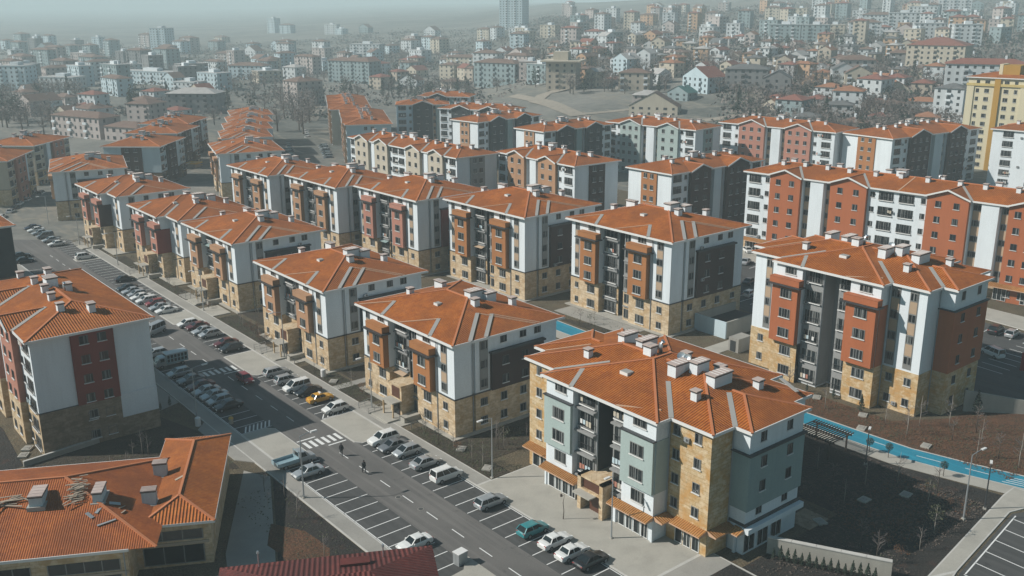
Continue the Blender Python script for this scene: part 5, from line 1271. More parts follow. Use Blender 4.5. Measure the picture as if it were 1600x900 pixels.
cars = [
 ('suv','white',RX-0.2,110.1,in_,'white crossover next to the crossing, first of the cars below the second kerb extension'),
 ('sedan','grey',RX-0.3,107.4,in_,'dark silver car between the white crossover and the silver hatchback'),
 ('hatch','silver',RX+0.2,104.7,in_,'bright silver hatchback, third of the cars below the second crossing'),
 ('sedan','silver',RX+0.3,100.2,out_,'silver saloon beside the lamp-side planter, next to the white people carrier'),
 ('van','white',RX+0.3,95.4,out_,'white people carrier with dark rear window'),
 ('estate','silver',RX+0.5,86.1,out_,'lone silver estate car parked with empty bays on both sides'),
 ('hatch','teal',RX+0.2,77.7,out_,'teal green hatchback beside a white boxy saloon'),
 ('oldsedan','white',RX+0.5,74.1,out_,'white boxy saloon next to the teal hatchback'),
 ('oldsedan','white',RX+0.4,71.1,out_,'white boxy saloon next to the black saloon at the bottom'),
 ('sedan','black',RX+0.9,68.5,out_,'black saloon nearest the bottom edge'),
 ('estate','silver',RX,144.2,out_,'silver hatchback first below the first crossing, right side'),
 ('estate','silver',RX-0.1,139.9,out_,'silver estate, second below the first crossing, right side'),
 ('van','white',RX-0.5,135.9,in_,'white small van side by side with a black car'),
 ('sedan','black',RX+0.1,133.2,in_,'black saloon squeezed between the white small van and the taxi'),
 ('hatch','white',RX,124.3,in_,'white hatchback at the end of the bays beside the taxi'),
 ('hatch','white',RX-1.6,179.0,in_,'white car at the corner of the upper kerb extension'),
 ('sedan','darkred',RX-0.8,176.2,in_,'dark red saloon beside the white corner car'),
 ('sedan','silver',RX-0.9,172.9,in_,'silver saloon with its shiny hood, between the dark red saloon and a silver hatchback'),
 ('hatch','silver',RX-0.8,170.3,in_,'silver hatchback in the middle of the group above the first crossing'),
 ('sedan','darkred',RX-0.5,163.6,in_,'wine-dark car, second from the first kerb extension'),
 ('hatch','black',RX-1.0,160.4,in_,'black hatchback right by the first kerb extension'),
 ('sedan','black',RX-2.2,211.9,in_,'dark saloon at the upper end of the middle line of cars'),
 ('sedan','silver',RX-2.2,208.6,in_,'silver saloon, second from the upper end of the middle line'),
 ('hatch','silver',RX-2.2,205.6,in_,'silver hatchback, third from the upper end of the middle line'),
 ('sedan','white',RX-2.3,202.9,in_,'white saloon in the middle line, two cars above the red one'),
 ('estate','white',RX-2.2,199.9,in_,'white estate right above the bright red car'),
 ('hatch','red',RX-1.6,196.6,in_,'bright red car in the middle line'),
 ('sedan','silver',RX-1.8,193.2,in_,'silver saloon just below the bright red car'),
 ('sedan','white',RX-1.6,190.2,in_,'white saloon at the lower end of the middle line'),
 ('sedan','black',RX-0.2,219.5,out_,'lone black car by the big corner block roof, across the bays'),
 ('suv','white',RX-1.0,246.3,out_,'lone white car beyond the empty upper bays'),
 ('sedan','navy',RX-2.2,289.8,in_,'dark car at the far end of the upper line'),
 ('sedan','white',RX-2.3,285.9,in_,'white car second from the far end of the upper line'),
 ('sedan','silver',RX-2.3,281.6,in_,'silver car in the upper line, third from the far end'),
 ('van','grey',RX-2.4,276.4,in_,'grey tall car in the middle of the upper line'),
 ('sedan','silver',RX-2.4,270.8,in_,'silver car second from the lower end of the upper line'),
 ('sedan','white',RX-2.4,265.2,in_,'white car closing the lower end of the upper line'),
 ('sedan','black',LX-0.4,257.8,out_,'upper of two dark cars on the left side of the upper street'),
 ('sedan','black',LX-1.0,252.2,out_,'lower of two dark cars on the left side of the upper street'),
 ('hatch','silver',LX,166.2,in_,'silver hatchback just above the box truck'),
 ('hatch','silver',LX-0.4,154.2,in_,'pale blue-silver hatchback just below the box truck'),
 ('sedan','grey',LX,150.0,in_,'grey saloon, third below the box truck'),
 ('sedan','darkred',LX+0.2,146.4,in_,'dark car with a pinkish hood in the left line'),
 ('sedan','silver',LX,143.6,in_,'long silver saloon in the left line'),
 ('sedan','silver',LX+0.2,141.0,in_,'silver saloon, second from the black car in the left line'),
 ('hatch','silver',LX,138.5,in_,'silver hatchback beside the black car in the left line'),
 ('sedan','black',LX+0.2,135.7,in_,'black car at the lower end of the left line'),
 ('oldsedan','silver',52.9,107.8,in_,'silver saloon beside the pickup truck'),
 ('oldsedan','white',53.9,84.0,in_,'white saloon half hidden by the dark red roof at the bottom'),
]
for k, c, x, y, r, l in cars: car(k, c, x, y, r, l)
tx = car('oldsedan','yellow',RX+0.2,129.3,out_,'yellow taxi parked among silver and white cars', GCAR, 'taxi', 'taxi')
m = MB(); m.box(-0.16,-0.35,1.42,0.08,0.35,1.58,'fascia_white'); m.build('roof_sign', tx)
car('hatch','red',60.8,144.6,-math.pi/2,'red car driving down the street past the first crossing', None, 'moving_car', z=0.01)
car('minibus','silver',58.0,178.8,in_+0.55,'silver minibus crossing the street by the big corner block', None, 'minibus', 'minibus', z=0.01)
for i, (x, y, c, k) in enumerate(((60.8,311,'white','sedan'),(64.8,317.4,'silver','sedan'),(69.8,328.6,'white','sedan'),(73.4,333.6,'white','hatch'),(79.6,342,'silver','van'),(67.3,322.6,'black','sedan'))):
    car(k, c, x, y, R_(58), ['white car nearest the left edge at the foot of the cream block','silver car second from the left edge at the foot of the cream block','white car in the middle of the row at the foot of the cream block','white hatchback in the row at the foot of the cream block','silver tall car farthest along the row at the foot of the cream block','black car in the row at the foot of the cream block'][i], 'cars at the foot of the cream block')
def lotcar(lst, where, grp):
    for i, (x, y, r, c, k) in enumerate(lst): car(k, c, x, y, r, f"{ {'navy':'dark blue'}.get(c,c) } {'van' if k=='van' else 'car'} {where(i)}", grp)
on = ['first','second','third','fourth','fifth','sixth','seventh','eighth','ninth','tenth']
lotcar([(180.9,77.3,0.1,'black','suv'),(181.2,74.4,0.1,'silver','hatch'),(168.0,71.8,1.2,'white','van'),(181.6,90.5,0.1,'grey','sedan'),(182.3,102,0.1,'white','sedan')], lambda i: ['against the shop pavement beyond the red-sided block','next to the black one on the shop pavement side','standing near the red banner','farther up the shop pavement, dark','farther up the shop pavement, pale'][i], 'cars on the right-hand courtyard lot')
lotcar([(186.0,139.5,0.4,'silver','sedan'),(195.5,146.5,1.0,'white','sedan'),(172.5,128,0.2,'black','sedan'),(165.0,122,0.1,'white','hatch'),(162.6,108,0.0,'grey','sedan'),(162.4,100,0.0,'white','sedan')], lambda i: 'seen in the gap right of the middle orange-bayed block, '+on[i]+' from the back', 'cars in the gap behind the middle block')
rnd = random.Random(3); lst = []
for i in range(7):
    lst.append((180.0+2.6*i, 362.5+5.4*i, R_(-25), rnd.choice(['white','silver','black','grey','navy']), rnd.choice(['sedan','hatch','van'])))
for i in range(8):
    lst.append((190.0+2.1*i, 350+4.5*i, R_(155), rnd.choice(['white','silver','white','grey','navy']), rnd.choice(['sedan','hatch','van'])))
for i in range(4): lst.append((214+3*i, 412+7*i, R_(40*i), rnd.choice(['white','silver','grey']), 'sedan'))
lotcar(lst, lambda i: ('in the left row' if i < 7 else 'in the right row' if i < 15 else 'at the far end')+' of the hazy car park, '+on[i if i < 7 else i-7 if i < 15 else i-15]+' from the front', 'cars in the hazy far car park')
# box truck with barred sides
t = thing('box_truck', 'small blue-grey truck with a barred, flat-topped cargo body', 'truck', (54.2,160.0,0.02), in_)
PB = PAINT['blue']; MT['truck_paint'] = PB; MT['cab_paint'] = PAINT['silver']
m = MB(); loft(m, [(1.1,[(0,0.45),(0.85,0.45),(0.9,0.6),(0.9,1.9),(0.8,2.05),(0,2.08)]),(2.2,[(0,0.45),(0.85,0.45),(0.9,0.6),(0.9,1.85),(0.8,2.0),(0,2.03)]),(2.75,[(0,0.45),(0.8,0.45),(0.85,0.6),(0.85,1.15),(0.8,1.2),(0,1.22)]),(2.85,[(0,0.5),(0.75,0.5),(0.8,0.6),(0.8,0.95),(0.75,1.0),(0,1.02)])], 'cab_paint'); m.build('cab', t)
m = MB(); m.face([(2.26,-0.7,1.9),(2.26,0.7,1.9),(2.73,0.72,1.25),(2.73,-0.72,1.25)][::-1], 'car_glass'); 
for sy in (-1,1): m.box(1.4,sy*0.905,1.25,2.1,sy*0.915,1.8,'car_glass')
m.build('windscreen', t)
m = MB(); m.box(-2.7,-0.95,0.65,1.0,0.95,0.95,'truck_paint'); m.box(-2.7,-0.93,0.95,1.0,0.93,2.15,'dark_recess'); m.box(-2.75,-1.0,2.2,1.05,1.0,2.4,'cab_paint')
for sy in (-1,1):
    for i in range(7): m.box(-2.68+0.6*i,sy*0.93,0.95,-2.52+0.6*i,sy*0.99,2.2,'truck_paint')
    m.box(-2.7,sy*0.93,1.5,1.0,sy*0.98,1.62,'truck_paint')
m.build('cargo_body', t)
for sx in (1.9,-1.7):
    for sy in (-1,1): inst('wheel', CM['sedan'][2], t, (sx, sy*0.8, 0.33))
# pickup
t = thing('pickup_truck', 'pale blue flatbed pickup standing half on the pavement above the empty bays', 'pickup truck', (52.9,111.8,0.06), 0.0); t.scale = (1.08,1.08,1.08)
m = MB(); loft(m, [(0.45,[(0,0.4),(0.8,0.4),(0.85,0.55),(0.85,1.0),(0.72,1.75),(0,1.8)]),(1.25,[(0,0.4),(0.8,0.4),(0.85,0.55),(0.85,1.0),(0.72,1.72),(0,1.77)]),(1.85,[(0,0.4),(0.8,0.4),(0.85,0.55),(0.85,0.95),(0.80,1.05),(0,1.08)]),(2.6,[(0,0.4),(0.75,0.4),(0.8,0.5),(0.8,0.8),(0.72,0.92),(0,0.95)])], 'cab_paint'); m.build('cab', t)
m = MB(); m.face([(1.30,-0.66,1.70),(1.83,-0.74,1.12),(1.83,0.74,1.12),(1.30,0.66,1.70)], 'car_glass'); 
for sy in (-1,1): m.face([(0.6,sy*0.84,1.08),(1.5,sy*0.84,1.08),(1.2,sy*0.75,1.62),(0.6,sy*0.75,1.62)], 'car_glass')
m.face([(0.44,-0.6,1.1),(0.44,0.6,1.1),(0.44,0.55,1.6),(0.44,-0.55,1.6)][::-1], 'car_glass'); m.build('windscreen', t)
m = MB(); m.box(-2.6,-0.92,0.62,0.35,0.92,0.72,'truck_paint'); m.box(-2.6,-0.92,0.72,-2.52,0.92,1.12,'truck_paint'); m.box(0.27,-0.92,0.72,0.35,0.92,1.15,'truck_paint')
for sy in (-1,1): m.box(-2.52,sy*0.92,0.72,0.27,sy*0.86,1.1,'truck_paint')
m.box(0.30,-0.75,1.15,0.36,-0.68,1.9,'truck_paint'); m.box(0.30,0.68,1.15,0.36,0.75,1.9,'truck_paint'); m.box(0.30,-0.75,1.84,0.36,0.75,1.9,'truck_paint'); m.build('flatbed', t)
for sx in (1.75,-1.5):
    for sy in (-1,1): inst('wheel', CM['sedan'][2], t, (sx, sy*0.74, 0.33))
# ================================================================ people
def person(label, x, y, rz, seed, top='cloth_dark', bag=False):
    r = random.Random(seed); st = 0.22
    P = [(0,0,0.95),(0,0,1.15),(0.01,0,1.38),(0.02,0,1.52),(0.03,0,1.60),(0.03,0,1.70),
         (0.0,0.09,0.90),(st*0.6,0.10,0.50),(st,0.10,0.09),(st+0.14,0.10,0.04),
         (0.0,-0.09,0.90),(-st*0.2,-0.10,0.50),(-st*1.3,-0.10,0.12),(-st*1.3+0.13,-0.10,0.05),
         (0,0.19,1.40),(-0.06,0.24,1.15),(0.06,0.25,0.92),(0,-0.19,1.40),(0.08,-0.24,1.15),(0.22,-0.24,0.98)]
    Rr = [0.15,0.13,0.15,0.065,0.085,0.10,0.10,0.07,0.05,0.045,0.10,0.07,0.05,0.045,0.07,0.05,0.04,0.07,0.05,0.04]
    Ed = [(0,1),(1,2),(2,3),(3,4),(4,5),(0,6),(6,7),(7,8),(8,9),(0,10),(10,11),(11,12),(12,13),(2,14),(14,15),(15,16),(2,17),(17,18),(18,19)]
    me = bpy.data.meshes.new('person'); me.from_pydata(P, Ed, []); me.materials.append(MT[top]); me.materials.append(MT['skin'])
    o = bpy.data.objects.new('person', me); C.objects.link(o)
    sk = o.modifiers.new('skin', 'SKIN'); me.skin_vertices.new() if not me.skin_vertices else None
    for i, v in enumerate(me.skin_vertices[0].data): v.radius = (Rr[i], Rr[i]*0.95); v.use_root = (i == 0)
    ss = o.modifiers.new('sub', 'SUBSURF'); ss.levels = 1; ss.render_levels = 2
    o.location = (x, y, 0.012); o.rotation_euler = (0,0,rz); o.scale = (1.12, 1.12, 1.06); tag(o, label, 'person')
    m = MB(); m.tube([(0.03,0,1.60),(0.03,0,1.70),(0.03,0,1.78)], [0.095,0.115,0.07], 'cloth_dark', 8); m.build('hair', o)
    m = MB(); m.box(0.105,-0.06,1.62,0.135,0.06,1.72,'skin'); m.build('face', o)
    m = MB(); m.tube([(0,0,1.45),(0,0,1.2),(0,0,0.82)], [0.17,0.20,0.22], top, 8); m.build('coat', o)
    if bag: m = MB(); m.box(0.1,-0.36,0.55,0.35,-0.26,0.90,'cloth_dark'); m.build('bag', o)
    return o
person('person in dark clothes striding across the road just below the second crossing', 59.3,110.2, -2.2, 1)
person('person in dark clothes walking down the middle of the road, one leg forward', 59.0,103.7, -1.6, 2, bag=True)
# ================================================================ plants
def bare_crown(m, h, r, n, seed, mat='bare_twigs', z0=0.35, tk=0.02, leaf=0):
    rr = random.Random(seed)
    for i in range(n):
        a = rr.uniform(0, 6.283); t0 = rr.uniform(z0, 0.85)*h; l = r*rr.uniform(0.5, 1.0); up = rr.uniform(0.3, 1.1)
        p = Vector((0,0,t0)); q = p+Vector((math.cos(a)*l, math.sin(a)*l, l*up)); m.beam(p, q, tk, tk, mat)
        for k in range(2):
            s = p.lerp(q, rr.uniform(0.4, 0.9)); b = a+rr.uniform(-1, 1); m.beam(s, s+Vector((math.cos(b)*l*0.4, math.sin(b)*l*0.4, l*0.35)), tk*0.6, tk*0.6, mat)
def leaf_cloud(m, cz, rx, rz_, n, size, mat, seed, shape=None):
    rr = random.Random(seed); 
    for i in range(n):
        while True:
            x, y, z = rr.uniform(-1,1), rr.uniform(-1,1), rr.uniform(-1,1)
            if x*x+y*y+z*z < 1: break
        if shape == 'cone': f = (1-z)/2; x *= f; y *= f
        p = Vector((x*rx, y*rx, cz+z*rz_)); a, b = rr.uniform(0,6.28), rr.uniform(-1,1)
        u = Vector((math.cos(a), math.sin(a), b*0.6)).normalized()*size*rr.uniform(.6,1.3); v = Vector((-math.sin(a)*0.7, math.cos(a)*0.7, rr.uniform(-.8,.8))).normalized()*size*rr.uniform(.5,1)
        m.face([p-u, p-v*0.8, p+u, p+v], mat)
PM = {}
def plant_meshes():
    for v in range(3):
        m = MB(); m.tube([(0,0,0),(0.03,0.02,1.4),(-0.03,0,2.6),(0.02,0,3.6)], [0.05,0.04,0.025,0.01], 'birch_bark' if v != 1 else 'tree_bark', 5); tr = m.mesh('trunk', True)
        m = MB(); bare_crown(m, 3.2, 0.75, 16, v+1); PM['sap%d' % v] = (tr, m.mesh('crown'))
        m = MB(); m.tube([(0,0,0),(0.03,0.02,1.4),(-0.03,0,2.6),(0.02,0,3.4)], [0.05,0.04,0.025,0.01], 'birch_bark', 5); tr = m.mesh('trunk', True)
        m = MB(); bare_crown(m, 3.0, 0.7, 10, v+8); leaf_cloud(m, 2.6, 0.95, 1.0, 150, 0.085, 'olive_leaves', v); PM['olive%d' % v] = (tr, m.mesh('crown'))
        m = MB(); m.tube([(0,0,0),(0,0,0.9)], 0.035, 'tree_bark', 5); tr = m.mesh('trunk'); m = MB(); bare_crown(m, 1.0, 0.5, 6, v+18, tk=0.015); leaf_cloud(m, 0.95, 0.55, 0.5, 130, 0.07, 'rust_leaves', v+5); PM['rust%d' % v] = (tr, m.mesh('crown'))
        # young conifer
        m = MB(); m.tube([(0,0,0),(0,0,2.1)], [0.06,0.015], 'tree_bark', 5); tr = m.mesh('trunk'); m = MB(); leaf_cloud(m, 1.25, 0.62, 1.15, 330, 0.10, 'conifer_needles', v+9, 'cone'); PM['fir%d' % v] = (tr, m.mesh('crown'))
    m = MB(); m.tube([(0,0,0),(0,0,1.2)], 0.05, 'tree_bark', 6); tr = m.mesh('trunk'); m = MB(); leaf_cloud(m, 1.65, 0.55, 0.55, 700, 0.06, 'conifer_needles', 77); m2 = MB(); PM['ball'] = (tr, m.mesh('crown'))
    # far trees
    for v in range(4):
        m = MB(); m.tube([(0,0,0),(0.02,0,0.45),(0,0,0.8)], [0.035,0.025,0.01], 'tree_bark', 5); tr = m.mesh('trunk')
        m = MB(); rr = random.Random(v+40)
        for i in range(18):
            a = rr.uniform(0,6.28); l = rr.uniform(0.25,0.42); t0 = rr.uniform(0.25,0.6); m.beam((0,0,t0),(math.cos(a)*l,math.sin(a)*l,t0+l*rr.uniform(.5,1.2)),0.012,0.012,'bare_twigs')
        leaf_cloud(m, 0.66, 0.40, 0.34, 230, 0.030, 'bare_twigs', v+50); PM['far_bare%d' % v] = (tr, m.mesh('crown'))
        m = MB(); m.tube([(0,0,0),(0,0,0.9)], [0.03,0.005], 'tree_bark', 5); tr = m.mesh('trunk')
        m = MB(); leaf_cloud(m, 0.56, 0.25, 0.46, 260, 0.05, 'conifer_needles', v+60, 'cone' if v % 2 else None); PM['far_fir%d' % v] = (tr, m.mesh('crown'))
plant_meshes()
def plant(kind, x, y, z, s, rz, name, label, cat, group=None, sz=None):
    tr, cr_ = PM[kind]; t = thing(name, label, cat, (x, y, z), rz, group); t.scale = (s, s, sz or s)
    inst('trunk', tr, t); inst('crown', cr_, t); return t
rr = random.Random(21)
GP = 'young trees planted in the dark garden'
spots = [(100.8,50.9,'rust'),(102.7,47.6,'olive'),(109.5,52.0,'olive'),(107.5,59.5,'sap'),(104,62,'sap'),(99.5,55,'rust'),(96,49.6,'rust'),(93.5,51.5,'sap'),(106.5,66,'sap'),(111,57,'sap'),(112.4,52.4,'sap'),(98,46.8,'sap'),(94.8,47.6,'rust'),(91.6,48.4,'sap'),(101.6,58.8,'sap'),(110.3,49.6,'rust')]
for i, (x, y, k) in enumerate(spots):
    plant(k+str(i%3), x, y, 0.03, rr.uniform(0.8,1.25), rr.uniform(0,6), 'young_tree', {'rust':'rust-leaved low shrub in the dark garden ','olive':'thin young tree with a few olive leaves in the dark garden ','sap':'bare young sapling in the dark garden '}[k]+['by the lamp','near the pavement corner','near the blue path','in the middle','toward the pergola','left of the middle','near the bottom edge','close to the garden wall','just below the pergola','right of the bright slab','by the path corner','at the lower edge','beside the wall end','by the end of the garden wall','left of the bright slab','behind the lamp'][i], 'shrub' if k == 'rust' else 'tree', GP)
spots = [(126,54),(129,59),(131.5,56),(127.5,49),(134,58),(125.6,64),(130,64.5),(128,52),(126.6,68),(133,61.5),(130,47),(132,50),(124.8,77),(125.2,84)]
for i, (x, y) in enumerate(spots):
    plant('sap%d'%(i%3), x, y, 0.03, rr.uniform(0.9,1.5), rr.uniform(0,6), 'young_tree', 'bare birch sapling in the red earth, '+['nearest the path bend','below the pale slab','in the thick of the group','left of the lamp top','by the retaining wall end','under the ochre wall','close to the wall foot','low in the group','near the corner of the red-bayed block','uppermost of the group','at the right edge','rightmost but one','by the path before the red-bayed block','farthest up the path'][i], 'tree', 'birch saplings in the red earth')
for i, (x, y) in enumerate(((116.4,64.4),(116.9,61.8),(117.4,54.2))):
    plant('ball', x, y, 0.03, 1.0, i, 'topiary_tree', 'round clipped dark bush beside the walkway, '+['nearest the pergola','second from the pergola','farther down the walkway, alone'][i], 'topiary', 'round clipped bushes by the walkway')
for i in range(15):
    f = (i+0.6)/15.4; x = 84.0+5.2*f-0.65; y = 57.0-10.6*f-0.35
    plant('fir%d'%(i%3), x, y, 0.02, rr.uniform(0.62,0.95), rr.uniform(0,6), 'hedge_conifer', 'small dark conifer at the foot of the sunlit garden wall, '+(on+['eleventh','twelfth','thirteenth','fourteenth','last'])[i]+' from the shops', 'conifer', 'small conifers along the garden wall')
for i, (x, y, s) in enumerate(((127.5,72.6,1.3),(129.3,78.5,0.8),(140.6,61.2,1.7),(128.6,82.9,0.6),(47.4,142.6,0.7),(45.6,141.6,0.6),(40.6,139,0.7),(75.5,129.5,0.8))):
    plant('fir%d'%(i%3), x, y, 0.02, s, i, 'young_conifer', ['dark conifer below the ochre wall corner','little conifer at the foot of the left stone bay','conifer before the retaining wall','tiny conifer by the grey centre','bush at the corner of the paved yard','smaller bush left of the paved yard corner','bush by the low sloping wall','bush beside the path left of the stone block'][i], 'conifer', 'scattered young conifers')
beds_ = [((71.6,94),(73.6,110),7),((74.8,97),(100,103),12),((71.4,160.5),(74.8,178),9),((71.4,192),(73.3,214),6),((71.4,219),(73.4,241),5),((72,124.6),(74,144),6),((29,118),(44,132),10),((42,66),(48,108),10),((76,169),(100,178),5),((76,134),(100,138),5),((123,96),(129.5,138),8)]
wh = ['planter left of the nearest block','shaded garden behind the nearest block','bed before the pale tan block','bed before the dark red-sided block','grass before the dark brown-sided block','bed before the orange-brown block','dirt above the school','dark bed beside the school yard','grass behind the tan-brown bayed block','strip behind the orange-brown block','bed before the middle orange-bayed block']
ON = on+['eleventh','twelfth','thirteenth']
for j, ((x0,y0),(x1,y1),n) in enumerate(beds_):
    pts_ = sorted([(rr.uniform(y0,y1), rr.uniform(x0,x1), rr.choice(['sap','sap','olive','rust'])) for i in range(n)]); cnt = {}
    for y, x, k in pts_:
        c = cnt[k] = cnt.get(k, 0)+1
        plant(k+str(rr.randint(0,2)), x, y, 0.03, rr.uniform(0.6,1.2), rr.uniform(0,6), 'young_tree', {'rust':'rusty shrub','olive':'sparse leafy tree','sap':'bare sapling'}[k]+', '+ON[c-1]+' from the near end, '+wh[j], 'shrub' if k == 'rust' else 'tree', 'saplings in the '+wh[j])
for i, (x, y) in enumerate(((72.0,152.6),(73.0,161.8),(72.4,164.4),(73.6,167.2),(72.6,170.0),(72.3,187.4),(73.4,190.2))):
    plant('rust%d'%(i%3), x, y, 0.03, 1.0, i, 'garden_shrub', 'dry brown shrub by the steps '+('of the pale tan block, ' if i > 4 else 'of the tan-brown block, ')+on[i]+' in the clump', 'shrub', 'dry shrubs by the steps')
# gravel, dry stalks and litter on the garden soil
def litter(name, polys, n, mat, sz, seed, lab):
    r = random.Random(seed); m = MB()
    for i in range(n):
        (x0,y0,x1,y1) = r.choice(polys); x, y = r.uniform(x0,x1), r.uniform(y0,y1); a = r.uniform(0,6.28); s = sz*r.uniform(.4,1.4)
        dx, dy = math.cos(a)*s, math.sin(a)*s; m.face([(x-dx,y-dy,0.05),(x+dy*0.4,y-dx*0.4,0.06+s*.5),(x+dx,y+dy,0.05),(x-dy*0.4,y+dx*0.4,0.06+s*.3)], mat)
    o = m.build(name); o['label'] = lab; o['category'] = 'ground litter'; o['kind'] = 'stuff'; return o
litter('dry_stalks', [(93,46.5,114.5,66),(99,46,114,60),(80,32,93,56)], 4500, 'tree_bark', 0.20, 1, 'pale dry stalks and clods strewn over the dark garden')
litter('dry_leaves', [(96,47,114,58),(123,48,134,64),(122,64,128,90),(123,48,140,62)], 4600, 'rust_leaves', 0.17, 2, 'rust coloured dry leaves on the garden soil')
litter('dry_grass_tufts', [(71.2,124,74.2,144),(71.2,92,74,111),(71.2,160,74.8,180),(30,117,44,133),(42,62,48.6,108),(74.5,96,111,103),(75,133,111,138),(123,64,128.5,90),(92,47,114,70),(124,48,140,62),(123,107,130,138),(71.2,192,73.4,242),(12,112,40,122)], 9000, 'olive_leaves', 0.17, 3, 'thin dry grass tufts in the beds along the street')
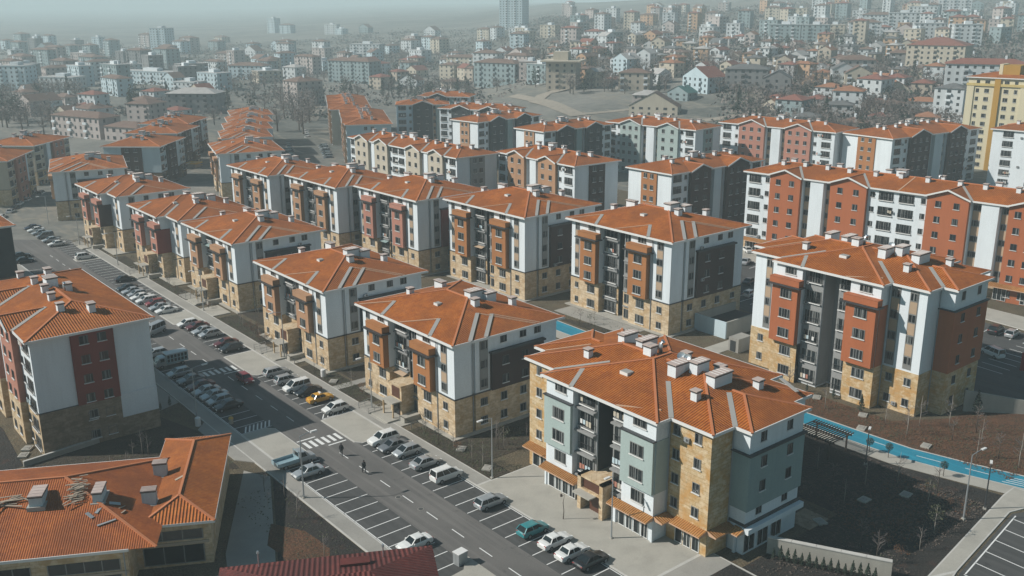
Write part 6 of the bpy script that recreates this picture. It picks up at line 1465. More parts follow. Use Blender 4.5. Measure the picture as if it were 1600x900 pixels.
MAN=[
('tower_block', 440.0, 1223.8, 3.4, 21.0, 20.0, 29.0, -16.0, 'pale', 'flat', 10, 'tall slab tower standing alone on the hazy left skyline', 'apartment building'),
('tower_block', 795.5, 1647.9, 10.5, 18.7, 14.0, 25.7, -36.0, 'pale', 'flat', 9, 'slim square tower on the skyline left of the hill, half lost in haze', 'apartment building'),
('tower_block', 834.8, 1025.4, 27.1, 31.3, 30.0, 40.0, -18.0, 'pale2', 'flat', 13, 'widest and tallest hazy tower at the top centre of the skyline', 'apartment building'),
('tower_block', 168.8, 760.9, 1.7, 20.1, 14.0, 17.4, -8.0, 'pale', 'flat', 6, 'broad pale eight-storey block at the left edge in the haze', 'apartment building'),
('apartment_block', 190.7, 734.8, 1.7, 27.2, 14.0, 10.0, -14.0, 'white', 'flat', 3, 'low white long building in the haze at far left', 'apartment building'),
('apartment_block', 129.1, 475.5, 0.9, 32.6, 12.0, 10.1, -29.0, 'pinkw', 'brown', 3, 'long pinkish grey apartment block behind the leftmost orange roofs', 'apartment building'),
('apartment_block', 167.6, 504.0, 1.1, 13.7, 14.0, 11.1, -18.0, 'pinkw', 'brown', 4, 'plain pinkish block at the end of the long row left of the orange roofs', 'apartment building'),
('apartment_block', 207.9, 536.4, 1.3, 28.1, 16.0, 11.5, -4.0, 'grey', 'pale', 4, 'grey curved-looking block with a pale gable wall behind the left rows', 'apartment building'),
('apartment_block', 140.3, 447.7, 0.9, 20.1, 12.0, 6.9, -26.0, 'pinkw', 'brown', 2, 'small-windowed pinkish block just above the orange-roofed rows on the left', 'apartment building'),
('apartment_block', 259.8, 753.9, 1.9, 59.1, 12.0, 9.8, -30.0, 'pale', 'flat', 3, 'long low pale block in the left middle haze', 'apartment building'),
('apartment_block', 333.8, 741.4, 2.3, 31.0, 14.0, 11.4, -16.0, 'pale', 'brown', 4, 'hazy block with a flat white roof left of centre', 'apartment building'),
('apartment_block', 274.1, 547.7, 0.7, 15.7, 18.0, 14.9, -46.0, 'pinkw', 'brown', 5, 'pinkish corner block with a dark side above the car park', 'apartment building'),
('apartment_block', 356.7, 713.2, 2.7, 14.3, 12.0, 10.2, -36.0, 'white', 'pale', 3, 'small white gabled block left of the long teal block', 'apartment building'),
('apartment_block', 375.6, 653.9, 2.7, 40.1, 14.0, 16.6, -32.0, 'tealw', 'brown', 6, 'long block with white and tan end walls and a teal-grey front', 'apartment building'),
('apartment_block', 511.6, 857.1, 7.7, 32.5, 12.0, 14.3, -20.0, 'white', 'flat', 5, 'pale block with vertical strips in the haze above the long teal block', 'apartment building'),
('apartment_block', 651.9, 978.3, 12.5, 35.4, 14.0, 9.2, -24.0, 'cream', 'flat', 3, 'long cream low building catching light on the hazy slope', 'apartment building'),
('apartment_block', 487.8, 660.3, 6.0, 32.3, 12.0, 11.9, -24.0, 'cream', 'brown', 4, 'cream block with small windows left of the water tower', 'apartment building'),
('apartment_block', 408.0, 518.9, 5.9, 33.0, 14.0, 16.5, -34.0, 'tealw', 'brown', 5, 'long teal-grey block with white strips and a tan end wall, left of the water tower', 'apartment building'),
('apartment_block', 418.1, 495.8, 11.7, 12.8, 12.0, 11.9, -21.0, 'pinkw', 'flat', 4, 'narrow grey-pink block touching the left side of the water tower', 'apartment building'),
('apartment_block', 382.3, 424.2, 11.8, 17.2, 16.0, 15.7, -14.0, 'beige', 'none', 5, 'stout beige tower building with a wide flat overhanging top', 'apartment building'),
('white_gabled_house', 447.2, 441.1, 16.1, 12.3, 12.0, 10.7, -51.0, 'paleb', 'pale', 4, 'plain pale gabled house with a blank blue-white end wall', 'apartment building'),
('white_gabled_house', 475.3, 448.0, 17.8, 10.2, 10.0, 11.1, -36.0, 'white', 'pale', 4, 'white gabled house standing highest beside the blue-white house', 'apartment building'),
('white_gabled_house', 414.3, 351.8, 13.0, 19.0, 14.0, 9.1, -56.0, 'paleb', 'redroof', 3, 'large house with a blank pale gable wall and a small orange roof', 'apartment building'),
('apartment_block', 361.0, 332.4, 6.2, 24.3, 10.0, 5.1, -20.0, 'cream', 'brown', 2, 'low cream long building with a dark red roof at the edge of the fields', 'apartment building'),
('house', 406.1, 389.2, 12.3, 17.6, 12.0, 10.3, -16.0, 'beige', 'brown', 3, 'beige three-storey house with a terracotta roof by the fields', 'apartment building'),
('house', 392.9, 345.0, 10.6, 12.2, 10.0, 4.7, -41.0, 'tealr', 'teal', 2, 'low house with a green-teal roof', 'apartment building'),
('house', 377.8, 352.6, 8.9, 14.8, 12.0, 5.4, -16.0, 'pinkw', 'pale', 2, 'low pink-white shed with a pale sheet roof below the beige house', 'apartment building'),
('apartment_block', 429.5, 329.7, 14.6, 22.2, 14.0, 11.8, -18.0, 'grey', 'grey', 4, 'grey terrace-roofed block left of the bare trees', 'apartment building'),
('apartment_block', 423.9, 306.2, 13.8, 13.9, 14.0, 9.3, -18.0, 'greyd', 'grey', 3, 'dark-roofed grey block beside the terrace-roofed block', 'apartment building'),
('house', 383.7, 270.0, 8.5, 12.5, 14.0, 8.9, -38.0, 'teal', 'redroof', 3, 'greenish three-storey house with a rust red roof', 'apartment building'),
('house', 369.4, 250.3, 6.1, 11.2, 10.0, 6.2, -21.0, 'white', 'grey', 2, 'white cube house just above the pink-fronted building', 'apartment building'),
('house', 471.9, 298.2, 16.9, 12.5, 12.0, 9.0, -12.0, 'white', 'grey', 3, 'white and pink three-storey house on the slope', 'apartment building'),
('house', 468.6, 287.7, 16.4, 13.6, 12.0, 8.2, -16.0, 'cream', 'brown', 3, 'cream house with balconies beside the white and pink one', 'apartment building'),
('apartment_block', 508.1, 313.4, 18.6, 20.0, 14.0, 10.4, -10.0, 'pinkw', 'brown', 3, 'block with brick red trim high in the houses', 'apartment building'),
('apartment_block', 575.5, 304.1, 20.3, 33.1, 26.0, 15.0, -34.0, 'cream', 'redroof', 5, 'big cream public building with a wide orange hipped roof', 'apartment building'),
('house', 576.3, 326.6, 21.2, 12.2, 14.0, 8.9, -20.0, 'greyd', 'brown', 3, 'grey block left of the big cream building', 'apartment building'),
('house', 412.7, 258.2, 10.2, 13.3, 13.0, 10.3, -26.0, 'white', 'orange', 3, 'white three-storey house with an orange roof in the bare trees', 'apartment building'),
('house', 446.5, 268.2, 13.5, 12.9, 14.0, 10.3, -46.0, 'white', 'redroof', 3, 'large white house with terraces right of the dark conifers', 'apartment building'),
('house', 399.4, 253.5, 8.8, 11.8, 10.0, 6.5, -21.0, 'greyw', 'grey', 2, 'grey box house with two balcony bands among bare trees', 'apartment building'),
('white_apartment_block', 435.7, 221.5, 8.6, 12.9, 12.0, 14.1, -40.0, 'white', 'grey', 5, 'white terraced villa with dark glazed balconies', 'apartment building'),
('white_apartment_block', 469.2, 221.3, 11.1, 36.3, 14.0, 20.9, -23.0, 'white', 'redroof', 7, 'white six-storey block with a dark red roof behind the yellow tower', 'apartment building'),
('house', 462.0, 261.9, 14.0, 11.1, 10.0, 5.2, -16.0, 'cream', 'orange', 2, 'small house with an orange roof below the cream public building', 'apartment building'),
('house', 444.8, 238.4, 10.8, 15.3, 10.0, 4.3, -26.0, 'white', 'orange', 2, 'wide low house with an orange-red roof', 'apartment building'),
('tower_block', 1079.1, 553.6, 43.2, 33.6, 20.0, 24.8, -22.0, 'white', 'flat', 8, 'tall white tower block at the top right of the hillside', 'apartment building'),
('tower_block', 937.7, 512.6, 37.8, 26.0, 16.0, 18.2, -26.0, 'white', 'flat', 6, 'white high-rise left of the tallest hillside tower', 'apartment building'),
('tower_block', 829.8, 470.7, 33.6, 25.7, 16.0, 17.5, -20.0, 'white', 'flat', 6, 'pale high-rise with brown bands on the hillside', 'apartment building'),
('apartment_block', 872.3, 521.4, 36.4, 28.9, 14.0, 12.6, -22.0, 'white', 'brown', 4, 'white hillside block with cream bands below the high-rises', 'apartment building'),
('apartment_block', 689.2, 465.3, 29.4, 20.9, 14.0, 13.6, -22.0, 'tealw', 'flat', 5, 'blue-grey ten-storey block on the lower hillside', 'apartment building'),
('apartment_block', 678.3, 485.8, 29.3, 24.3, 14.0, 13.8, -22.0, 'tealw', 'flat', 5, 'wide blue-grey block left of its darker twin', 'apartment building'),
('apartment_block', 733.4, 477.0, 31.2, 16.4, 14.0, 11.0, -22.0, 'cream', 'flat', 4, 'cream yellow block right of the blue-grey ones', 'apartment building'),
('apartment_block', 741.6, 453.7, 30.6, 24.8, 14.0, 14.0, -18.0, 'white', 'brown', 5, 'white long block with brown roof right of the cream yellow block', 'apartment building'),
('apartment_block', 735.5, 364.8, 27.4, 19.7, 14.0, 16.7, -16.0, 'white', 'flat', 6, 'white block at the foot of the top right field', 'apartment building'),
('apartment_block', 756.2, 406.4, 29.5, 22.9, 14.0, 14.6, -16.0, 'white', 'flat', 5, 'white block with dark balconies under the high-rises', 'apartment building'),
]
REG=['among bare trees on the right hillside', 'among the houses past the fields', 'at the top of the right hillside', 'behind the orange-roofed row at centre left', 'high on the right hillside', 'in the haze beyond the left rows', 'in the haze left of the central tower', 'in the hazy middle distance before the water tower', 'near the hazy left skyline', 'on the hazy hillside above the fields', 'on the skyline around the central tower', 'on the slope left of the yellow tower']
LMK=['the lone slab tower on the left skyline', 'the slim square skyline tower', 'the widest central tower', 'the broad pale block at the left edge', 'the low white long block at far left', 'the long pinkish grey block', 'the plain pinkish end block', 'the grey block with a pale gable wall', 'the small-windowed pinkish block', 'the long low pale block', 'the flat white-roofed hazy block', 'the pinkish corner block', 'the small white gabled block', 'the long teal block', 'the pale vertical-striped block', 'the long cream low building', 'the cream small-windowed block', 'the teal-grey block beside the water tower', 'the narrow grey-pink block', 'the flat-topped beige tower', 'the blue-white gabled house', 'the white gabled house', 'the big house with blank gable', 'the dark red-roofed long building', 'the beige three-storey house', 'the teal-roofed low house', 'the pink-white shed', 'the grey terrace-roofed block', 'the dark-roofed grey block', 'the greenish rust-roofed house', 'the white cube house', 'the white and pink house', 'the cream balconied house', 'the brick-trimmed block', 'the big cream public building', 'the grey block by the public building', 'the white orange-roofed house', 'the large terraced white house', 'the grey box house', 'the white terraced villa', 'the white six-storey block', 'the small orange-roofed house', 'the wide low orange-roofed house', 'the tall top-right tower', 'the white high-rise', 'the brown-banded high-rise', 'the cream-banded hillside block', 'the blue-grey ten-storey block', 'the wide blue-grey block', 'the cream yellow block', 'the brown-roofed white long block', 'the white block below the field', 'the dark-balconied white block']
SCAT="""
a 358.1 1299.5 3.4 21.1 9.4 9.0 -37.1 pinkw brown 3 8 4 3 -1
a 360.2 1412.9 3.7 17.9 10.2 18.0 -36.6 pale brown 6 8 3 3 -1
a 290.1 863.6 2.2 12.9 11.9 9.0 44.3 white flat 3 5 9 3 -1
a 444.0 1173.1 3.3 20.1 12.2 15.0 -41.2 pale brown 5 8 0 2 -1
a 307.6 921.5 2.4 19.4 12.9 18.0 -30.4 grey brown 6 8 9 3 -1
a 504.0 1210.6 3.9 17.9 12.8 12.0 -36.5 tealw brown 4 6 0 1 -1
a 215.2 950.4 2.3 23.0 13.1 15.0 -37.0 pinkw brown 5 5 3 3 -1
a 470.2 1359.7 3.8 21.8 12.2 18.0 -33.4 pinkw brown 6 8 0 0 -1
a 366.5 1185.0 3.2 16.0 12.7 18.0 -46.0 tealw brown 6 8 0 0 -1
a 330.5 1138.6 3.0 13.9 11.2 15.0 -32.5 tealw brown 5 8 4 3 -1
a 314.9 1299.3 3.4 15.2 10.2 18.0 -30.6 grey flat 6 8 3 3 -1
a 336.2 933.5 2.5 24.2 13.8 18.0 -42.8 tealw brown 6 8 9 3 -1
a 271.0 1113.2 2.8 12.7 9.0 12.0 -26.6 grey flat 4 8 3 3 -1
a 288.9 1271.7 3.2 17.3 12.2 15.0 -42.5 grey brown 5 8 3 3 -1
a 247.2 647.4 1.6 18.5 11.4 9.0 -25.1 white flat 3 5 7 3 -1
a 248.5 818.9 2.0 19.2 10.0 15.0 45.0 white brown 5 5 9 0 -1
a 387.2 1060.9 2.9 21.0 9.5 15.0 -35.7 grey brown 5 8 0 2 -1
a 269.9 1047.0 2.6 23.2 10.0 18.0 -36.1 pinkw brown 6 8 4 3 -1
a 213.4 773.8 1.9 22.1 10.7 15.0 -45.3 pale flat 5 5 4 1 -1
a 314.6 1254.5 3.2 20.7 13.5 9.0 -24.4 tealw brown 3 8 3 3 -1
a 200.5 882.9 2.1 24.7 12.9 12.0 -34.5 tealw flat 4 5 3 3 -1
a 318.1 1336.6 3.5 24.7 13.0 12.0 -36.1 grey brown 4 8 3 3 -1
a 255.9 919.0 2.3 13.8 9.1 9.0 -34.8 grey brown 3 5 4 3 -1
a 275.4 710.1 1.8 15.0 10.3 15.0 37.9 grey flat 5 5 9 1 -1
a 309.1 783.5 2.1 23.4 11.6 12.0 40.1 grey flat 4 5 9 1 -1
a 254.9 696.5 1.7 12.8 10.0 9.0 -37.3 pale brown 3 5 9 1 -1
a 415.1 1385.6 3.8 15.4 9.4 15.0 -32.3 pale flat 5 8 0 0 -1
a 275.8 956.2 2.4 25.9 13.2 12.0 -39.9 tealw brown 4 8 4 3 1
a 311.1 970.7 2.5 12.3 10.7 15.0 -36.2 grey flat 5 8 9 0 -1
a 179.4 822.9 1.9 15.8 9.6 18.0 -33.6 pinkw brown 6 5 3 0 -1
a 315.9 1447.7 3.7 15.6 12.0 12.0 -42.6 pale brown 4 8 3 3 -1
a 363.2 1481.9 3.9 14.8 10.6 15.0 -28.7 grey flat 5 8 3 3 -1
a 381.5 1101.3 3.0 23.3 14.0 9.0 40.6 pale flat 3 8 0 2 -1
a 246.6 995.3 2.5 25.1 9.5 18.0 -32.4 tealw brown 6 8 3 1 -1
a 332.1 1220.5 3.2 15.2 10.0 12.0 -38.0 tealw brown 4 8 4 3 0
a 333.2 808.9 2.3 21.7 9.2 12.0 -44.0 white brown 4 3 10 0 -1
a 308.8 1093.1 2.8 25.8 10.6 9.0 -31.8 pinkw flat 3 8 4 3 -1
a 386.7 1389.7 3.7 15.9 12.3 12.0 -44.8 grey flat 4 8 4 3 -1
a 245.5 1069.3 2.6 12.6 9.1 15.0 45.5 white flat 5 8 3 3 -1
a 462.9 1196.2 3.4 24.5 12.9 18.0 -42.2 pinkw brown 6 8 0 1 -1
a 290.5 816.5 2.1 12.6 13.2 18.0 43.0 grey flat 6 5 9 1 -1
a 348.8 1510.5 4.0 20.9 13.8 18.0 -40.5 tealw brown 6 8 3 3 1
a 274.5 1206.1 3.0 22.2 10.0 18.0 -42.3 tealw brown 6 8 3 3 0
a 223.7 854.3 2.1 21.7 12.4 15.0 -38.4 grey brown 5 5 4 3 -1
a 208.6 678.5 1.6 25.9 10.9 12.0 -46.3 pale brown 4 5 9 0 -1
a 222.4 720.6 1.7 21.8 10.2 18.0 -40.0 tealw flat 6 5 9 0 -1
a 275.9 677.8 1.7 23.4 12.2 12.0 -38.6 pale flat 4 5 7 3 -1
a 217.3 813.8 2.0 25.7 10.3 12.0 42.0 pinkw brown 4 5 4 3 -1
h 133.4 584.2 1.2 11.4 11.5 9.0 -33.1 pinkw brown 3 5 5 0 -1
h 143.9 641.9 1.4 11.5 10.2 9.0 -39.0 pinkw brown 3 5 3 2 -1
h 170.6 599.8 1.3 13.6 10.9 9.0 -27.1 white redroof 3 5 5 3 -1
h 152.7 559.1 1.2 13.6 13.0 6.0 -35.4 white redroof 2 5 5 3 -1
h 191.9 579.3 1.3 12.6 13.1 6.0 -35.5 white brown 2 5 6 3 -1
h 145.2 521.6 1.1 15.1 13.3 9.0 -38.1 white brown 3 5 5 3 -1
h 173.8 526.0 1.2 13.3 11.8 6.0 -33.2 white brown 2 5 6 0 -1
h 163.2 630.1 1.4 15.2 10.2 6.0 -36.5 pinkw brown 2 5 4 2 -1
h 205.1 596.1 1.4 11.1 11.5 9.0 -32.0 white redroof 3 5 6 3 -1
h 232.6 593.2 1.4 11.2 10.7 9.0 -39.9 cream redroof 3 5 7 3 -1
h 140.2 540.3 1.1 11.3 11.5 6.0 -34.4 cream brown 2 5 5 3 -1
h 147.6 612.8 1.3 14.6 10.6 6.0 -31.7 white brown 2 5 4 2 -1
h 159.2 696.7 1.6 11.4 11.1 6.0 -39.7 pinkw brown 2 5 3 2 -1
h 187.3 512.5 1.1 11.2 9.2 6.0 -31.0 white redroof 2 5 7 2 -1
a 579.3 703.1 18.8 13.8 13.8 15.0 -22.9 pale brown 5 7 18 3 -1
a 412.2 771.7 4.1 18.3 13.0 9.0 -42.3 pale flat 3 3 12 1 -1
a 401.5 468.4 11.7 15.4 10.3 12.0 -41.8 tealw flat 4 7 18 2 -1
a 477.6 619.2 8.0 21.5 12.9 15.0 -28.5 white brown 5 7 17 3 -1
a 525.1 689.5 9.2 17.2 11.0 9.0 -40.2 white brown 3 7 16 1 -1
a 500.9 815.3 7.2 12.2 11.1 9.0 35.0 pale brown 3 6 14 1 -1
a 453.7 995.4 4.1 19.9 11.2 9.0 -36.6 white brown 3 6 10 3 -1
a 421.5 744.8 4.4 12.8 10.2 9.0 -23.4 white flat 3 3 13 0 -1
a 611.1 926.5 11.1 15.5 14.0 15.0 -40.2 pinkw flat 5 7 15 2 -1
a 648.2 739.4 27.6 16.6 13.1 12.0 -31.2 cream flat 4 10 2 2 1
a 405.4 925.3 3.2 21.6 10.0 9.0 -34.6 cream brown 3 6 10 3 -1
a 390.2 752.5 3.5 23.2 9.5 15.0 -39.6 pinkw brown 5 3 12 1 -1
a 775.8 1399.3 14.3 24.0 9.2 15.0 -29.1 white flat 5 6 14 3 -1
a 455.6 805.2 5.6 11.1 9.2 12.0 -43.1 pinkw brown 4 6 13 3 -1
a 594.1 854.4 10.2 13.8 13.9 15.0 -44.3 cream brown 5 7 15 1 -1
a 593.5 907.6 10.6 15.8 13.3 12.0 -41.6 white brown 4 7 15 2 -1
a 415.8 977.6 3.2 19.0 13.5 9.0 -25.2 pinkw brown 3 6 10 3 -1
a 537.0 1106.6 6.2 12.3 9.9 9.0 -35.0 pale brown 3 6 1 2 -1
a 778.7 1132.0 16.7 20.0 12.4 9.0 -36.6 white brown 3 10 15 1 -1
a 480.5 972.1 5.4 17.9 9.2 15.0 -32.5 white brown 5 6 12 3 -1
a 450.8 692.5 4.8 10.5 13.2 9.0 -37.4 tealw brown 3 7 14 1 -1
a 633.2 927.3 11.7 15.9 11.9 12.0 -28.6 tealw brown 4 7 15 1 -1
a 800.7 1341.8 16.7 18.7 11.4 9.0 -34.0 tealw brown 3 6 14 3 -1
a 590.1 760.6 13.5 10.9 10.8 12.0 40.1 pale brown 4 7 16 3 -1
a 391.8 901.9 3.0 11.2 12.7 15.0 -39.0 pinkw flat 5 6 10 3 -1
a 477.2 580.7 13.4 21.0 9.1 9.0 -45.7 pinkw brown 3 7 18 3 -1
a 626.8 749.9 22.5 13.7 11.5 12.0 -37.8 cream flat 4 10 2 2 0
a 335.4 700.8 2.3 19.5 13.5 9.0 34.6 cream flat 3 3 12 0 -1
a 440.4 618.4 3.4 13.5 11.7 12.0 -32.1 cream brown 4 7 16 2 -1
a 385.7 794.4 3.3 10.7 13.1 12.0 45.1 cream brown 4 3 12 0 -1
a 457.0 555.8 12.2 20.5 10.1 12.0 -39.0 pinkw brown 4 7 18 0 -1
a 772.3 1367.9 14.7 16.8 12.1 9.0 -41.2 pale flat 3 6 14 3 -1
a 478.3 889.8 6.1 17.5 11.1 12.0 -35.6 pinkw flat 4 6 13 0 -1
a 707.8 900.9 19.1 10.2 13.0 15.0 -47.2 white brown 5 10 2 2 -1
a 402.0 849.2 3.5 13.8 13.1 9.0 44.7 pale brown 3 6 10 1 1
a 510.1 765.0 7.2 18.4 11.6 12.0 -47.5 white flat 4 7 15 2 -1
a 564.4 885.3 9.6 13.3 9.3 9.0 41.9 pale brown 3 6 15 0 -1
a 508.2 1026.8 5.9 17.3 12.2 15.0 -33.9 tealw brown 5 6 12 3 -1
a 701.5 843.5 25.3 19.2 9.9 9.0 -46.5 cream flat 3 10 2 2 -1
a 712.8 867.6 24.3 17.1 9.8 9.0 -31.7 white flat 3 10 2 2 -1
a 470.9 819.7 6.1 17.9 9.9 9.0 -40.5 pale flat 3 6 13 3 -1
a 407.8 865.6 3.6 10.6 9.3 9.0 -31.6 pale brown 3 6 10 1 0
a 784.2 1571.8 11.4 23.3 13.6 15.0 -28.3 pale brown 5 6 1 1 -1
a 364.0 777.5 2.8 19.0 10.5 12.0 -43.8 tealw brown 4 3 10 1 -1
a 466.4 1021.4 4.3 10.7 11.8 15.0 -32.0 pale brown 5 6 10 3 -1
a 603.0 1428.1 5.0 20.7 13.9 9.0 -42.1 cream brown 3 6 0 1 -1
a 708.4 921.4 17.1 16.9 10.7 15.0 -36.6 cream brown 5 10 16 3 -1
a 404.1 807.1 3.8 17.0 9.5 15.0 43.4 pale brown 5 6 12 3 -1
a 608.2 890.2 10.9 15.6 11.0 15.0 -43.5 pale brown 5 7 15 1 -1
a 516.5 960.7 7.1 17.6 9.9 15.0 -33.6 white brown 5 6 14 0 -1
h 486.0 747.3 6.4 11.5 12.5 6.0 -31.3 beige redroof 2 7 14 1 -1
h 387.6 591.8 2.1 15.0 9.8 6.0 -28.2 white brown 2 7 13 1 -1
h 432.8 725.7 4.7 14.0 12.5 9.0 -36.9 cream redroof 3 3 13 1 -1
h 526.4 660.9 13.0 11.2 13.3 9.0 -32.3 white redroof 3 7 16 1 -1
h 492.6 693.2 5.7 13.1 9.5 9.0 -37.0 white brown 3 7 16 0 1
h 412.8 691.4 3.9 10.8 12.9 6.0 -37.8 beige brown 2 3 13 1 -1
h 510.4 717.3 6.5 12.4 9.1 9.0 -35.1 beige brown 3 7 16 0 -1
h 404.3 568.7 1.9 10.9 11.6 6.0 -45.0 beige brown 2 7 16 2 -1
h 443.6 582.0 5.6 12.9 9.5 9.0 45.7 beige brown 3 7 17 0 -1
h 422.6 546.2 5.5 14.0 11.1 9.0 -39.7 beige redroof 3 7 17 2 -1
h 483.0 729.5 6.1 11.5 11.4 9.0 -32.2 beige redroof 3 7 15 2 -1
h 448.8 599.8 4.8 11.0 9.4 9.0 35.7 cream redroof 3 7 17 0 -1
h 404.8 624.4 2.9 11.7 9.8 9.0 44.7 beige redroof 3 7 13 1 1
h 540.0 747.7 7.7 12.3 9.7 9.0 -33.5 white brown 3 7 16 0 0
h 501.7 599.8 16.5 14.2 11.3 9.0 -39.5 beige brown 3 7 18 3 -1
h 539.9 705.8 10.2 13.0 12.4 9.0 -34.9 white brown 3 7 16 1 -1
h 366.8 602.1 1.9 12.0 11.8 9.0 -40.4 beige redroof 3 3 13 1 0
h 462.7 784.8 5.8 14.6 12.0 6.0 35.8 beige brown 2 6 13 3 -1
h 428.3 703.5 4.4 14.5 12.1 9.0 -36.2 white redroof 3 3 13 1 -1
h 435.0 659.1 4.0 12.3 12.7 6.0 -44.5 cream redroof 2 7 16 0 -1
a 842.3 563.2 36.8 14.4 13.5 9.0 -47.3 pinkw flat 3 4 49 0 -1
a 860.6 424.9 32.9 13.9 10.9 15.0 -28.5 pinkw redroof 5 2 51 3 -1
a 878.6 454.6 34.3 11.5 13.7 18.0 -38.3 tealw redroof 6 2 52 1 -1
a 989.2 531.3 39.8 14.2 12.1 18.0 -32.7 tealw brown 6 2 44 1 -1
a 882.6 478.9 35.2 11.3 9.3 15.0 -38.0 white redroof 5 2 52 3 -1
a 952.4 612.9 41.5 12.4 13.4 18.0 -36.8 tealw redroof 6 4 49 3 -1
a 816.5 397.7 30.8 11.3 9.0 15.0 -33.0 peach brown 5 2 51 1 -1
a 1036.2 838.9 48.4 13.4 13.0 12.0 -26.7 pinkw flat 4 9 48 0 -1
a 895.2 536.7 37.5 10.7 10.3 9.0 35.1 tealw brown 3 4 46 2 -1
a 804.8 427.0 31.4 10.9 11.9 15.0 -37.9 white brown 5 2 52 1 -1
a 977.9 900.8 42.5 9.7 13.0 15.0 38.3 peach redroof 5 9 21 3 -1
a 900.1 923.8 38.5 9.2 10.4 9.0 -28.1 white flat 3 9 2 1 -1
a 946.4 475.9 36.8 13.5 10.3 15.0 -34.8 tealw flat 5 2 51 3 -1
a 741.4 388.2 28.5 11.0 9.2 12.0 -47.7 cream brown 4 2 52 2 -1
a 841.8 901.5 37.1 14.6 11.4 9.0 -32.9 white redroof 3 9 2 1 -1
a 1097.6 642.7 48.5 11.5 10.2 9.0 -41.8 pinkw redroof 3 4 46 3 -1
a 1002.6 512.6 39.6 10.9 12.6 12.0 -33.3 white brown 4 2 43 2 -1
a 1072.8 722.4 51.2 16.4 10.3 18.0 -36.2 white flat 6 4 49 3 -1
a 999.5 1099.3 41.6 15.0 11.9 18.0 -40.1 pinkw flat 6 9 2 1 -1
a 1032.9 905.9 46.2 12.9 9.8 12.0 -42.4 cream redroof 4 9 48 0 -1
a 712.3 733.3 31.9 12.0 12.7 18.0 -40.5 white brown 6 9 21 3 -1
a 901.8 663.6 40.4 15.6 11.4 15.0 -31.2 cream brown 5 4 48 3 -1
a 813.9 764.0 36.0 16.1 11.2 12.0 -41.0 peach brown 4 9 21 3 -1
a 715.5 772.7 32.8 11.4 13.0 15.0 -28.5 tealw flat 5 9 2 1 -1
a 994.0 712.6 46.3 13.1 12.2 12.0 -32.6 white brown 4 4 48 3 -1
a 722.2 401.5 28.4 12.5 10.3 12.0 -40.5 cream flat 4 2 52 0 -1
a 1193.6 585.7 49.6 14.8 10.5 9.0 -27.9 tealw redroof 3 2 43 1 -1
a 705.3 522.2 30.8 16.5 10.4 15.0 -41.4 tealw flat 5 4 48 0 -1
a 1022.8 677.0 47.0 10.4 12.9 12.0 -38.1 cream redroof 4 4 49 3 -1
a 843.4 413.9 32.0 15.1 9.9 12.0 -33.0 white redroof 4 2 51 3 -1
a 1116.3 1028.3 48.0 14.9 11.0 9.0 -30.6 white brown 3 9 21 3 -1
a 698.1 432.1 28.8 9.7 11.0 18.0 -31.0 cream redroof 6 4 50 2 -1
a 668.9 443.7 28.3 9.3 12.5 9.0 -32.4 peach redroof 3 4 47 2 -1
a 863.9 894.9 37.5 11.0 13.2 15.0 43.0 pinkw brown 5 9 2 1 -1
a 614.5 642.0 27.4 16.6 11.5 9.0 -39.8 white redroof 3 9 20 3 -1
a 1131.1 517.4 43.5 10.5 9.5 15.0 -46.8 white flat 5 2 43 1 -1
a 1045.0 615.6 45.0 9.1 12.0 18.0 -42.8 white flat 6 4 46 3 -1
a 826.8 585.7 36.6 11.2 9.6 18.0 36.7 cream redroof 6 4 48 3 -1
a 722.3 649.7 31.6 12.7 11.0 9.0 -36.8 pinkw brown 3 9 21 3 -1
a 1084.5 698.1 50.8 16.8 9.3 15.0 -29.9 peach brown 5 4 46 0 -1
a 855.0 707.7 38.1 13.5 10.6 12.0 -29.6 pinkw brown 4 9 48 0 -1
a 1122.8 684.4 51.7 9.9 9.9 15.0 42.0 tealw flat 5 4 46 3 -1
a 836.4 753.9 37.0 12.2 14.0 18.0 -47.6 pinkw flat 6 9 21 3 -1
a 990.4 614.5 42.6 14.4 10.4 9.0 -32.5 white flat 3 4 46 0 -1
a 956.0 1043.9 40.5 9.3 9.6 15.0 -47.3 pinkw flat 5 9 2 1 -1
a 793.0 363.0 29.0 16.2 9.4 12.0 35.6 tealw flat 4 2 51 1 -1
a 745.8 760.9 33.4 15.7 12.0 12.0 -33.4 pinkw brown 4 9 21 3 -1
a 662.2 524.8 28.8 11.4 11.4 15.0 -31.3 white flat 5 9 48 0 -1
a 887.0 618.2 39.4 13.7 9.1 15.0 -27.3 cream flat 5 4 48 3 -1
a 936.6 665.6 42.1 16.9 10.5 9.0 -40.7 cream redroof 3 4 48 3 -1
a 742.4 599.0 32.7 13.1 13.2 15.0 36.7 pinkw flat 5 9 48 0 -1
a 859.2 394.0 31.8 10.2 10.7 15.0 -32.6 cream redroof 5 2 51 1 -1
a 796.9 405.6 30.5 13.1 12.7 18.0 -35.0 peach redroof 6 2 51 0 -1
a 828.7 833.8 36.4 13.4 9.6 18.0 -33.8 white flat 6 9 21 3 -1
a 748.4 642.4 32.9 9.9 13.3 18.0 -30.5 peach redroof 6 9 21 3 -1
a 788.3 612.4 34.9 12.1 10.6 18.0 -31.8 tealw brown 6 4 48 0 -1
a 1003.7 844.0 45.8 13.6 11.9 9.0 44.1 peach brown 3 9 48 0 -1
a 1199.8 1313.9 47.4 13.5 11.5 15.0 -37.8 white redroof 5 9 2 1 -1
a 755.9 523.6 32.9 12.1 10.8 15.0 -41.7 tealw flat 5 4 47 0 -1
a 855.6 864.4 37.2 12.2 11.8 12.0 -39.2 cream brown 4 9 21 3 -1
a 1113.9 628.6 48.5 11.9 10.8 9.0 -38.7 peach redroof 3 2 44 0 -1
a 987.0 486.3 38.3 10.3 10.4 12.0 -41.8 white flat 4 2 51 3 -1
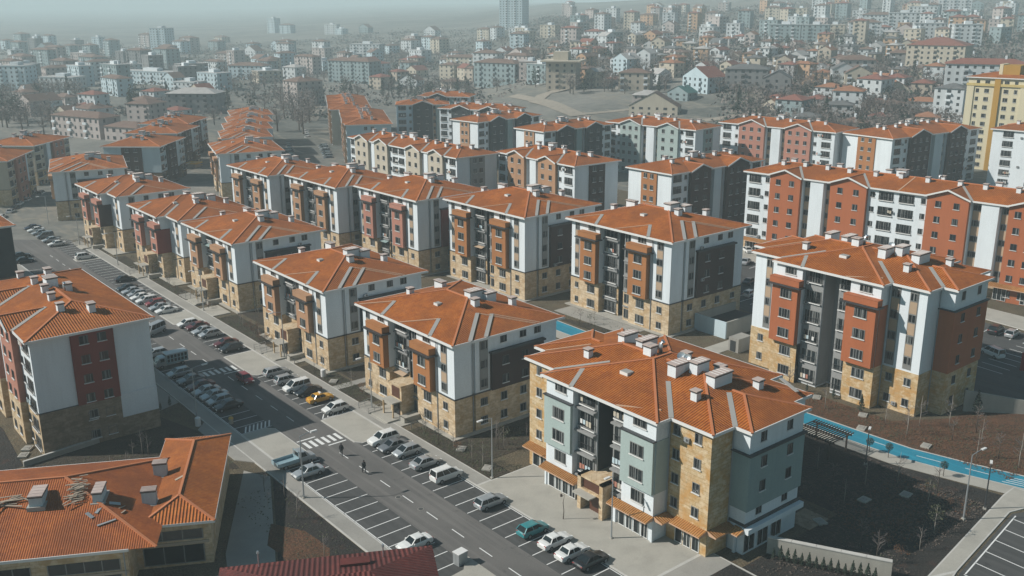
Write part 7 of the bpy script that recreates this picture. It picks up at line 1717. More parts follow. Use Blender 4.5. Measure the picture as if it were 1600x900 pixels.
a 818.6 512.1 34.6 11.8 14.0 9.0 -38.5 pinkw brown 3 4 50 0 -1
a 724.8 606.8 31.8 9.0 10.5 9.0 -45.6 white flat 3 9 48 0 -1
a 805.9 568.6 35.5 11.1 12.2 12.0 -36.8 white flat 4 4 48 3 -1
a 774.4 750.0 34.3 13.1 9.1 9.0 -34.1 cream redroof 3 9 21 3 -1
a 1003.5 552.8 40.9 14.7 10.8 12.0 -37.7 white brown 4 2 44 0 -1
a 1211.3 565.7 49.3 10.5 12.1 9.0 -37.0 white flat 3 2 43 1 -1
a 1002.6 461.1 37.9 14.0 10.2 9.0 -36.2 cream redroof 3 2 51 1 -1
a 971.1 446.1 36.5 16.6 10.2 18.0 36.7 pinkw redroof 6 2 51 1 -1
a 659.0 550.2 28.6 12.9 13.0 12.0 -35.7 white flat 4 9 48 0 -1
a 612.2 570.7 26.5 11.3 11.8 9.0 -40.0 peach redroof 3 9 21 3 -1
a 895.1 600.9 39.4 12.7 10.7 18.0 -43.9 white brown 6 4 49 3 -1
a 694.8 666.3 30.5 9.7 10.3 12.0 -34.0 white brown 4 9 21 3 -1
a 1103.3 589.4 46.1 11.8 12.6 18.0 -36.4 pinkw redroof 6 2 44 1 -1
a 970.0 699.3 44.7 15.9 12.4 15.0 45.9 white brown 5 4 48 3 -1
a 785.2 445.1 31.5 9.2 12.6 12.0 -35.5 peach flat 4 2 45 2 -1
a 770.5 453.7 31.4 10.9 9.9 9.0 -24.3 white redroof 3 4 50 1 -1
a 1068.2 595.7 44.9 14.7 9.4 15.0 -40.6 cream redroof 5 2 44 0 -1
a 1137.7 576.6 46.8 11.2 9.1 15.0 -41.0 tealw flat 5 2 43 2 -1
a 616.4 613.0 27.0 14.9 12.6 9.0 35.9 tealw flat 3 9 21 3 -1
a 911.0 841.8 39.8 12.0 9.2 15.0 -33.2 pinkw redroof 5 9 21 3 -1
a 796.9 716.7 35.2 13.2 13.6 15.0 -23.2 white flat 5 9 21 3 -1
a 901.6 449.1 34.8 14.6 13.9 9.0 -30.7 white brown 3 2 51 3 -1
a 924.0 408.4 34.0 10.8 11.6 15.0 -25.7 tealw brown 5 2 51 1 -1
a 764.0 431.8 30.5 14.0 11.3 9.0 -34.9 pinkw redroof 3 2 52 0 -1
a 668.1 709.4 30.2 15.4 10.3 12.0 37.1 pinkw flat 4 9 2 1 -1
a 1159.1 532.5 45.5 11.8 9.5 15.0 -36.0 cream flat 5 2 43 1 -1
a 949.3 846.6 42.0 13.1 11.2 15.0 -29.4 pinkw brown 5 9 21 3 -1
a 753.1 731.6 33.3 11.7 13.1 18.0 -32.8 cream redroof 6 9 21 3 -1
a 874.9 744.8 39.0 10.7 9.3 15.0 -39.6 peach flat 5 9 48 0 -1
a 1011.4 747.9 47.7 11.6 11.3 15.0 34.9 peach flat 5 4 48 3 -1
a 568.3 621.7 25.5 15.0 9.4 15.0 -32.7 pinkw redroof 5 9 18 3 -1
a 858.0 610.6 38.1 10.5 11.7 9.0 -26.5 peach flat 3 4 48 3 -1
a 890.0 418.1 33.4 11.0 10.2 12.0 -38.7 pinkw flat 4 2 51 1 -1
h 642.4 360.7 24.4 7.7 12.2 9.0 -25.1 cream redroof 3 11 35 3 -1
h 586.3 505.8 24.7 10.3 10.6 6.0 -23.9 cream pale 2 1 21 1 1
h 503.0 261.2 16.5 8.6 9.3 3.0 -35.2 pinkw grey 1 11 40 0 -1
h 585.8 548.7 25.2 9.5 11.0 3.0 -37.4 pinkw grey 1 1 21 3 -1
h 641.6 533.3 27.8 9.4 13.2 9.0 -33.1 pinkw brown 3 9 48 0 -1
h 429.6 464.4 16.0 10.6 9.3 3.0 -35.5 peach brown 1 1 19 1 -1
h 516.8 395.6 20.3 9.1 11.1 9.0 -32.5 peach brown 3 0 27 3 -1
h 484.3 326.2 18.2 7.2 12.4 9.0 40.9 peach orange 3 0 31 0 -1
h 615.8 312.8 21.8 9.6 10.5 6.0 -37.3 greyw redroof 2 11 34 1 -1
h 526.8 320.9 19.5 7.6 11.9 9.0 -27.6 greyw grey 3 0 33 1 -1
h 561.9 397.5 22.8 7.5 9.9 3.0 -29.7 greyw redroof 1 0 48 2 -1
h 603.2 553.1 26.0 9.1 10.3 6.0 -41.3 cream pale 2 9 21 3 -1
h 641.5 451.7 27.3 9.1 11.9 3.0 -42.4 pinkw redroof 1 4 48 2 0
h 548.6 350.2 21.2 10.9 10.0 6.0 -24.7 white brown 2 0 33 0 -1
h 524.5 566.2 23.0 8.5 9.1 9.0 -32.6 cream grey 3 1 20 0 -1
h 415.5 419.5 13.8 7.4 13.9 3.0 -32.0 greyw redroof 1 1 24 0 -1
h 610.6 371.3 23.9 10.1 12.4 6.0 -27.8 white brown 2 0 33 3 -1
h 567.1 414.8 23.2 9.0 13.1 6.0 37.9 white orange 2 0 48 2 -1
h 475.5 400.0 17.7 7.1 13.9 6.0 -42.7 white redroof 2 1 22 3 -1
h 667.3 387.8 26.2 9.2 10.5 9.0 -32.9 peach grey 3 4 35 3 -1
h 652.5 511.3 28.3 11.0 11.4 6.0 -45.8 white redroof 2 4 48 0 -1
h 543.8 309.8 19.6 8.6 11.4 3.0 -41.2 peach grey 1 11 35 2 -1
h 600.4 524.8 25.7 9.5 10.1 6.0 -27.1 peach grey 2 1 21 1 -1
h 550.9 451.4 22.4 7.0 11.9 6.0 -34.5 cream redroof 2 1 27 3 -1
h 759.5 376.5 28.6 7.6 12.4 6.0 -42.0 pinkw orange 2 2 51 2 -1
h 534.3 290.2 18.5 9.5 12.2 6.0 -31.8 beige brown 2 11 35 2 -1
h 458.8 402.4 16.5 10.0 11.5 9.0 42.6 cream orange 3 1 22 3 -1
h 577.9 373.9 23.0 8.6 12.9 3.0 -36.4 greyw redroof 1 0 33 0 -1
h 438.3 372.6 14.9 9.3 9.4 3.0 -22.2 beige pale 1 1 22 3 -1
h 462.4 388.0 16.8 8.7 13.3 3.0 -36.7 pinkw orange 1 1 22 3 -1
h 629.6 575.5 27.2 7.7 10.3 9.0 -43.2 white brown 3 9 21 3 -1
h 418.9 443.7 14.9 10.5 10.7 3.0 -27.6 white brown 1 1 19 1 -1
h 597.0 384.0 23.9 7.2 11.1 3.0 -24.7 white pale 1 0 33 3 -1
h 645.4 318.2 22.9 10.8 13.4 3.0 -33.3 beige pale 1 11 34 1 -1
h 499.8 338.5 19.1 8.3 9.5 3.0 43.2 cream brown 1 0 31 0 -1
h 529.4 366.7 20.9 9.6 12.0 6.0 -24.2 cream pale 2 0 31 0 -1
h 494.6 353.6 19.0 9.2 10.8 9.0 -33.9 beige brown 3 0 28 3 -1
h 496.4 377.5 19.1 10.1 10.8 9.0 -36.8 cream grey 3 0 27 3 -1
h 648.4 437.2 27.3 9.2 10.0 3.0 -25.1 beige pale 1 4 47 2 -1
h 522.1 275.8 17.6 10.4 12.9 9.0 -34.7 white orange 3 11 34 2 -1
h 671.2 370.7 25.7 10.6 13.5 6.0 -24.5 pinkw brown 2 11 35 3 -1
h 436.1 483.2 16.3 7.1 13.0 6.0 -45.3 peach orange 2 1 19 3 -1
h 531.8 491.9 21.5 8.3 11.1 6.0 -28.2 beige grey 2 1 21 3 -1
h 458.5 311.0 16.7 7.8 9.3 3.0 -38.6 peach orange 1 0 28 1 -1
h 635.0 561.5 27.5 7.4 13.9 3.0 -34.0 cream orange 1 9 21 3 -1
h 492.1 394.0 18.8 9.7 11.0 6.0 -37.6 white pale 2 1 27 3 0
h 507.7 365.9 19.8 9.2 14.0 9.0 -43.8 beige grey 3 0 27 1 -1
h 580.7 523.8 24.6 8.1 9.3 3.0 -43.1 cream pale 1 1 21 3 -1
h 535.5 263.8 17.6 9.9 11.0 6.0 -32.3 greyw grey 2 11 40 0 -1
h 778.0 381.8 29.2 9.4 13.6 6.0 -32.1 peach pale 2 2 51 2 -1
h 546.7 382.3 21.9 9.6 11.4 6.0 -41.2 greyw pale 2 0 48 2 -1
h 513.5 418.5 20.1 9.5 12.4 6.0 -28.9 white pale 2 1 27 3 1
h 636.4 380.8 25.0 10.4 13.3 6.0 -37.2 greyw pale 2 0 35 0 -1
h 456.3 454.4 16.8 7.7 13.7 9.0 -39.7 white orange 3 1 20 0 -1
h 611.6 335.9 22.6 8.6 12.5 6.0 -26.0 white orange 2 11 35 1 -1
h 580.3 425.4 24.0 9.6 10.4 6.0 -36.4 pinkw redroof 2 0 48 2 -1
h 654.8 403.8 26.4 9.1 9.0 3.0 41.9 beige grey 1 4 50 2 -1
h 500.0 438.0 19.2 10.7 10.3 6.0 41.6 pinkw redroof 2 1 21 1 -1
h 575.9 389.8 23.3 7.2 11.2 6.0 -38.8 white orange 2 0 47 2 -1
h 604.2 412.8 25.0 8.0 13.2 3.0 38.5 greyw brown 1 0 47 2 -1
h 463.0 355.8 16.9 8.7 11.4 3.0 -42.4 pinkw grey 1 0 27 3 -1
h 715.7 433.8 29.3 7.9 10.0 9.0 38.0 white orange 3 4 50 2 -1
h 526.9 431.7 20.9 7.4 13.2 9.0 -42.9 white redroof 3 1 27 3 -1
h 557.4 336.0 20.9 7.2 12.4 9.0 -41.4 beige grey 3 0 33 1 -1
h 707.3 351.3 26.1 9.2 11.6 3.0 -26.0 beige grey 1 2 51 2 -1
h 530.5 468.0 21.2 10.5 12.4 6.0 -34.4 beige brown 2 1 21 1 -1
h 657.6 364.0 25.0 7.8 9.3 9.0 -36.1 peach orange 3 11 35 3 -1
h 575.6 647.9 24.9 10.8 13.1 3.0 -40.5 beige brown 1 9 18 3 -1
h 453.2 483.1 17.5 7.7 13.6 9.0 -41.4 peach brown 3 1 19 3 -1
h 599.8 461.2 25.3 7.4 9.3 3.0 -35.8 peach orange 1 0 48 0 -1
h 598.9 596.1 26.2 9.8 9.2 6.0 43.6 beige brown 2 9 21 3 -1
h 608.6 436.8 25.5 10.8 12.3 3.0 -29.4 pinkw redroof 1 0 48 2 1
h 619.7 411.9 25.6 9.2 9.5 6.0 -40.0 cream brown 2 0 47 2 -1
h 687.1 362.5 25.9 8.1 10.5 9.0 -38.3 greyw redroof 3 11 34 3 -1
h 435.4 392.3 14.7 10.4 10.1 6.0 35.2 white pale 2 1 24 1 -1
h 536.5 607.5 22.6 7.6 10.5 3.0 -38.2 beige orange 1 1 18 3 -1
h 555.3 572.3 24.3 8.6 9.2 3.0 -43.0 greyw pale 1 1 20 3 -1
h 564.5 496.3 23.4 7.4 10.2 3.0 40.5 pinkw orange 1 1 21 1 -1
h 504.2 537.2 21.2 7.4 10.1 9.0 -33.0 cream orange 3 1 20 0 -1
h 542.3 279.7 18.4 7.1 12.9 3.0 -38.2 peach pale 1 11 34 2 -1
h 539.7 325.7 20.0 7.8 12.1 6.0 -27.0 pinkw redroof 2 0 33 1 -1
h 466.1 424.4 17.0 8.2 9.3 6.0 -34.8 peach pale 2 1 21 1 -1
h 569.9 531.7 24.1 8.8 10.2 6.0 -36.0 greyw redroof 2 1 21 3 0
h 553.6 486.1 22.7 9.4 13.8 6.0 37.6 pinkw grey 2 1 21 1 -1
h 476.2 477.1 18.3 7.3 11.0 6.0 -30.0 greyw redroof 2 1 20 0 -1
h 531.8 552.3 22.8 9.3 12.3 9.0 42.8 beige redroof 3 1 20 3 -1
h 670.0 346.1 24.7 7.8 13.6 9.0 -31.0 white grey 3 11 34 3 -1
h 534.6 517.6 22.0 10.8 10.0 6.0 -39.8 pinkw grey 2 1 21 3 -1
h 557.2 466.7 22.8 10.2 11.4 3.0 -38.0 cream pale 1 1 21 1 -1
h 604.7 487.7 25.7 10.6 9.2 6.0 44.2 greyw grey 2 1 48 0 -1
h 631.5 508.1 27.2 8.6 12.6 6.0 -44.9 greyw orange 2 9 48 0 -1
h 462.6 370.5 16.8 7.4 10.5 9.0 -39.3 cream redroof 3 1 27 0 -1
h 620.9 358.7 23.7 7.7 13.4 9.0 -36.0 peach pale 3 0 35 3 -1
h 708.2 377.7 27.1 8.4 9.3 6.0 -37.8 white pale 2 2 52 2 -1
h 532.8 537.2 22.4 7.2 11.2 9.0 -41.5 greyw redroof 3 1 20 3 -1
h 529.4 405.8 21.1 8.2 13.7 6.0 -37.4 greyw pale 2 0 27 3 -1
h 548.5 407.8 22.2 7.3 12.2 9.0 -43.2 white pale 3 0 27 3 -1
h 512.6 378.4 20.1 7.9 13.3 3.0 -26.1 beige pale 1 0 27 3 -1
h 406.4 431.3 13.9 7.1 12.9 9.0 -31.6 peach brown 3 1 19 1 -1
h 531.8 448.1 21.2 10.3 12.2 9.0 -27.3 peach pale 3 1 21 1 -1
h 440.9 356.1 15.2 10.8 12.9 3.0 -40.8 greyw pale 1 1 27 0 -1
h 474.2 337.0 17.7 9.0 12.1 9.0 -40.1 greyw redroof 3 0 28 3 -1
h 598.4 577.5 25.9 7.2 12.4 9.0 -38.5 cream pale 3 9 21 3 1
h 482.4 377.3 18.2 8.0 10.5 6.0 -42.9 white orange 2 0 27 3 -1
h 531.3 347.6 20.5 9.8 10.5 3.0 34.2 peach redroof 1 0 33 0 -1
h 603.2 505.7 25.7 7.5 11.5 9.0 -41.9 peach orange 3 1 21 1 1
h 518.8 540.4 21.9 8.6 12.4 6.0 -39.9 peach redroof 2 1 20 0 -1
h 582.9 585.6 25.5 10.9 10.9 9.0 36.7 white pale 3 9 21 3 -1
h 594.5 638.1 26.8 10.4 9.7 6.0 -38.3 beige pale 2 9 20 3 -1
h 488.3 501.8 19.5 9.8 9.5 3.0 -29.1 pinkw grey 1 1 20 0 -1
h 473.1 529.1 18.8 9.9 11.2 3.0 -29.9 beige grey 1 1 19 3 -1
h 571.4 437.3 23.6 10.1 10.4 6.0 -35.9 white grey 2 0 48 0 -1
h 739.2 420.4 29.5 9.4 10.3 6.0 42.5 pinkw pale 2 2 52 0 -1
h 571.3 571.2 24.9 9.1 11.9 3.0 -42.0 cream brown 1 1 21 3 -1
h 603.0 626.3 26.8 8.2 10.4 3.0 -41.6 cream grey 1 9 20 3 -1
h 498.3 287.5 17.3 10.8 10.0 3.0 38.6 greyw orange 1 0 32 1 -1
h 558.6 368.9 22.1 8.8 10.7 9.0 -40.2 beige orange 3 0 33 0 -1
h 639.0 490.0 27.5 8.4 10.5 9.0 -33.3 pinkw orange 3 4 48 0 -1
h 620.1 393.2 25.0 10.2 12.6 6.0 -37.7 greyw grey 2 0 49 2 -1
h 620.6 458.8 26.4 10.7 13.4 6.0 -32.6 white brown 2 4 48 2 -1
h 619.6 546.7 26.7 10.0 12.9 6.0 -35.3 greyw redroof 2 9 21 3 1
h 400.6 418.9 13.0 7.2 10.4 9.0 -39.6 cream pale 3 1 19 1 -1
h 582.9 478.4 24.4 7.7 13.1 6.0 -31.0 pinkw brown 2 1 27 3 -1
h 721.3 419.2 29.0 9.1 13.1 9.0 -30.2 cream pale 3 4 50 1 -1
h 474.2 314.2 17.5 9.3 10.6 6.0 -27.1 peach orange 2 0 31 0 -1
h 662.2 420.7 27.3 10.7 9.2 9.0 -39.4 greyw grey 3 4 49 2 -1
h 549.7 433.7 22.3 9.8 13.6 3.0 -27.8 beige orange 1 1 27 3 -1
h 696.7 371.8 26.5 7.1 12.2 3.0 -36.9 greyw orange 1 2 34 3 -1
h 621.5 592.2 27.0 9.0 13.5 9.0 -32.8 cream pale 3 9 21 3 0
h 500.3 564.3 20.4 9.9 12.7 3.0 -33.8 greyw orange 1 1 18 3 -1
h 714.6 365.5 26.8 8.5 13.3 6.0 -35.9 greyw pale 2 2 51 2 -1
h 515.4 445.4 20.2 9.0 10.8 3.0 43.5 beige pale 1 1 21 1 -1
h 707.3 411.7 28.3 10.2 12.1 3.0 -24.1 beige orange 1 4 50 1 -1
h 563.3 516.4 23.5 10.9 14.0 9.0 -29.3 cream brown 3 1 21 3 -1
h 515.2 343.4 19.8 9.0 9.7 3.0 -34.0 greyw pale 1 0 31 0 -1
h 451.6 509.9 16.9 8.3 12.2 9.0 -32.1 beige pale 3 1 19 3 -1
h 594.3 327.9 21.8 8.1 13.6 3.0 -34.9 pinkw redroof 1 11 35 1 -1
h 489.5 517.3 20.0 8.2 11.5 9.0 43.3 white redroof 3 1 20 0 -1
h 506.9 472.6 19.8 10.3 13.8 6.0 -41.4 cream pale 2 1 21 1 0
h 480.6 428.7 18.0 9.3 13.7 9.0 -32.6 peach orange 3 1 21 1 0
h 406.8 237.7 7.9 9.1 10.0 3.0 -28.8 cream redroof 1 0 38 1 -1
h 409.7 216.4 6.2 9.4 12.7 6.0 -23.6 cream orange 2 11 42 2 -1
h 454.3 335.2 16.5 9.2 11.1 6.0 -27.4 cream orange 2 0 27 1 -1
h 442.2 308.9 15.7 11.4 13.0 3.0 40.9 beige brown 1 0 28 1 -1
h 408.5 296.3 12.0 9.9 12.8 3.0 -38.0 beige redroof 1 0 28 2 -1
h 416.0 278.6 12.2 10.0 11.3 3.0 -35.1 greyw redroof 1 0 36 0 -1
h 478.5 257.9 14.7 9.9 13.7 6.0 -29.1 beige redroof 2 11 41 1 -1
h 385.8 239.0 6.5 12.1 13.2 3.0 -34.2 beige brown 1 0 38 2 -1
h 432.8 282.3 13.7 12.4 10.7 6.0 -35.2 white orange 2 0 36 0 -1
h 482.8 276.0 16.4 10.9 12.2 6.0 -39.3 white redroof 2 0 41 3 -1
h 492.7 248.8 14.9 10.0 9.1 3.0 -37.0 greyw brown 1 11 40 0 -1
h 424.1 238.8 9.3 12.4 11.8 6.0 36.2 beige brown 2 11 42 0 -1
h 430.9 255.0 11.3 10.1 11.3 3.0 -39.7 cream redroof 1 0 36 1 -1
h 394.9 288.0 10.2 9.8 10.7 3.0 -46.6 cream orange 1 0 29 0 -1
h 360.5 266.2 5.9 10.1 12.8 3.0 -27.9 greyw orange 1 0 29 0 -1
h 424.0 209.8 6.6 9.8 12.2 3.0 -41.4 white brown 1 11 39 2 -1
"""
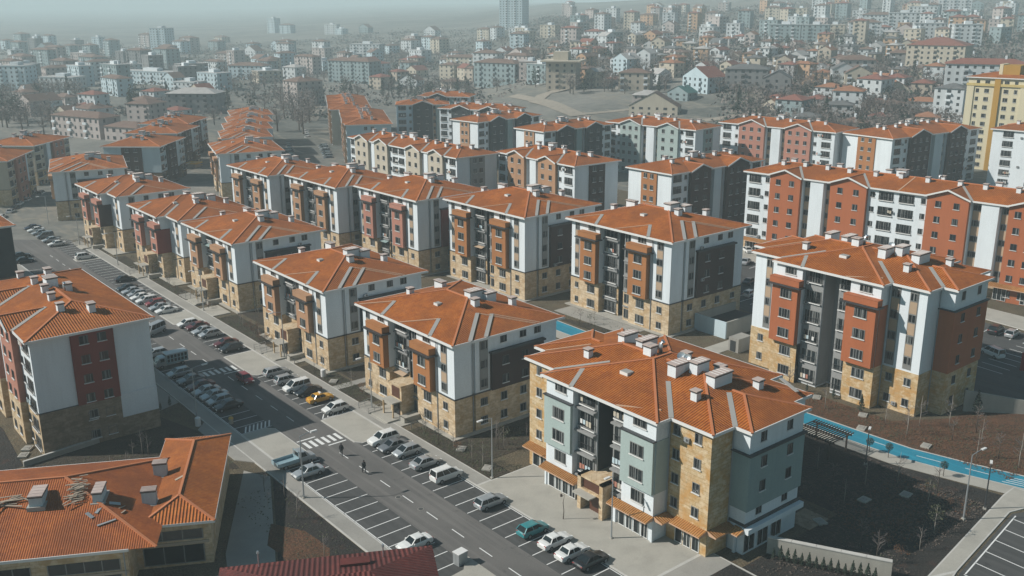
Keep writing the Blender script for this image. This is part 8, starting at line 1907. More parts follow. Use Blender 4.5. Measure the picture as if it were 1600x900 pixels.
TREES="""
c 443.8 256.7 12.6 6.6 5.7 0 41 0 -1
c 442.2 286.7 14.8 8.3 5.2 0 31 2 -1
b 404.4 230.2 7.3 6.6 5.1 0 42 0 2
b 449.6 229.2 10.5 8.6 5.7 11 39 2 0
b 413.2 289.8 12.5 6.9 4.7 0 28 2 -1
c 370.4 265.5 7.1 6.3 1.9 0 29 2 -1
c 432.7 267.5 12.8 8.6 0.9 0 36 3 -1
b 415.3 226.6 7.7 8.8 4.7 11 42 2 2
b 443.5 292.2 15.3 8.7 2.1 0 31 0 0
c 443.0 343.1 15.7 7.5 5.6 0 27 0 0
c 464.5 278.2 15.6 7.6 4.9 0 37 3 -1
b 461.4 343.6 17.1 7.9 1.0 0 27 1 -1
b 406.7 288.5 11.8 8.3 2.6 0 29 3 1
b 451.1 310.7 16.5 6.3 2.4 0 28 1 1
b 370.5 234.8 5.2 7.8 4.1 0 30 1 3
b 494.0 259.9 16.1 7.4 1.4 11 41 1 2
b 374.9 231.4 5.2 6.5 3.8 0 38 2 0
c 393.4 262.8 9.3 7.2 2.4 0 38 0 1
b 399.5 234.8 7.3 7.8 2.6 0 38 1 1
c 428.2 274.7 13.0 7.0 2.3 0 36 0 -1
b 443.1 249.8 11.9 7.2 2.8 11 41 2 0
c 406.5 315.8 12.2 6.5 3.3 0 27 2 1
b 437.0 248.4 11.4 7.4 3.9 0 41 2 1
b 395.2 215.3 5.2 6.0 3.6 11 42 2 4
b 454.0 259.4 13.5 7.4 1.5 0 41 0 -1
b 416.5 316.2 13.4 6.8 3.5 0 27 2 0
b 417.2 206.0 6.0 7.0 2.0 11 39 2 2
c 364.7 273.2 6.7 6.5 4.4 0 29 0 0
b 485.5 266.9 16.1 7.2 2.9 11 41 1 0
b 438.5 299.7 15.3 6.9 1.9 0 28 1 2
c 445.6 228.3 10.2 8.8 5.3 11 39 2 -1
b 514.6 302.7 18.6 7.9 0.9 0 33 1 -1
c 490.3 317.1 18.4 8.3 3.3 0 31 0 0
b 419.8 218.2 7.3 6.9 3.4 11 42 2 3
b 398.1 229.6 6.7 6.4 0.3 0 38 1 4
b 412.2 247.6 9.4 8.5 2.0 0 36 1 0
b 496.2 255.8 15.9 8.5 6.1 11 39 3 -1
c 439.8 294.0 15.1 7.2 5.9 0 31 0 2
b 509.4 289.9 18.0 6.7 4.1 0 35 2 0
c 536.6 276.4 18.3 8.8 1.3 11 34 2 -1
b 419.3 251.2 10.3 8.7 6.2 0 36 1 1
b 435.2 315.1 15.4 6.2 0.5 0 28 3 0
b 414.7 235.6 8.5 8.6 0.4 0 42 0 1
c 451.7 298.5 16.3 7.7 4.3 0 31 0 1
b 419.1 227.7 8.1 8.2 0.9 11 42 2 1
b 520.3 283.7 18.1 8.6 0.2 11 35 2 1
b 426.8 225.8 8.5 6.6 1.1 11 42 2 0
b 393.4 276.5 9.9 7.4 6.2 0 29 3 0
b 553.6 277.1 18.8 6.4 1.3 11 34 2 1
b 400.2 294.1 11.2 8.9 2.3 0 29 0 0
b 358.4 246.5 5.0 8.9 5.7 0 30 2 -1
b 389.6 221.4 5.3 7.5 4.8 0 42 2 6
c 378.6 228.9 5.2 6.9 3.0 0 38 2 -1
b 513.0 274.4 17.5 7.4 4.0 11 41 1 1
b 507.2 298.1 18.2 7.5 2.5 0 32 1 1
b 483.0 343.3 18.5 8.4 6.1 0 28 3 3
b 412.1 321.9 12.9 7.1 2.7 0 27 2 1
b 447.0 301.9 16.1 6.5 0.6 0 28 1 4
b 483.9 303.1 17.7 7.7 1.4 0 31 1 -1
b 409.1 319.1 12.5 7.8 0.8 0 27 2 2
b 500.9 295.8 17.9 8.8 1.9 0 32 1 0
b 387.1 225.8 5.6 6.4 4.2 0 38 1 2
c 454.3 246.4 12.5 6.2 0.7 11 42 3 -1
b 385.5 257.1 8.2 8.1 0.9 0 30 3 1
b 401.4 305.9 11.5 7.7 3.9 0 28 0 -1
b 408.8 205.8 5.3 8.4 0.9 11 39 2 3
b 418.5 289.1 13.0 7.9 0.4 0 28 1 0
b 394.1 228.8 6.4 6.1 0.2 0 38 1 3
b 500.6 279.2 17.3 7.9 2.8 11 41 3 -1
b 487.3 297.6 17.6 6.1 1.4 0 32 3 -1
b 378.3 243.6 6.5 8.6 4.6 0 30 1 2
b 509.9 256.9 16.8 8.3 2.8 11 40 0 -1
b 405.6 265.5 10.5 6.5 2.4 0 38 0 -1
c 352.6 267.2 5.3 8.4 4.8 0 29 0 1
b 441.8 298.4 15.5 6.1 1.9 0 28 1 3
b 373.3 268.0 7.5 8.1 4.8 0 29 2 -1
b 453.1 292.6 16.0 8.8 5.8 0 31 2 -1
b 397.7 241.5 7.8 8.8 4.0 0 38 1 0
b 369.2 280.0 7.3 8.1 0.2 0 29 0 3
b 547.5 284.3 18.9 6.2 4.1 11 34 2 0
c 441.5 338.2 15.7 6.8 6.2 0 27 2 0
b 375.6 258.1 7.3 7.9 3.8 0 30 3 0
b 465.0 335.1 17.4 8.2 0.2 0 28 3 1
b 419.3 269.9 12.0 7.9 0.2 0 36 0 -1
b 416.5 248.1 9.8 8.1 2.6 0 36 1 2
c 523.3 287.4 18.3 8.9 1.2 11 35 2 -1
b 381.7 252.4 7.5 8.7 0.5 0 30 1 1
b 447.9 347.3 16.1 7.8 0.7 0 27 0 0
b 434.8 244.1 10.8 8.0 2.1 11 42 0 0
c 381.0 296.6 8.7 7.2 0.3 0 29 0 2
b 381.1 283.5 8.7 8.0 5.4 0 29 0 2
b 468.4 330.3 17.6 7.7 3.6 0 28 3 2
c 464.9 273.5 15.3 6.0 2.9 0 37 1 -1
b 469.5 358.0 17.6 7.1 2.2 0 27 3 1
b 375.5 278.0 8.0 6.5 3.9 0 29 0 1
b 414.5 240.0 8.9 8.4 0.9 0 42 0 3
b 426.7 217.5 7.8 6.9 3.0 11 39 2 1
b 465.7 311.6 17.3 8.8 4.5 0 31 0 2
c 423.5 289.0 13.5 6.5 4.2 0 28 1 -1
b 351.7 255.9 4.9 7.4 2.7 0 30 0 1
b 481.6 389.1 18.3 7.2 0.4 1 27 0 2
c 444.4 494.4 17.0 8.8 6.2 1 19 3 1
b 510.3 404.0 20.1 7.6 4.4 1 27 3 3
c 506.5 497.3 20.4 6.5 1.1 1 20 3 1
b 475.8 460.9 18.2 9.1 1.3 1 20 1 0
c 495.6 498.0 19.9 7.0 3.8 1 20 3 2
b 397.6 400.9 12.2 6.5 3.2 1 24 0 1
b 456.0 435.3 16.7 9.5 3.4 1 20 1 1
c 558.0 430.8 23.0 8.1 1.2 0 27 3 1
b 470.7 367.2 17.6 7.7 1.0 0 27 3 2
c 533.3 501.1 21.9 6.0 0.1 1 21 3 -1
b 485.2 402.4 18.5 9.4 1.0 1 22 3 1
c 482.0 385.0 18.4 7.6 1.6 1 27 3 0
c 455.7 358.1 16.6 6.4 2.5 1 27 0 1
b 549.4 418.5 22.5 7.7 5.9 0 27 3 6
b 459.7 480.2 17.9 8.2 5.1 1 20 0 3
b 501.9 495.1 20.1 7.9 5.7 1 20 3 1
b 473.8 377.5 17.8 10.0 4.3 1 27 0 1
b 503.4 430.5 19.6 8.4 1.0 1 22 3 2
b 457.3 417.4 16.7 9.4 5.0 1 21 2 -1
b 418.9 391.1 13.6 6.6 0.1 1 24 1 -1
c 384.8 407.3 11.8 7.3 4.1 1 19 1 -1
b 442.6 489.8 17.0 9.2 0.7 1 19 3 0
b 520.0 410.4 20.7 8.8 3.3 1 27 3 4
b 393.1 399.4 11.9 7.0 4.2 1 24 0 3
b 483.3 529.8 20.2 6.8 1.6 1 19 3 4
c 487.5 482.5 19.2 9.0 5.0 1 20 3 0
c 445.0 401.3 15.7 6.2 1.0 1 24 1 1
b 471.4 498.2 18.9 7.6 6.2 1 20 0 5
c 422.6 390.4 13.8 9.1 2.8 1 24 1 0
b 506.7 521.1 21.0 7.5 1.8 1 20 3 2
b 470.3 509.0 19.2 7.9 5.3 1 19 3 3
b 511.2 410.3 20.1 6.7 4.9 1 27 3 8
b 454.8 352.3 16.5 6.9 0.3 0 27 3 0
b 413.1 372.3 12.9 8.7 2.5 1 25 3 -1
b 408.5 414.2 13.4 9.3 2.8 1 24 0 2
c 434.1 450.9 15.9 7.4 1.5 1 20 0 -1
c 406.3 370.4 12.3 7.8 4.6 1 25 0 -1
b 510.7 429.2 20.1 8.3 5.0 1 22 3 4
b 448.0 420.9 16.1 9.9 2.3 1 24 3 2
b 490.2 455.9 18.9 8.8 0.0 1 21 1 0
c 479.4 513.7 19.8 7.0 5.7 1 19 3 2
b 452.9 464.3 17.1 8.5 2.7 1 20 0 2
b 460.8 462.9 17.4 8.9 4.3 1 20 0 0
b 439.9 419.7 15.6 7.2 6.2 1 24 3 1
c 426.9 476.0 15.7 6.6 1.6 1 19 3 0
b 421.5 404.1 14.0 8.4 0.9 1 24 3 0
b 502.4 484.3 20.0 6.1 4.9 1 21 0 0
c 455.2 344.7 16.6 7.5 5.9 0 27 1 -1
b 467.7 472.4 18.0 6.2 0.2 1 20 0 1
b 520.8 428.0 20.7 8.4 5.0 1 27 3 10
b 396.2 396.3 12.0 9.7 2.9 1 24 0 0
c 425.4 406.3 14.3 8.7 5.8 1 24 3 -1
b 395.1 385.4 11.6 6.1 4.7 1 24 2 -1
b 507.7 447.0 19.9 8.1 1.9 1 21 1 2
b 492.5 407.8 19.0 9.6 3.7 1 22 3 3
b 513.5 454.7 20.3 6.2 2.9 1 21 1 1
b 543.7 422.1 22.1 6.8 6.0 0 27 3 5
b 396.7 413.7 12.7 8.2 1.6 1 19 1 3
b 416.6 374.7 13.2 8.8 5.0 1 22 0 -1
b 496.5 517.5 20.5 9.2 0.4 1 20 0 4
b 412.7 428.3 14.3 8.8 3.2 1 19 1 4
b 495.2 484.8 19.6 8.2 5.3 1 20 3 0
b 416.2 452.3 15.3 8.7 2.8 1 19 1 0
b 461.6 378.6 16.9 9.9 0.6 1 22 3 0
b 526.2 421.4 21.1 6.4 5.3 1 27 3 9
b 521.0 513.9 21.5 8.3 1.3 1 21 0 1
b 417.9 337.8 13.6 8.2 4.4 1 22 1 -1
b 532.4 421.1 21.4 6.5 0.8 1 27 3 7
b 445.3 474.7 17.2 7.9 1.2 1 19 1 2
b 484.7 567.9 17.2 7.6 2.4 7 18 3 1
b 547.7 820.2 9.0 9.0 1.8 7 15 2 0
b 519.7 642.4 14.4 7.6 1.2 7 18 3 4
c 363.3 551.2 1.2 7.5 1.2 7 13 1 4
b 392.4 551.0 1.6 7.7 5.6 7 17 0 2
b 518.6 711.4 7.1 8.0 3.5 7 16 0 0
b 467.8 537.1 17.4 8.0 3.0 7 18 3 2
b 541.2 796.2 8.6 6.4 5.5 7 15 2 1
b 499.9 798.8 7.4 8.1 4.5 6 14 1 0
b 392.5 496.1 5.7 8.7 1.4 7 17 2 0
c 394.0 460.2 11.3 9.2 5.1 7 18 2 -1
b 472.0 552.7 16.4 9.5 0.3 7 18 3 0
b 530.6 671.4 12.7 7.8 3.8 7 16 1 -1
c 542.0 728.7 8.8 8.3 3.7 7 16 3 -1
b 376.6 553.4 1.4 8.5 1.4 7 16 2 2
b 563.3 769.9 9.1 7.3 3.7 7 16 3 -1
c 401.8 541.3 2.5 7.3 4.3 7 17 0 1
b 403.7 637.0 3.3 9.8 5.0 3 13 1 1
b 422.5 455.6 15.7 7.0 5.9 1 19 1 1
b 557.5 799.2 9.0 7.7 0.8 7 16 0 1
b 389.2 444.0 12.0 8.3 3.9 7 19 0 -1
b 548.4 798.4 8.8 6.9 4.3 7 15 2 2
b 445.2 487.3 17.4 6.8 3.3 1 19 3 1
b 510.2 785.5 7.6 10.0 2.5 7 15 2 3
b 393.2 538.9 1.7 6.8 0.2 7 17 0 0
b 377.6 411.1 11.5 9.6 0.2 1 19 2 2
c 441.3 568.3 6.9 9.5 4.5 7 17 0 0
b 467.8 517.8 18.9 7.3 3.4 1 19 3 2
b 390.1 440.3 12.5 9.1 1.6 1 19 2 1
c 475.5 546.5 17.8 8.0 5.7 7 18 3 -1
c 434.6 681.0 4.5 8.9 3.7 3 13 1 1
b 488.9 825.9 7.0 6.5 4.6 6 14 2 -1
b 493.6 762.4 6.9 9.7 6.2 7 14 1 2
b 510.7 629.4 14.3 7.9 3.9 7 18 3 3
b 411.7 593.1 2.7 8.6 5.7 7 16 2 0
c 494.8 681.7 6.0 6.9 2.2 7 16 0 -1
c 515.1 683.4 8.3 7.9 0.0 7 16 1 -1
b 376.1 406.8 11.3 7.9 1.7 1 19 2 3
b 528.1 770.0 7.9 8.8 4.8 7 16 0 2
b 484.2 765.0 6.7 6.5 5.6 6 14 1 1
b 403.9 448.6 14.1 7.1 2.5 1 19 2 0
b 417.8 706.8 4.3 8.4 5.7 3 13 1 0
b 407.5 483.9 11.1 8.4 4.3 7 18 2 -1
c 527.7 773.8 7.9 6.9 6.1 7 15 2 -1
b 373.6 572.4 1.7 7.2 4.2 7 13 1 3
b 197.0 480.0 1.2 8.2 0.7 3 7 2 -1
b 229.9 616.3 1.7 7.5 5.5 5 7 0 0
b 126.1 554.7 1.3 8.0 5.9 5 5 0 6
c 333.7 853.8 2.5 10.8 3.4 5 9 1 1
b 228.8 447.6 0.6 7.9 2.7 3 11 2 8
c 198.4 600.7 1.6 10.8 4.9 5 6 3 2
c 185.7 567.4 1.5 7.6 0.5 5 6 3 0
b 238.7 610.5 1.7 8.8 1.0 5 7 3 -1
b 316.4 654.4 2.1 7.6 3.3 3 11 3 -1
b 136.7 552.2 1.3 7.5 6.3 5 5 0 2
b 367.0 676.0 2.9 7.3 6.1 3 13 0 -1
b 368.9 814.6 3.0 8.6 4.0 3 10 3 -1
c 327.3 567.9 1.2 8.3 5.1 3 13 2 0
c 144.1 680.3 1.7 9.1 0.3 5 3 2 0
c 247.6 493.3 0.8 7.5 3.0 3 11 2 0
c 297.6 553.2 0.9 10.0 4.0 3 11 1 -1
b 313.4 688.7 2.2 9.9 0.1 3 10 2 0
b 165.4 680.4 1.7 10.4 2.4 5 4 2 4
b 349.3 671.2 2.6 10.7 6.2 3 12 1 -1
c 339.4 876.1 2.6 9.6 2.2 5 9 1 0
c 217.8 598.8 1.6 10.7 3.6 5 7 0 -1
c 322.6 568.0 1.1 10.1 1.2 3 13 2 1
c 180.5 632.5 1.6 8.1 1.9 5 4 1 -1
b 296.3 715.4 2.1 7.9 5.6 3 10 0 2
b 307.2 653.3 2.0 8.7 3.6 3 11 0 0
c 312.7 744.9 2.3 10.6 3.9 3 10 0 -1
b 200.9 562.2 1.5 7.7 4.7 5 7 0 1
c 214.4 472.5 1.1 10.5 0.8 3 11 2 1
c 146.7 655.5 1.6 8.1 6.0 5 3 2 1
b 148.9 542.4 1.3 9.6 3.3 5 5 3 -1
c 235.5 551.0 1.4 9.7 4.1 3 7 1 -1
b 335.1 784.5 2.5 10.7 4.1 3 10 0 0
b 287.3 659.7 1.9 9.0 1.6 3 10 2 2
b 148.6 701.5 1.7 9.2 6.3 5 3 2 1
b 230.4 925.7 2.5 7.9 1.4 5 4 3 -1
b 320.6 548.0 0.7 9.0 5.3 3 13 2 1
c 183.6 563.4 1.5 10.9 4.6 5 6 3 1
b 276.6 844.5 2.4 10.6 0.6 5 9 0 -1
b 293.3 558.0 1.0 8.8 2.7 3 11 1 4
b 141.1 668.8 1.6 9.2 5.4 5 3 2 2
b 247.0 526.7 1.1 8.4 1.7 3 11 0 1
b 249.2 873.4 2.4 7.2 5.2 5 4 1 -1
b 321.8 698.7 2.3 8.3 4.2 3 10 2 1
b 316.3 854.4 2.5 8.2 0.6 5 9 1 1
b 192.1 766.0 2.0 9.8 3.3 5 4 0 0
b 170.8 696.4 1.8 10.5 2.1 5 4 0 1
c 220.8 832.4 2.2 10.9 2.5 5 4 3 -1
b 279.1 608.5 1.6 9.4 1.9 3 11 0 2
b 273.9 523.1 0.7 7.4 2.4 3 11 1 5
b 379.3 806.7 3.3 10.9 2.0 3 10 1 -1
b 312.0 862.0 2.5 7.6 4.1 5 9 1 0
b 264.5 527.9 0.9 9.1 4.7 3 11 2 0
b 135.3 618.0 1.5 10.8 0.6 5 3 2 3
b 307.4 719.0 2.2 7.6 2.3 3 10 0 1
b 349.5 612.2 2.0 9.1 0.5 3 13 2 0
c 585.3 263.1 19.3 9.6 6.2 11 40 3 1
b 710.1 458.0 30.1 9.3 3.9 4 49 2 -1
c 561.9 405.6 23.1 7.9 0.3 0 48 2 2
c 587.0 275.8 19.8 8.3 6.0 11 40 3 0
c 792.4 351.0 28.8 7.6 4.7 2 51 1 3
b 652.7 493.7 28.4 7.6 3.5 4 48 0 -1
c 631.1 448.6 27.0 8.5 3.1 4 48 2 0
c 588.4 430.9 24.7 10.0 0.4 0 48 2 1
b 776.7 414.5 30.5 9.8 4.6 2 52 2 -1
c 545.1 400.6 22.2 8.0 3.5 0 27 3 2
c 641.7 410.2 26.5 10.0 1.1 4 49 2 -1
b 568.6 277.3 19.3 9.7 1.2 11 40 3 0
c 713.9 337.6 26.0 9.6 0.4 11 51 1 1
c 753.8 363.7 28.1 7.5 4.5 2 51 1 0
c 700.8 422.6 28.7 8.5 5.9 4 50 2 0
b 704.1 486.4 30.6 9.6 3.0 4 47 0 -1
b 522.1 345.2 20.3 9.2 3.5 0 31 0 1
b 585.7 409.5 24.3 9.6 1.0 0 48 2 -1
c 782.2 360.3 28.8 7.2 4.1 2 51 1 2
b 606.8 344.6 23.0 8.5 5.1 11 35 3 -1
b 601.6 394.7 24.6 10.0 4.5 0 47 2 -1
c 691.4 407.6 27.9 8.7 6.2 4 50 2 1
b 619.4 289.1 21.3 7.3 1.3 11 40 3 1
b 668.4 309.8 23.5 7.3 1.4 11 51 2 -1
c 601.0 300.1 21.1 8.1 5.9 11 34 1 -1
b 675.3 404.5 27.3 9.5 4.7 4 50 2 -1
b 587.8 376.0 23.6 7.5 5.3 0 33 3 -1
b 604.2 293.6 21.0 9.5 5.5 11 34 1 -1
b 765.0 441.3 31.0 8.1 0.9 4 45 2 -1
b 556.9 323.4 20.7 8.0 4.5 0 35 0 -1
b 303.9 591.2 1.4 10.0 1.9 3 11 1 0
b 253.4 497.4 0.8 13.0 0.2 3 11 2 2
b 275.3 527.3 0.7 10.1 2.5 3 11 1 3
b 288.2 540.4 0.7 10.0 4.1 3 11 1 6
b 299.4 575.4 1.2 9.8 3.5 3 11 1 2
b 240.9 461.8 0.6 11.8 1.1 3 11 2 9
b 260.3 532.4 1.0 12.9 2.7 3 11 2 1
b 239.6 487.9 0.9 11.6 1.6 3 11 2 3
b 211.3 438.5 0.8 11.1 0.8 3 11 2 11
b 222.4 437.4 0.6 10.1 1.2 3 11 2 10
b 238.1 474.7 0.8 11.0 0.3 3 11 2 5
b 262.4 507.2 0.7 11.3 3.9 3 11 2 4
b 304.7 585.6 1.4 11.1 2.7 3 11 1 1
b 254.1 487.6 0.7 12.8 0.8 3 11 2 6
b 217.0 422.6 0.6 12.0 2.2 3 11 2 12
b 246.6 472.7 0.6 11.4 3.4 3 11 2 7
b 171.2 678.9 1.7 10.4 1.5 5 4 2 2
b 115.3 514.2 1.2 9.7 3.7 5 5 0 7
b 112.3 540.4 1.3 8.8 5.0 5 5 0 10
b 175.6 672.9 1.7 9.8 4.2 5 4 2 1
c 124.3 559.5 1.3 11.5 4.6 5 5 0 0
b 113.5 535.8 1.3 10.8 3.7 5 5 0 9
b 143.1 625.6 1.5 8.3 5.4 5 4 2 6
c 157.6 653.0 1.6 9.4 3.2 5 4 2 2
b 123.1 535.9 1.3 11.9 3.9 5 5 0 5
b 123.2 564.2 1.3 11.7 1.5 5 5 0 8
b 180.9 678.9 1.7 10.9 0.7 5 4 2 3
b 136.3 547.9 1.3 10.3 4.2 5 5 0 1
b 122.4 591.1 1.4 8.2 2.6 5 3 2 4
b 150.7 657.0 1.6 8.2 2.3 5 4 0 2
b 175.5 685.3 1.8 10.9 3.4 5 4 2 0
b 179.0 649.9 1.7 12.0 3.4 5 4 2 5
c 118.3 554.2 1.3 10.3 2.4 5 5 0 1
b 137.6 567.5 1.4 8.1 3.6 5 5 0 4
c 159.0 659.9 1.7 9.8 0.9 5 4 2 1
b 156.7 714.8 1.8 8.6 3.5 5 3 2 0
b 128.7 515.3 1.2 10.1 1.2 5 5 0 0
b 120.8 498.3 1.2 8.6 0.7 5 5 0 3
c 119.3 576.0 1.4 11.8 5.9 5 3 2 2
c 184.9 687.8 1.8 11.5 3.6 5 4 2 0
b 376.3 545.2 1.2 8.6 5.8 7 16 2 1
c 353.0 549.6 1.0 9.2 1.0 7 13 1 2
c 381.2 578.8 1.9 9.9 2.0 7 13 1 3
b 348.5 555.1 1.1 9.9 2.7 3 13 1 2
b 383.4 514.6 1.9 9.8 2.6 7 17 2 1
b 387.3 543.2 1.3 9.9 4.3 7 17 0 1
c 359.6 526.0 0.6 8.2 1.0 7 16 2 1
c 388.5 533.7 1.5 9.7 2.1 7 17 0 3
c 351.7 495.9 -0.1 9.4 4.5 7 17 0 4
c 398.6 537.8 2.3 9.1 5.0 7 17 0 2
c 341.1 511.3 0.1 9.1 4.9 7 16 2 2
c 361.4 571.8 1.5 10.6 5.6 3 13 1 0
c 369.9 538.3 1.0 8.6 0.4 7 16 2 0
c 377.9 507.3 1.6 9.6 4.6 7 17 2 -1
b 372.6 500.1 1.4 9.3 5.9 7 17 2 2
c 345.1 557.3 1.1 9.9 1.2 3 13 2 2
b 366.1 241.6 5.4 8.4 1.9 0 30 1 0
c 386.6 252.0 7.9 9.9 0.3 0 38 0 0
b 374.2 217.9 3.9 8.5 4.5 0 38 2 1
c 385.5 213.3 4.3 9.0 5.1 11 42 2 -1
b 405.4 208.1 5.3 8.4 2.9 11 42 2 5
c 347.8 245.4 4.0 8.7 2.8 0 30 0 -1
b 352.3 248.6 4.6 8.1 0.0 0 30 0 0
b 343.7 254.3 4.0 9.8 1.1 0 30 0 2
b 416.7 243.9 9.4 9.4 2.0 0 36 1 3
b 381.9 215.9 4.3 9.7 2.4 0 42 2 7
"""
FIELD_TRACKS = [([(397.5, 424.8), (369.5, 424.1), (355.3, 414.1), (343.0, 378.4), (338.1, 361.1)], 9), ([(373.3, 457.5), (355.3, 414.1)], 6), ([(419.1, 319.4), (412.8, 300.7), (384.6, 288.7), (362.4, 301.0)], 7), ([(336.0, 365.8), (369.7, 349.4)], 4), ([(168.5, 477.8), (207.6, 509.1)], 9), ([(242.7, 467.8), (269.0, 508.5), (300.3, 551.7)], 10)]
# ================================================================ the far town
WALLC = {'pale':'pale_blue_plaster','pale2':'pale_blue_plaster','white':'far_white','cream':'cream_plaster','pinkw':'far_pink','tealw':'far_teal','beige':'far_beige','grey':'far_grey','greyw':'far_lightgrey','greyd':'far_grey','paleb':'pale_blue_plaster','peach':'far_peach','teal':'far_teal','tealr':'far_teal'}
for n, c in (('far_white',(0.56,0.59,0.60)),('far_pink',(0.45,0.39,0.365)),('far_teal',(0.26,0.33,0.34)),('far_beige',(0.42,0.36,0.29)),('far_grey',(0.22,0.22,0.22)),('far_lightgrey',(0.42,0.42,0.42)),('far_peach',(0.48,0.30,0.18))): plaster(n, c)  # far walls toned towards the haze, which is partly in their colour
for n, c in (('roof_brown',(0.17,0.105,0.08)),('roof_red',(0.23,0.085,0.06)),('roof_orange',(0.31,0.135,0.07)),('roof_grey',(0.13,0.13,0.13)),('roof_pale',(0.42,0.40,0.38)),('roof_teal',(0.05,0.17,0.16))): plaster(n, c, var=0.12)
flat('far_window', (0.03, 0.035, 0.04), 0.3)
ROOFC = {'flat':'roof_pale','brown':'roof_brown','redroof':'roof_red','orange':'roof_orange','grey':'roof_grey','pale':'roof_pale','teal':'roof_teal','none':'roof_pale'}
def far_block(key, x, y, z, w, d, h_, yaw, wall, rf, fl, label, cat, group=None):
    a = math.atan2(RH.y, RH.x)+R_(yaw)
    t = thing(key, label, cat, (x, y, z), a, group); r = random.Random(int(x*13+y*7))
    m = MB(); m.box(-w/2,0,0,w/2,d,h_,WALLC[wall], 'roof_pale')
    fh = h_/fl; n = max(2, int(w/3.6)); acc = r.random() < 0.45
    for i in range(fl):
        z0, z1 = fh*i+fh*0.32, fh*i+fh*0.78
        for j in range(n):
            xc = -w/2+w*(j+0.5)/n; ww = 1.2 if (j+fl) % 3 else 1.9
            m.face([(xc-ww/2,-0.03,z0),(xc+ww/2,-0.03,z0),(xc+ww/2,-0.03,z1),(xc-ww/2,-0.03,z1)], 'far_window')
            if ww > 1.5 and fl > 2: m.box(xc-ww/2-0.2,-0.9,fh*i+0.05,xc+ww/2+0.2,-0.04,fh*i+fh*0.30, 'white_plaster' if acc else WALLC[wall])
        k = max(1, int(d/4.5))
        for j in range(k):
            yc = d*(j+0.5)/k
            for sx in (-1, 1):
                xx = sx*(w/2+0.03); q = [(xx,yc-0.6,z0),(xx,yc+0.6,z0),(xx,yc+0.6,z1),(xx,yc-0.6,z1)]
                m.face(q if sx > 0 else q[::-1], 'far_window')
    m.build('wall', t)
    m = MB(); rm = ROOFC[rf]
    if rf in ('flat', 'none') :
        m.box(-w/2-0.3,-0.3,h_,w/2+0.3,d+0.3,h_+0.5,WALLC[wall],rm); m.box(-w*0.12,d*0.3,h_+0.5,w*0.14,d*0.75,h_+2.6,'white_plaster')
        if rf == 'none': m.box(-w/2-3,-2.5,h_+0.5,w/2+3,d+2.5,h_+1.3,'cream_plaster'); m.box(-w*0.3,d*0.2,h_+1.3,w*0.2,d*0.8,h_+6,'cream_plaster')
    elif key == 'white_gabled_house' or (r.random() < 0.3 and fl < 4):
        e = h_; ap = h_+w*0.28
        m.face([(-w/2-0.4,-0.3,e-0.1),(0,-0.3,ap),(0,d+0.3,ap),(-w/2-0.4,d+0.3,e-0.1)], rm); m.face([(0,-0.3,ap),(w/2+0.4,-0.3,e-0.1),(w/2+0.4,d+0.3,e-0.1),(0,d+0.3,ap)], rm)
        m.face([(-w/2,0,e),(w/2,0,e),(0,0,ap-0.1)], WALLC[wall]); m.face([(w/2,d,e),(-w/2,d,e),(0,d,ap-0.1)], WALLC[wall])
    else:
        o = 0.6; rr_ = min(w, d)/2+o; p = 0.32; ax = max(0, w/2-d/2) if w > d else 0; ay = max(0, d/2-w/2) if d > w else 0
        zt_ = h_+p*rr_; c = [(-w/2-o,-o,h_),(w/2+o,-o,h_),(w/2+o,d+o,h_),(-w/2-o,d+o,h_)]; A1 = (-ax,d/2-ay,zt_); B1 = (ax,d/2+ay,zt_)
        if w >= d: m.face([c[0],c[1],B1,A1],rm); m.face([c[2],c[3],A1,B1],rm); m.face([c[1],c[2],B1],rm); m.face([c[3],c[0],A1],rm)
        else: m.face([c[1],c[2],B1,A1],rm); m.face([c[3],c[0],A1,B1],rm); m.face([c[0],c[1],A1],rm); m.face([c[2],c[3],B1],rm)
        m.face(c[::-1], 'fascia_white')
    ro = m.build('roof', t)
    if r.random() < 0.7:
        m = MB(); xx = r.uniform(-w*.3,w*.3); m.box(xx-0.5,d*0.45,h_,xx+0.5,d*0.45+0.9,h_+(2.6 if rf not in ('flat','none') else 1.6)+min(w,d)*0.08,'white_plaster'); m.build('chimney', ro)
    return t
for o in MAN: far_block(*o)
WN = {'pale':'pale grey','white':'white','cream':'cream','pinkw':'pinkish grey','tealw':'blue-grey','beige':'beige','grey':'grey','greyw':'light grey','peach':'peach'}
RN = {'flat':'flat','brown':'brown','redroof':'red','orange':'orange','grey':'dark','pale':'pale'}
NW = ['','one','two','three','four','five','six','seven','eight','nine','ten']
ORD = ['nearest','second nearest','third nearest','fourth nearest','fifth nearest','sixth nearest','seventh nearest','eighth nearest','ninth nearest','tenth nearest','eleventh nearest','twelfth nearest','farthest']
def where(q):
    j, r, k = map(int, q); b = ['left of','right of','below','above'][r]+' '+LMK[j]
    return b if k < 0 else ORD[min(k, 12)]+' '+b
for ln in SCAT.strip().split('\n'):
    q = ln.split(); k = q[0]; v = [float(s) for s in q[1:8]]; wall, rf, fl, rg = q[8], q[9], int(q[10]), REG[int(q[11])]
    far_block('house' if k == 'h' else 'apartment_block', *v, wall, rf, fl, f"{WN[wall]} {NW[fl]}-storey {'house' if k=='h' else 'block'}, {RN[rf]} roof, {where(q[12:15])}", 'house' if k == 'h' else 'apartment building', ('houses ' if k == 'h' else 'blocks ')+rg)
TW = ['small','middling','tall']
for i, ln in enumerate(TREES.strip().split('\n')):
    q = ln.split(); x, y, z, hh, rz = [float(s) for s in q[1:6]]; fir = q[0] == 'c'
    plant(('far_fir%d' if fir else 'far_bare%d') % (i%4), x, y, z, hh*1.25, rz, 'conifer_tree' if fir else 'bare_tree', ('dark conifer ' if fir else 'bare purplish tree ')+where(q[7:10]), 'tree', ('conifers ' if fir else 'bare trees ')+REG[int(q[6])])
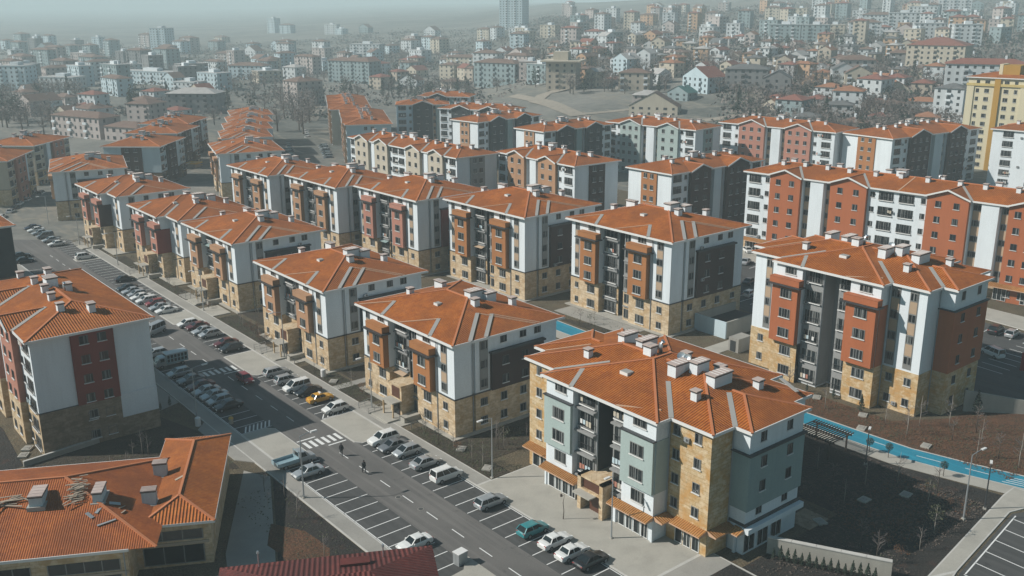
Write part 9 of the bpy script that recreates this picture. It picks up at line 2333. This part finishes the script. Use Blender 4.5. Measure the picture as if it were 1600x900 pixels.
# scrub and leafless brush between the far houses, one uncountable mass
m = MB(); r = random.Random(5)
for i in range(4600):
    if i % 3: s_, D_ = r.uniform(860, 1590), 410+r.random()**1.2*950
    elif i % 2: s_, D_ = r.uniform(540, 900), r.uniform(600, 1500)
    else: s_, D_ = r.uniform(-20, 540), r.uniform(520, 1400)
    if 770 < s_ < 1130 and D_ < 600: continue
    u = (s_-800)/1521*D_; x = FH.x*D_+RH.x*u; y = FH.y*D_+RH.y*u; z = terrain(x, y); big = r.uniform(0.7, 1.5)
    for k in range(16):
        px_, py_, pz_ = x+r.gauss(0, 4.5)*big, y+r.gauss(0, 4.5)*big, z+abs(r.gauss(0, 1.9))*big; s2 = r.uniform(0.5, 1.3)
        a = r.uniform(0, 6.28); q = Vector((px_, py_, pz_)); u_ = Vector((math.cos(a), math.sin(a), r.uniform(-.4,.4)))*s2; v_ = Vector((-math.sin(a)*.3, math.cos(a)*.3, 1))*s2*0.7
        m.face([q-u_, q-v_, q+u_, q+v_], 'bare_twigs' if (i+k) % 5 else 'conifer_needles')
bo = m.build('brush'); bo['kind'] = 'stuff'; bo['label'] = 'leafless greyish brush and scrub between the far houses'; bo['category'] = 'brush'
# tracks through the fields
def draped(name, pts, w, mat, dz=0.25):
    m = MB(); prev = None
    P = []
    for a, b in zip(pts, pts[1:]):
        n = max(1, int(math.dist(a, b)/12))
        for i in range(n): P.append((a[0]+(b[0]-a[0])*i/n, a[1]+(b[1]-a[1])*i/n))
    P.append(pts[-1])
    for i, p in enumerate(P):
        a = Vector(P[max(i-1,0)]); b = Vector(P[min(i+1,len(P)-1)]); d = (b-a).normalized(); n = Vector((d.y,-d.x)); l = Vector(p)-n*w/2; r = Vector(p)+n*w/2
        cur = ((l.x,l.y,terrain(l.x,l.y)+dz),(r.x,r.y,terrain(r.x,r.y)+dz))
        if prev: m.face([prev[0],cur[0],cur[1],prev[1]], mat)
        prev = cur
    return struct(m.build(name))
plaster('pale_earth', (0.30, 0.26, 0.21), var=0.15)
for pts, w in FIELD_TRACKS: draped('dirt_track', pts, w, 'pale_earth')
# haze: one closed box of even density round the whole scene
m = MB(); m.box(-5200,-2500,-3,9500,11500,150,'fascia_white'); hz = m.build('haze'); hz['kind'] = 'stuff'; hz['label'] = 'pale grey-blue haze lying over the far town'; hz['category'] = 'haze'
hm = bpy.data.materials.new('haze_volume'); hm.use_nodes = True; nt = hm.node_tree; nt.nodes.clear()
ou = nt.nodes.new('ShaderNodeOutputMaterial'); pv = nt.nodes.new('ShaderNodeVolumePrincipled'); pv.inputs['Color'].default_value = (0.82, 0.97, 1.0, 1); pv.inputs['Density'].default_value = 0.00042
pv.inputs['Anisotropy'].default_value = 0.0
nt.links.new(pv.outputs[0], ou.inputs['Volume']); hz.data.materials.clear(); hz.data.materials.append(hm); hz.display_type = 'WIRE'
